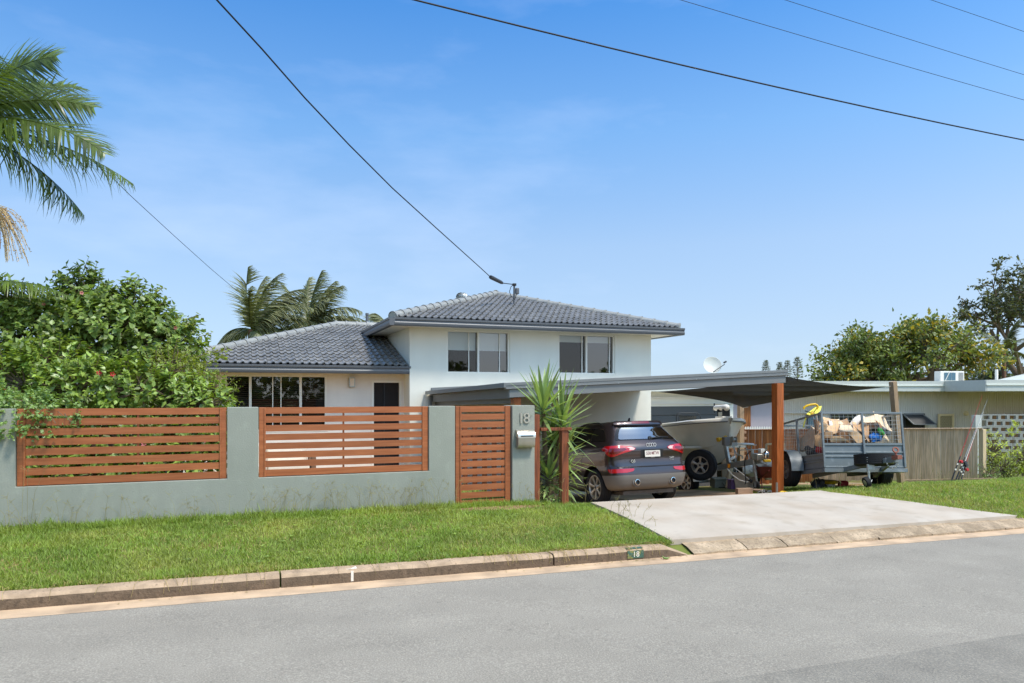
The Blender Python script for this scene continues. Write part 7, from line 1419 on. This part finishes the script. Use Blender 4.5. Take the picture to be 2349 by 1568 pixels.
# open timber frame behind the post
fm = thing('wooden_surround', 'empty pale timber frame leaning behind the carport post', 'frame', gp(1770, 17.8))
P = [at_f(1756, 1100, 17.8), at_f(1795, 1096, 17.8), at_f(1798, 1017, 18.0), at_f(1758, 1020, 18.0)]
for k in range(4): m = MB(); m.bar(P[k], P[(k + 1) % 4], .05, .04); part('member', m, MAT['timber_pale'], fm, world=True)
p = gp(1782, 14.4); m = MB(); m.bar(p, p + Vector((0, 0, .24)), .03, .03); single('steel_peg', m, MAT['galv'], 'short grey steel peg standing beside the carport post', 'peg')
p = gp(1796, 14.2, .02); m = MB(); m.tube([p + Vector((-.08, 0, .01)), p + Vector((0, -.03, .03)), p + Vector((.10, .0, .01)), p + Vector((.02, .05, .02)), p + Vector((-.08, 0, .01))], .018, 8); single('yellow_handle', m, MAT['yellow'], 'yellow plastic handle lying by the foot of the carport post', 'handle', smooth=60)
m = MB(); pts = []
for k in range(40):
    t = k / 39; q = gp(1742 + 36 * t, 15.4 - .4 * t); pts.append(q + Vector((.05 * math.sin(t * 25), .05 * math.cos(t * 19), .02 + .06 * abs(math.sin(t * 14)))))
m.tube(pts, .010, 6); single('hose', m, MAT['plastic_white'], 'white hose looped on the ground behind the carport post', 'hose', smooth=80)
p = gp(1450, 18.6, .015); m = MB(); m.box(-.45, .45, -.2, .2, 0, .03, zrot(p, -6)); single('foam_board', m, MAT['blue'], 'blue and teal board lying on the floor under the car', 'board', bevel=.01)
p = gp(1664, 17.9, .012); m = MB(); m.tube([p + Vector((-.2, 0, 0)), p + Vector((0, -.04, .01)), p + Vector((.2, .02, 0))], .015, 6); single('dropped_strap', m, MAT['black'], 'black strap lying in front of the grey tub', 'strap')
# under the box trailer
p = gp(1899, 15.3); bk = thing('paint_bucket', 'white bucket with yellow lid under the box trailer', 'bucket', p); m = MB(); m.lathe([(.12, 0), (.145, .17), (.14, .17)], Matrix.Translation(p), 20); part('pail', m, MAT['cushion'], bk, world=True, smooth=40); m = MB(); m.lathe([(.2, .17), (.21, .19), (.19, .225), (0, .23)], Matrix.Translation(p), 24); part('lid', m, MAT['yellow'], bk, world=True, smooth=40)
p = gp(1934, 15.4); m = MB(); m.box(-.09, .09, -.08, .08, 0, .2, zrot(p, -20)); single('red_can', m, MAT['red'], 'red fuel can under the box trailer beside the bucket', 'can', bevel=.02)
for k, (x0, x1, f, mt, lab) in enumerate(((1938, 1996, 15.8, 'timber_pale', 'pale plank on the ground under the box trailer'), (1880, 1992, 16.2, 'paling_red', 'reddish plank lying behind the pale one under the trailer'), (1930, 1960, 15.1, 'redpaint', 'short red painted stick under the trailer'))):
    a, b = gp(x0, f, .05), gp(x1, f - .1, .05); m = MB(); m.bar(a, b, .09, .06); single('plank', m, MAT[mt], lab, 'timber', bevel=.003)
lump('small_engine', gp(1878, 14.9, .13), (.16, .14, .13), 'darkgrey', 'dark small engine sitting in the grass by the trailer wheel', 'engine', 12, .5)

# ---------------------------------------------------------------- the trailer's load
def lx(px, py): return 1804.5 + px * .11718, 905.3 + py * .11718
def sheet(name, pts, mat, label, cat_='cardboard', th=.006, bend=.03, n=6):
    """pts: four (px, py, depth) corners, filled as a slightly buckled thick sheet"""
    mx_, my_ = sum(p[0] for p in pts) / 4, sum(p[1] for p in pts) / 4; k_ = 1.22 if 'card' in mat else 1.0
    Q = [at_f(*lx(mx_ + (a - mx_) * k_, my_ + (b - my_) * k_ - (25 if k_ > 1 else 0)), f) for a, b, f in pts]; N_ = (Q[1] - Q[0]).cross(Q[3] - Q[0]).normalized(); m = MB(); s = random.uniform(0, 6)
    G = [[Q[0].lerp(Q[1], i / n).lerp(Q[3].lerp(Q[2], i / n), j / n) + N_ * bend * (math.sin(i / n * 3.1 + s) + .6 * math.sin(j / n * 4.2 + s * 2)) for i in range(n + 1)] for j in range(n + 1)]
    m.grid(G); m.grid([[p + N_ * th for p in r_] for r_ in G][::-1])
    for e in (G[0], G[-1], [r_[0] for r_ in G], [r_[-1] for r_ in G]): m.grid([e, [p + N_ * th for p in e]])
    return single(name, m, MAT[mat], label, cat_, smooth=35)
SH = [('cardboard_sheet', ((790, 640, 14.0), (1000, 625, 14.3), (1090, 745, 14.1), (875, 785, 13.95)), 'card', 'flat tan cardboard sheet in the middle of the load'), ('cardboard_sheet', ((1095, 585, 14.2), (1230, 640, 14.2), (1260, 755, 13.95), (1055, 690, 13.95)), 'card3', 'pale square cardboard flap on top of the middle of the load'),
      ('cardboard_sheet', ((1190, 760, 14.0), (1290, 735, 14.1), (1510, 905, 13.9), (1420, 945, 13.85)), 'card', 'long cardboard strip sloping down to the centre cage post'), ('cardboard_sheet', ((1500, 470, 14.4), (1770, 460, 14.5), (1800, 575, 14.2), (1530, 520, 14.1)), 'card3', 'cardboard sheet bridging the centre cage post near the top'),
      ('cardboard_sheet', ((1705, 410, 14.6), (1890, 450, 14.6), (2045, 690, 14.1), (1790, 570, 14.1)), 'card3', 'big pale cardboard sheet jutting up at the far end of the load'), ('cardboard_sheet', ((1085, 780, 13.95), (1310, 905, 13.9), (1250, 945, 13.88), (1055, 850, 13.88)), 'card4', 'dark brown cardboard strip low in the load'),
      ('cardboard_sheet', ((715, 510, 14.6), (960, 510, 14.7), (1025, 600, 14.3), (790, 645, 14.2)), 'card', 'cardboard sheet with torn white paper behind the front left cage post'), ('cardboard_sheet', ((970, 545, 14.8), (1165, 505, 14.8), (1225, 600, 14.4), (990, 640, 14.3)), 'card2', 'brown cardboard sheet at the back of the load'),
      ('cardboard_sheet', ((530, 535, 14.5), (645, 590, 14.3), (600, 720, 14.1), (545, 860, 14.2)), 'card4', 'dark cardboard panel standing on edge by the foam'), ('cardboard_sheet', ((560, 840, 14.0), (720, 800, 13.95), (725, 1050, 13.9), (570, 1010, 14.0)), 'card2', 'brown cardboard panel behind the red bag'),
      ('cardboard_sheet', ((850, 840, 13.9), (1020, 870, 13.88), (1180, 935, 13.85), (900, 930, 13.85)), 'card', 'crushed cardboard at the bottom of the load'), ('cardboard_sheet', ((1330, 660, 14.2), (1590, 610, 14.2), (1600, 900, 13.9), (1480, 760, 13.95)), 'card2', 'cardboard carton side behind the centre cage post'),
      ('cardboard_sheet', ((1750, 580, 14.1), (1840, 590, 14.1), (1910, 780, 13.9), (1880, 800, 13.9)), 'card4', 'narrow cardboard strip hanging beside the green bottle'), ('board_offcut', ((1885, 840, 13.9), (1935, 770, 13.9), (2020, 910, 13.86), (1990, 925, 13.86)), 'timber_pale', 'pale board offcut in the corner of the load'), ('cardboard_sheet', ((640, 690, 13.95), (720, 590, 14.0), (790, 660, 14.0), (740, 740, 13.9)), 'card', 'small folded cardboard flap by the front left cage post')]
SH += [('cardboard_sheet', ((640, 560, 14.9), (800, 490, 14.95), (900, 560, 14.6), (700, 640, 14.4)), 'card3', 'creased cardboard peak behind the front left cage post'), ('cardboard_sheet', ((1290, 600, 14.5), (1420, 560, 14.6), (1500, 680, 14.3), (1340, 740, 14.1)), 'card', 'tan cardboard tucked under the curved white foam'), ('cardboard_sheet', ((1560, 560, 14.7), (1740, 520, 14.8), (1780, 700, 14.4), (1600, 720, 14.3)), 'card2', 'shadowed cardboard wall behind the blue bag'), ('cardboard_sheet', ((880, 600, 14.75), (1010, 500, 14.9), (1090, 600, 14.6), (960, 680, 14.4)), 'card3', 'folded pale flap on the crest of the load'), ('torn_paper', ((800, 515, 14.45), (880, 510, 14.5), (930, 600, 14.25), (850, 640, 14.15)), 'plastic_white', 'torn white paper on the cardboard near the cage corner')]
for nme, pts, mt, lab in SH: sheet(nme, pts, mt, lab, 'cardboard' if 'card' in nme else 'board')
m = MB(); c = at_f(*lx(795, 790), 13.95); m.box(-.08, .08, -.08, .08, -.06, .06, zrot(c, -25)); o = single('carton', m, MAT['card2'], 'small taped cardboard carton behind the front mesh', 'carton', bevel=.004)
sheet('foam_slab', ((230, 880, 15.3), (480, 625, 14.9), (570, 700, 14.6), (240, 1100, 15.0)), 'foam', 'large beige foam slab leaning against the cage side', 'foam', th=.09, bend=.02); sheet('foam_mattress', ((240, 1110, 15.05), (550, 1060, 14.6), (575, 700, 14.58), (235, 890, 15.25)), 'foam', 'folded lower half of the beige foam in the trailer', 'foam', th=.03, bend=.015)
sheet('foam_curve', ((1225, 590, 14.6), (1480, 430, 14.7), (1640, 450, 14.6), (1330, 640, 14.3)), 'cushion', 'curved white foam sheet behind the centre cage post', 'foam', th=.02, bend=.05)
lump('blue_bag', at_f(*lx(1735, 850), 14.0), (.13, .06, .085), 'blue', 'crumpled bright blue bag against the front mesh', 'bag', 21, .6); lump('red_bag', at_f(*lx(660, 1085), 14.25), (.10, .09, .08), 'red', 'red printed bag inside the front corner of the trailer', 'bag', 22, .3); lump('black_bag', at_f(*lx(480, 1090), 14.75), (.13, .12, .13), 'black', 'black bag beside the red one in the trailer', 'bag', 23, .35); lump('dark_rubbish', at_f(*lx(1700, 720), 14.7), (.3, .25, .18), 'darkgrey', 'dark rubbish heaped deep in the trailer load', 'rubbish', 25, .4); lump('rubbish_bed', at_f(*lx(1150, 850), 15.3), (.70, .55, .32), 'card4', 'mixed crushed packaging filling the trailer bed', 'rubbish', 26, .3)
m = MB(); a, b = at_f(*lx(1800, 655), 14.0), at_f(*lx(1890, 795), 13.95); m.tube([a, a.lerp(b, .2), a.lerp(b, .8), b], [.02, .045, .045, .03], 10); single('green_bottle', m, MAT['green'], 'bright green plastic bottle near the end of the load', 'bottle', smooth=50)
# yellow toy steering wheel with its panel
ts = thing('toy_steering_wheel', 'yellow toy steering wheel with lime panel poking above the load', 'toy', at_f(*lx(510, 430), 14.6))
ring = [(335, 290), (340, 255), (400, 220), (480, 200), (560, 192), (600, 215), (612, 250), (590, 290), (550, 345), (510, 385)]
m = MB(); m.tube([at_f(*lx(a, b), 14.45) for a, b in ring[:8]], .022, 8); part('rim', m, MAT['yellow'], ts, world=True, smooth=60)
for a, b in ((365, 325), (590, 275)): m = MB(); m.tube([at_f(*lx(a, b), 14.47), at_f(*lx(510, 375), 14.5)], .009, 6); part('spoke', m, MAT['black'], ts, world=True)
m = MB(); m.lathe([(0, .03), (.04, .02), (.055, 0), (.04, -.02), (0, -.03)], Matrix.Translation(at_f(*lx(510, 380), 14.5)) @ Matrix.Rotation(R(80), 4, 'X'), 14); part('hub', m, MAT['yellow'], ts, world=True, smooth=50)
P = [at_f(*lx(a, b), f) for a, b, f in ((385, 385, 14.55), (560, 250, 14.75), (690, 225, 14.8), (660, 320, 14.7), (580, 390, 14.6), (480, 420, 14.55))]; m = MB(); m.add(P + [p + Vector((.01, .03, -.01)) for p in P], [tuple(range(6)), tuple(range(11, 5, -1))] + [(i, (i + 1) % 6, (i + 1) % 6 + 6, i + 6) for i in range(6)]); part('panel', m, MAT['lime'], ts, world=True)
m = MB(); m.tube([at_f(*lx(580, 395), 14.6), at_f(*lx(600, 520), 14.65)], .018, 8); m.tube([at_f(*lx(510, 400), 14.55), at_f(*lx(550, 520), 14.6)], .008, 6); part('column', m, MAT['plastic_white'], ts, world=True); m = MB(); m.tube([at_f(*lx(380, 460), 14.5), at_f(*lx(345, 560), 14.48), at_f(*lx(330, 640), 14.47)], .012, 6); part('strap', m, MAT['lime'], ts, world=True)

# ---------------------------------------------------------------- seen through the fence slats
sf = thing('garden_sofa', 'white cushioned outdoor sofa on the patio behind the slatted panel', 'sofa', (.9, 15.6, g(.9, 15.6)))
z0 = g(.9, 15.6)
m = MB(); m.box(-.35, 1.35, 15.2, 16.0, z0, z0 + .28); part('base', m, MAT['rattan'], sf, world=True, bevel=.02)
for k in range(2): m = MB(); m.box(-.33 + k * .84, .49 + k * .84, 15.18, 15.8, z0 + .285, z0 + .45); part('seat_cushion', m, MAT['cushion'], sf, world=True, bevel=.04); m = MB(); m.box(-.33 + k * .84, .49 + k * .84, 15.78, 16.0, z0 + .42, z0 + .85); part('back_cushion', m, MAT['cushion'], sf, world=True, bevel=.05)
m = MB(); m.box(1.36, 1.46, 15.2, 16.0, z0, z0 + .6); part('armrest', m, MAT['rattan'], sf, world=True, bevel=.02)
m = MB(); P = [[(x, y, g(x, y) + .03) for x in (-.8, 1, 2.5, 3.9)] for y in (14.2, 15.5, 17, 18.2)]; m.grid(P); single('patio', m, MAT['cfloor'], None, None, kind='structure')
ts_ = thing('timber_screen', 'brown timber batten screen behind the gate under the carport edge', 'screen', (3.9, 12.6, g(3.9, 12.6)))
for k in range(8): x = 3.25 + k * .19; m = MB(); m.box(x, x + .09, 12.6, 12.63, g(x, 12.6) - .05, 1.15); part('batten', m, MAT['hardwood'], ts_, world=True)
m = MB(); m.box(3.2, 4.72, 12.64, 12.68, .95, 1.03); part('rail', m, MAT['hardwood'], ts_, world=True)
# litter in the gutter
gl = [(-2.55, 6.74, 'redpaint', 'dry red leaf cluster in the gutter beneath the left end of the kerb'), (3.9, 6.72, 'leaf_weed', 'green pod lying in the gutter below the painted number')]
p = Vector((gl[0][0], gl[0][1], road_z(gl[0][0]) + .02)); o = lump('dry_leaves', p, (.06, .02, .012), 'redpaint', gl[0][3], 'leaves', 31, .8)
m = MB(); r_ = road_z(4.35); m.tube([(4.32, 6.735, r_ + .05), (4.335, 6.73, r_ + .03), (4.37, 6.72, r_ + .025), (4.40, 6.72, r_ + .03)], [.006, .011, .011, .005], 8); single('seed_pod', m, MAT['leaf_pale'], gl[1][3], 'pod', smooth=60)
lv_P, lv_D = [], []
for k in range(90):
    x = random.choice((random.uniform(-3, 9), random.uniform(2.4, 4.6))); y = 6.79 - abs(random.gauss(0, .035)); lv_P.append((x, y, road_z(x) + .02)); lv_D.append((random.gauss(0, 1), random.gauss(0, .5), .05))
n = len(lv_P); V, F = leaves_arrays(np.array(lv_P), np.array(lv_D), np.tile(UP, (n, 1)), rnd(n, .015, .04), rnd(n, .008, .016)); o = link('leaf_litter', npmesh('leaf_litter', V, F, MAT['grass_seed'])); tag(o, 'dry leaf litter along the gutter', 'litter', kind='stuff')

# the leafy far side of the street behind the photographer, mirrored in the window panes and the car
P = []
for k in range(26):
    cx_, h_ = -34 + k * 4.0 + rng.uniform(-1.2, 1.2), rng.uniform(2.2, 5.2); n = 330
    q = unit(rng.normal(size=(n, 3))) * rng.uniform(.5, 1, (n, 1)) ** .5 * np.array([2.4, 1.6, h_ / 2]) + np.array([cx_, -20 + rng.uniform(-2, 2), h_ / 2]); P.append(q)
P = np.concatenate(P); n = len(P); V, F = leaves_arrays(P, rng.normal(size=(n, 3)), rng.normal(size=(n, 3)) + UP, rnd(n, .5, .95), rnd(n, .35, .6)); o = link('street_vegetation', npmesh('street_vegetation', V, F, MAT['leaf_tree'])); tag(o, 'leafy gardens on the other side of the street seen only in reflections', 'vegetation', kind='stuff')
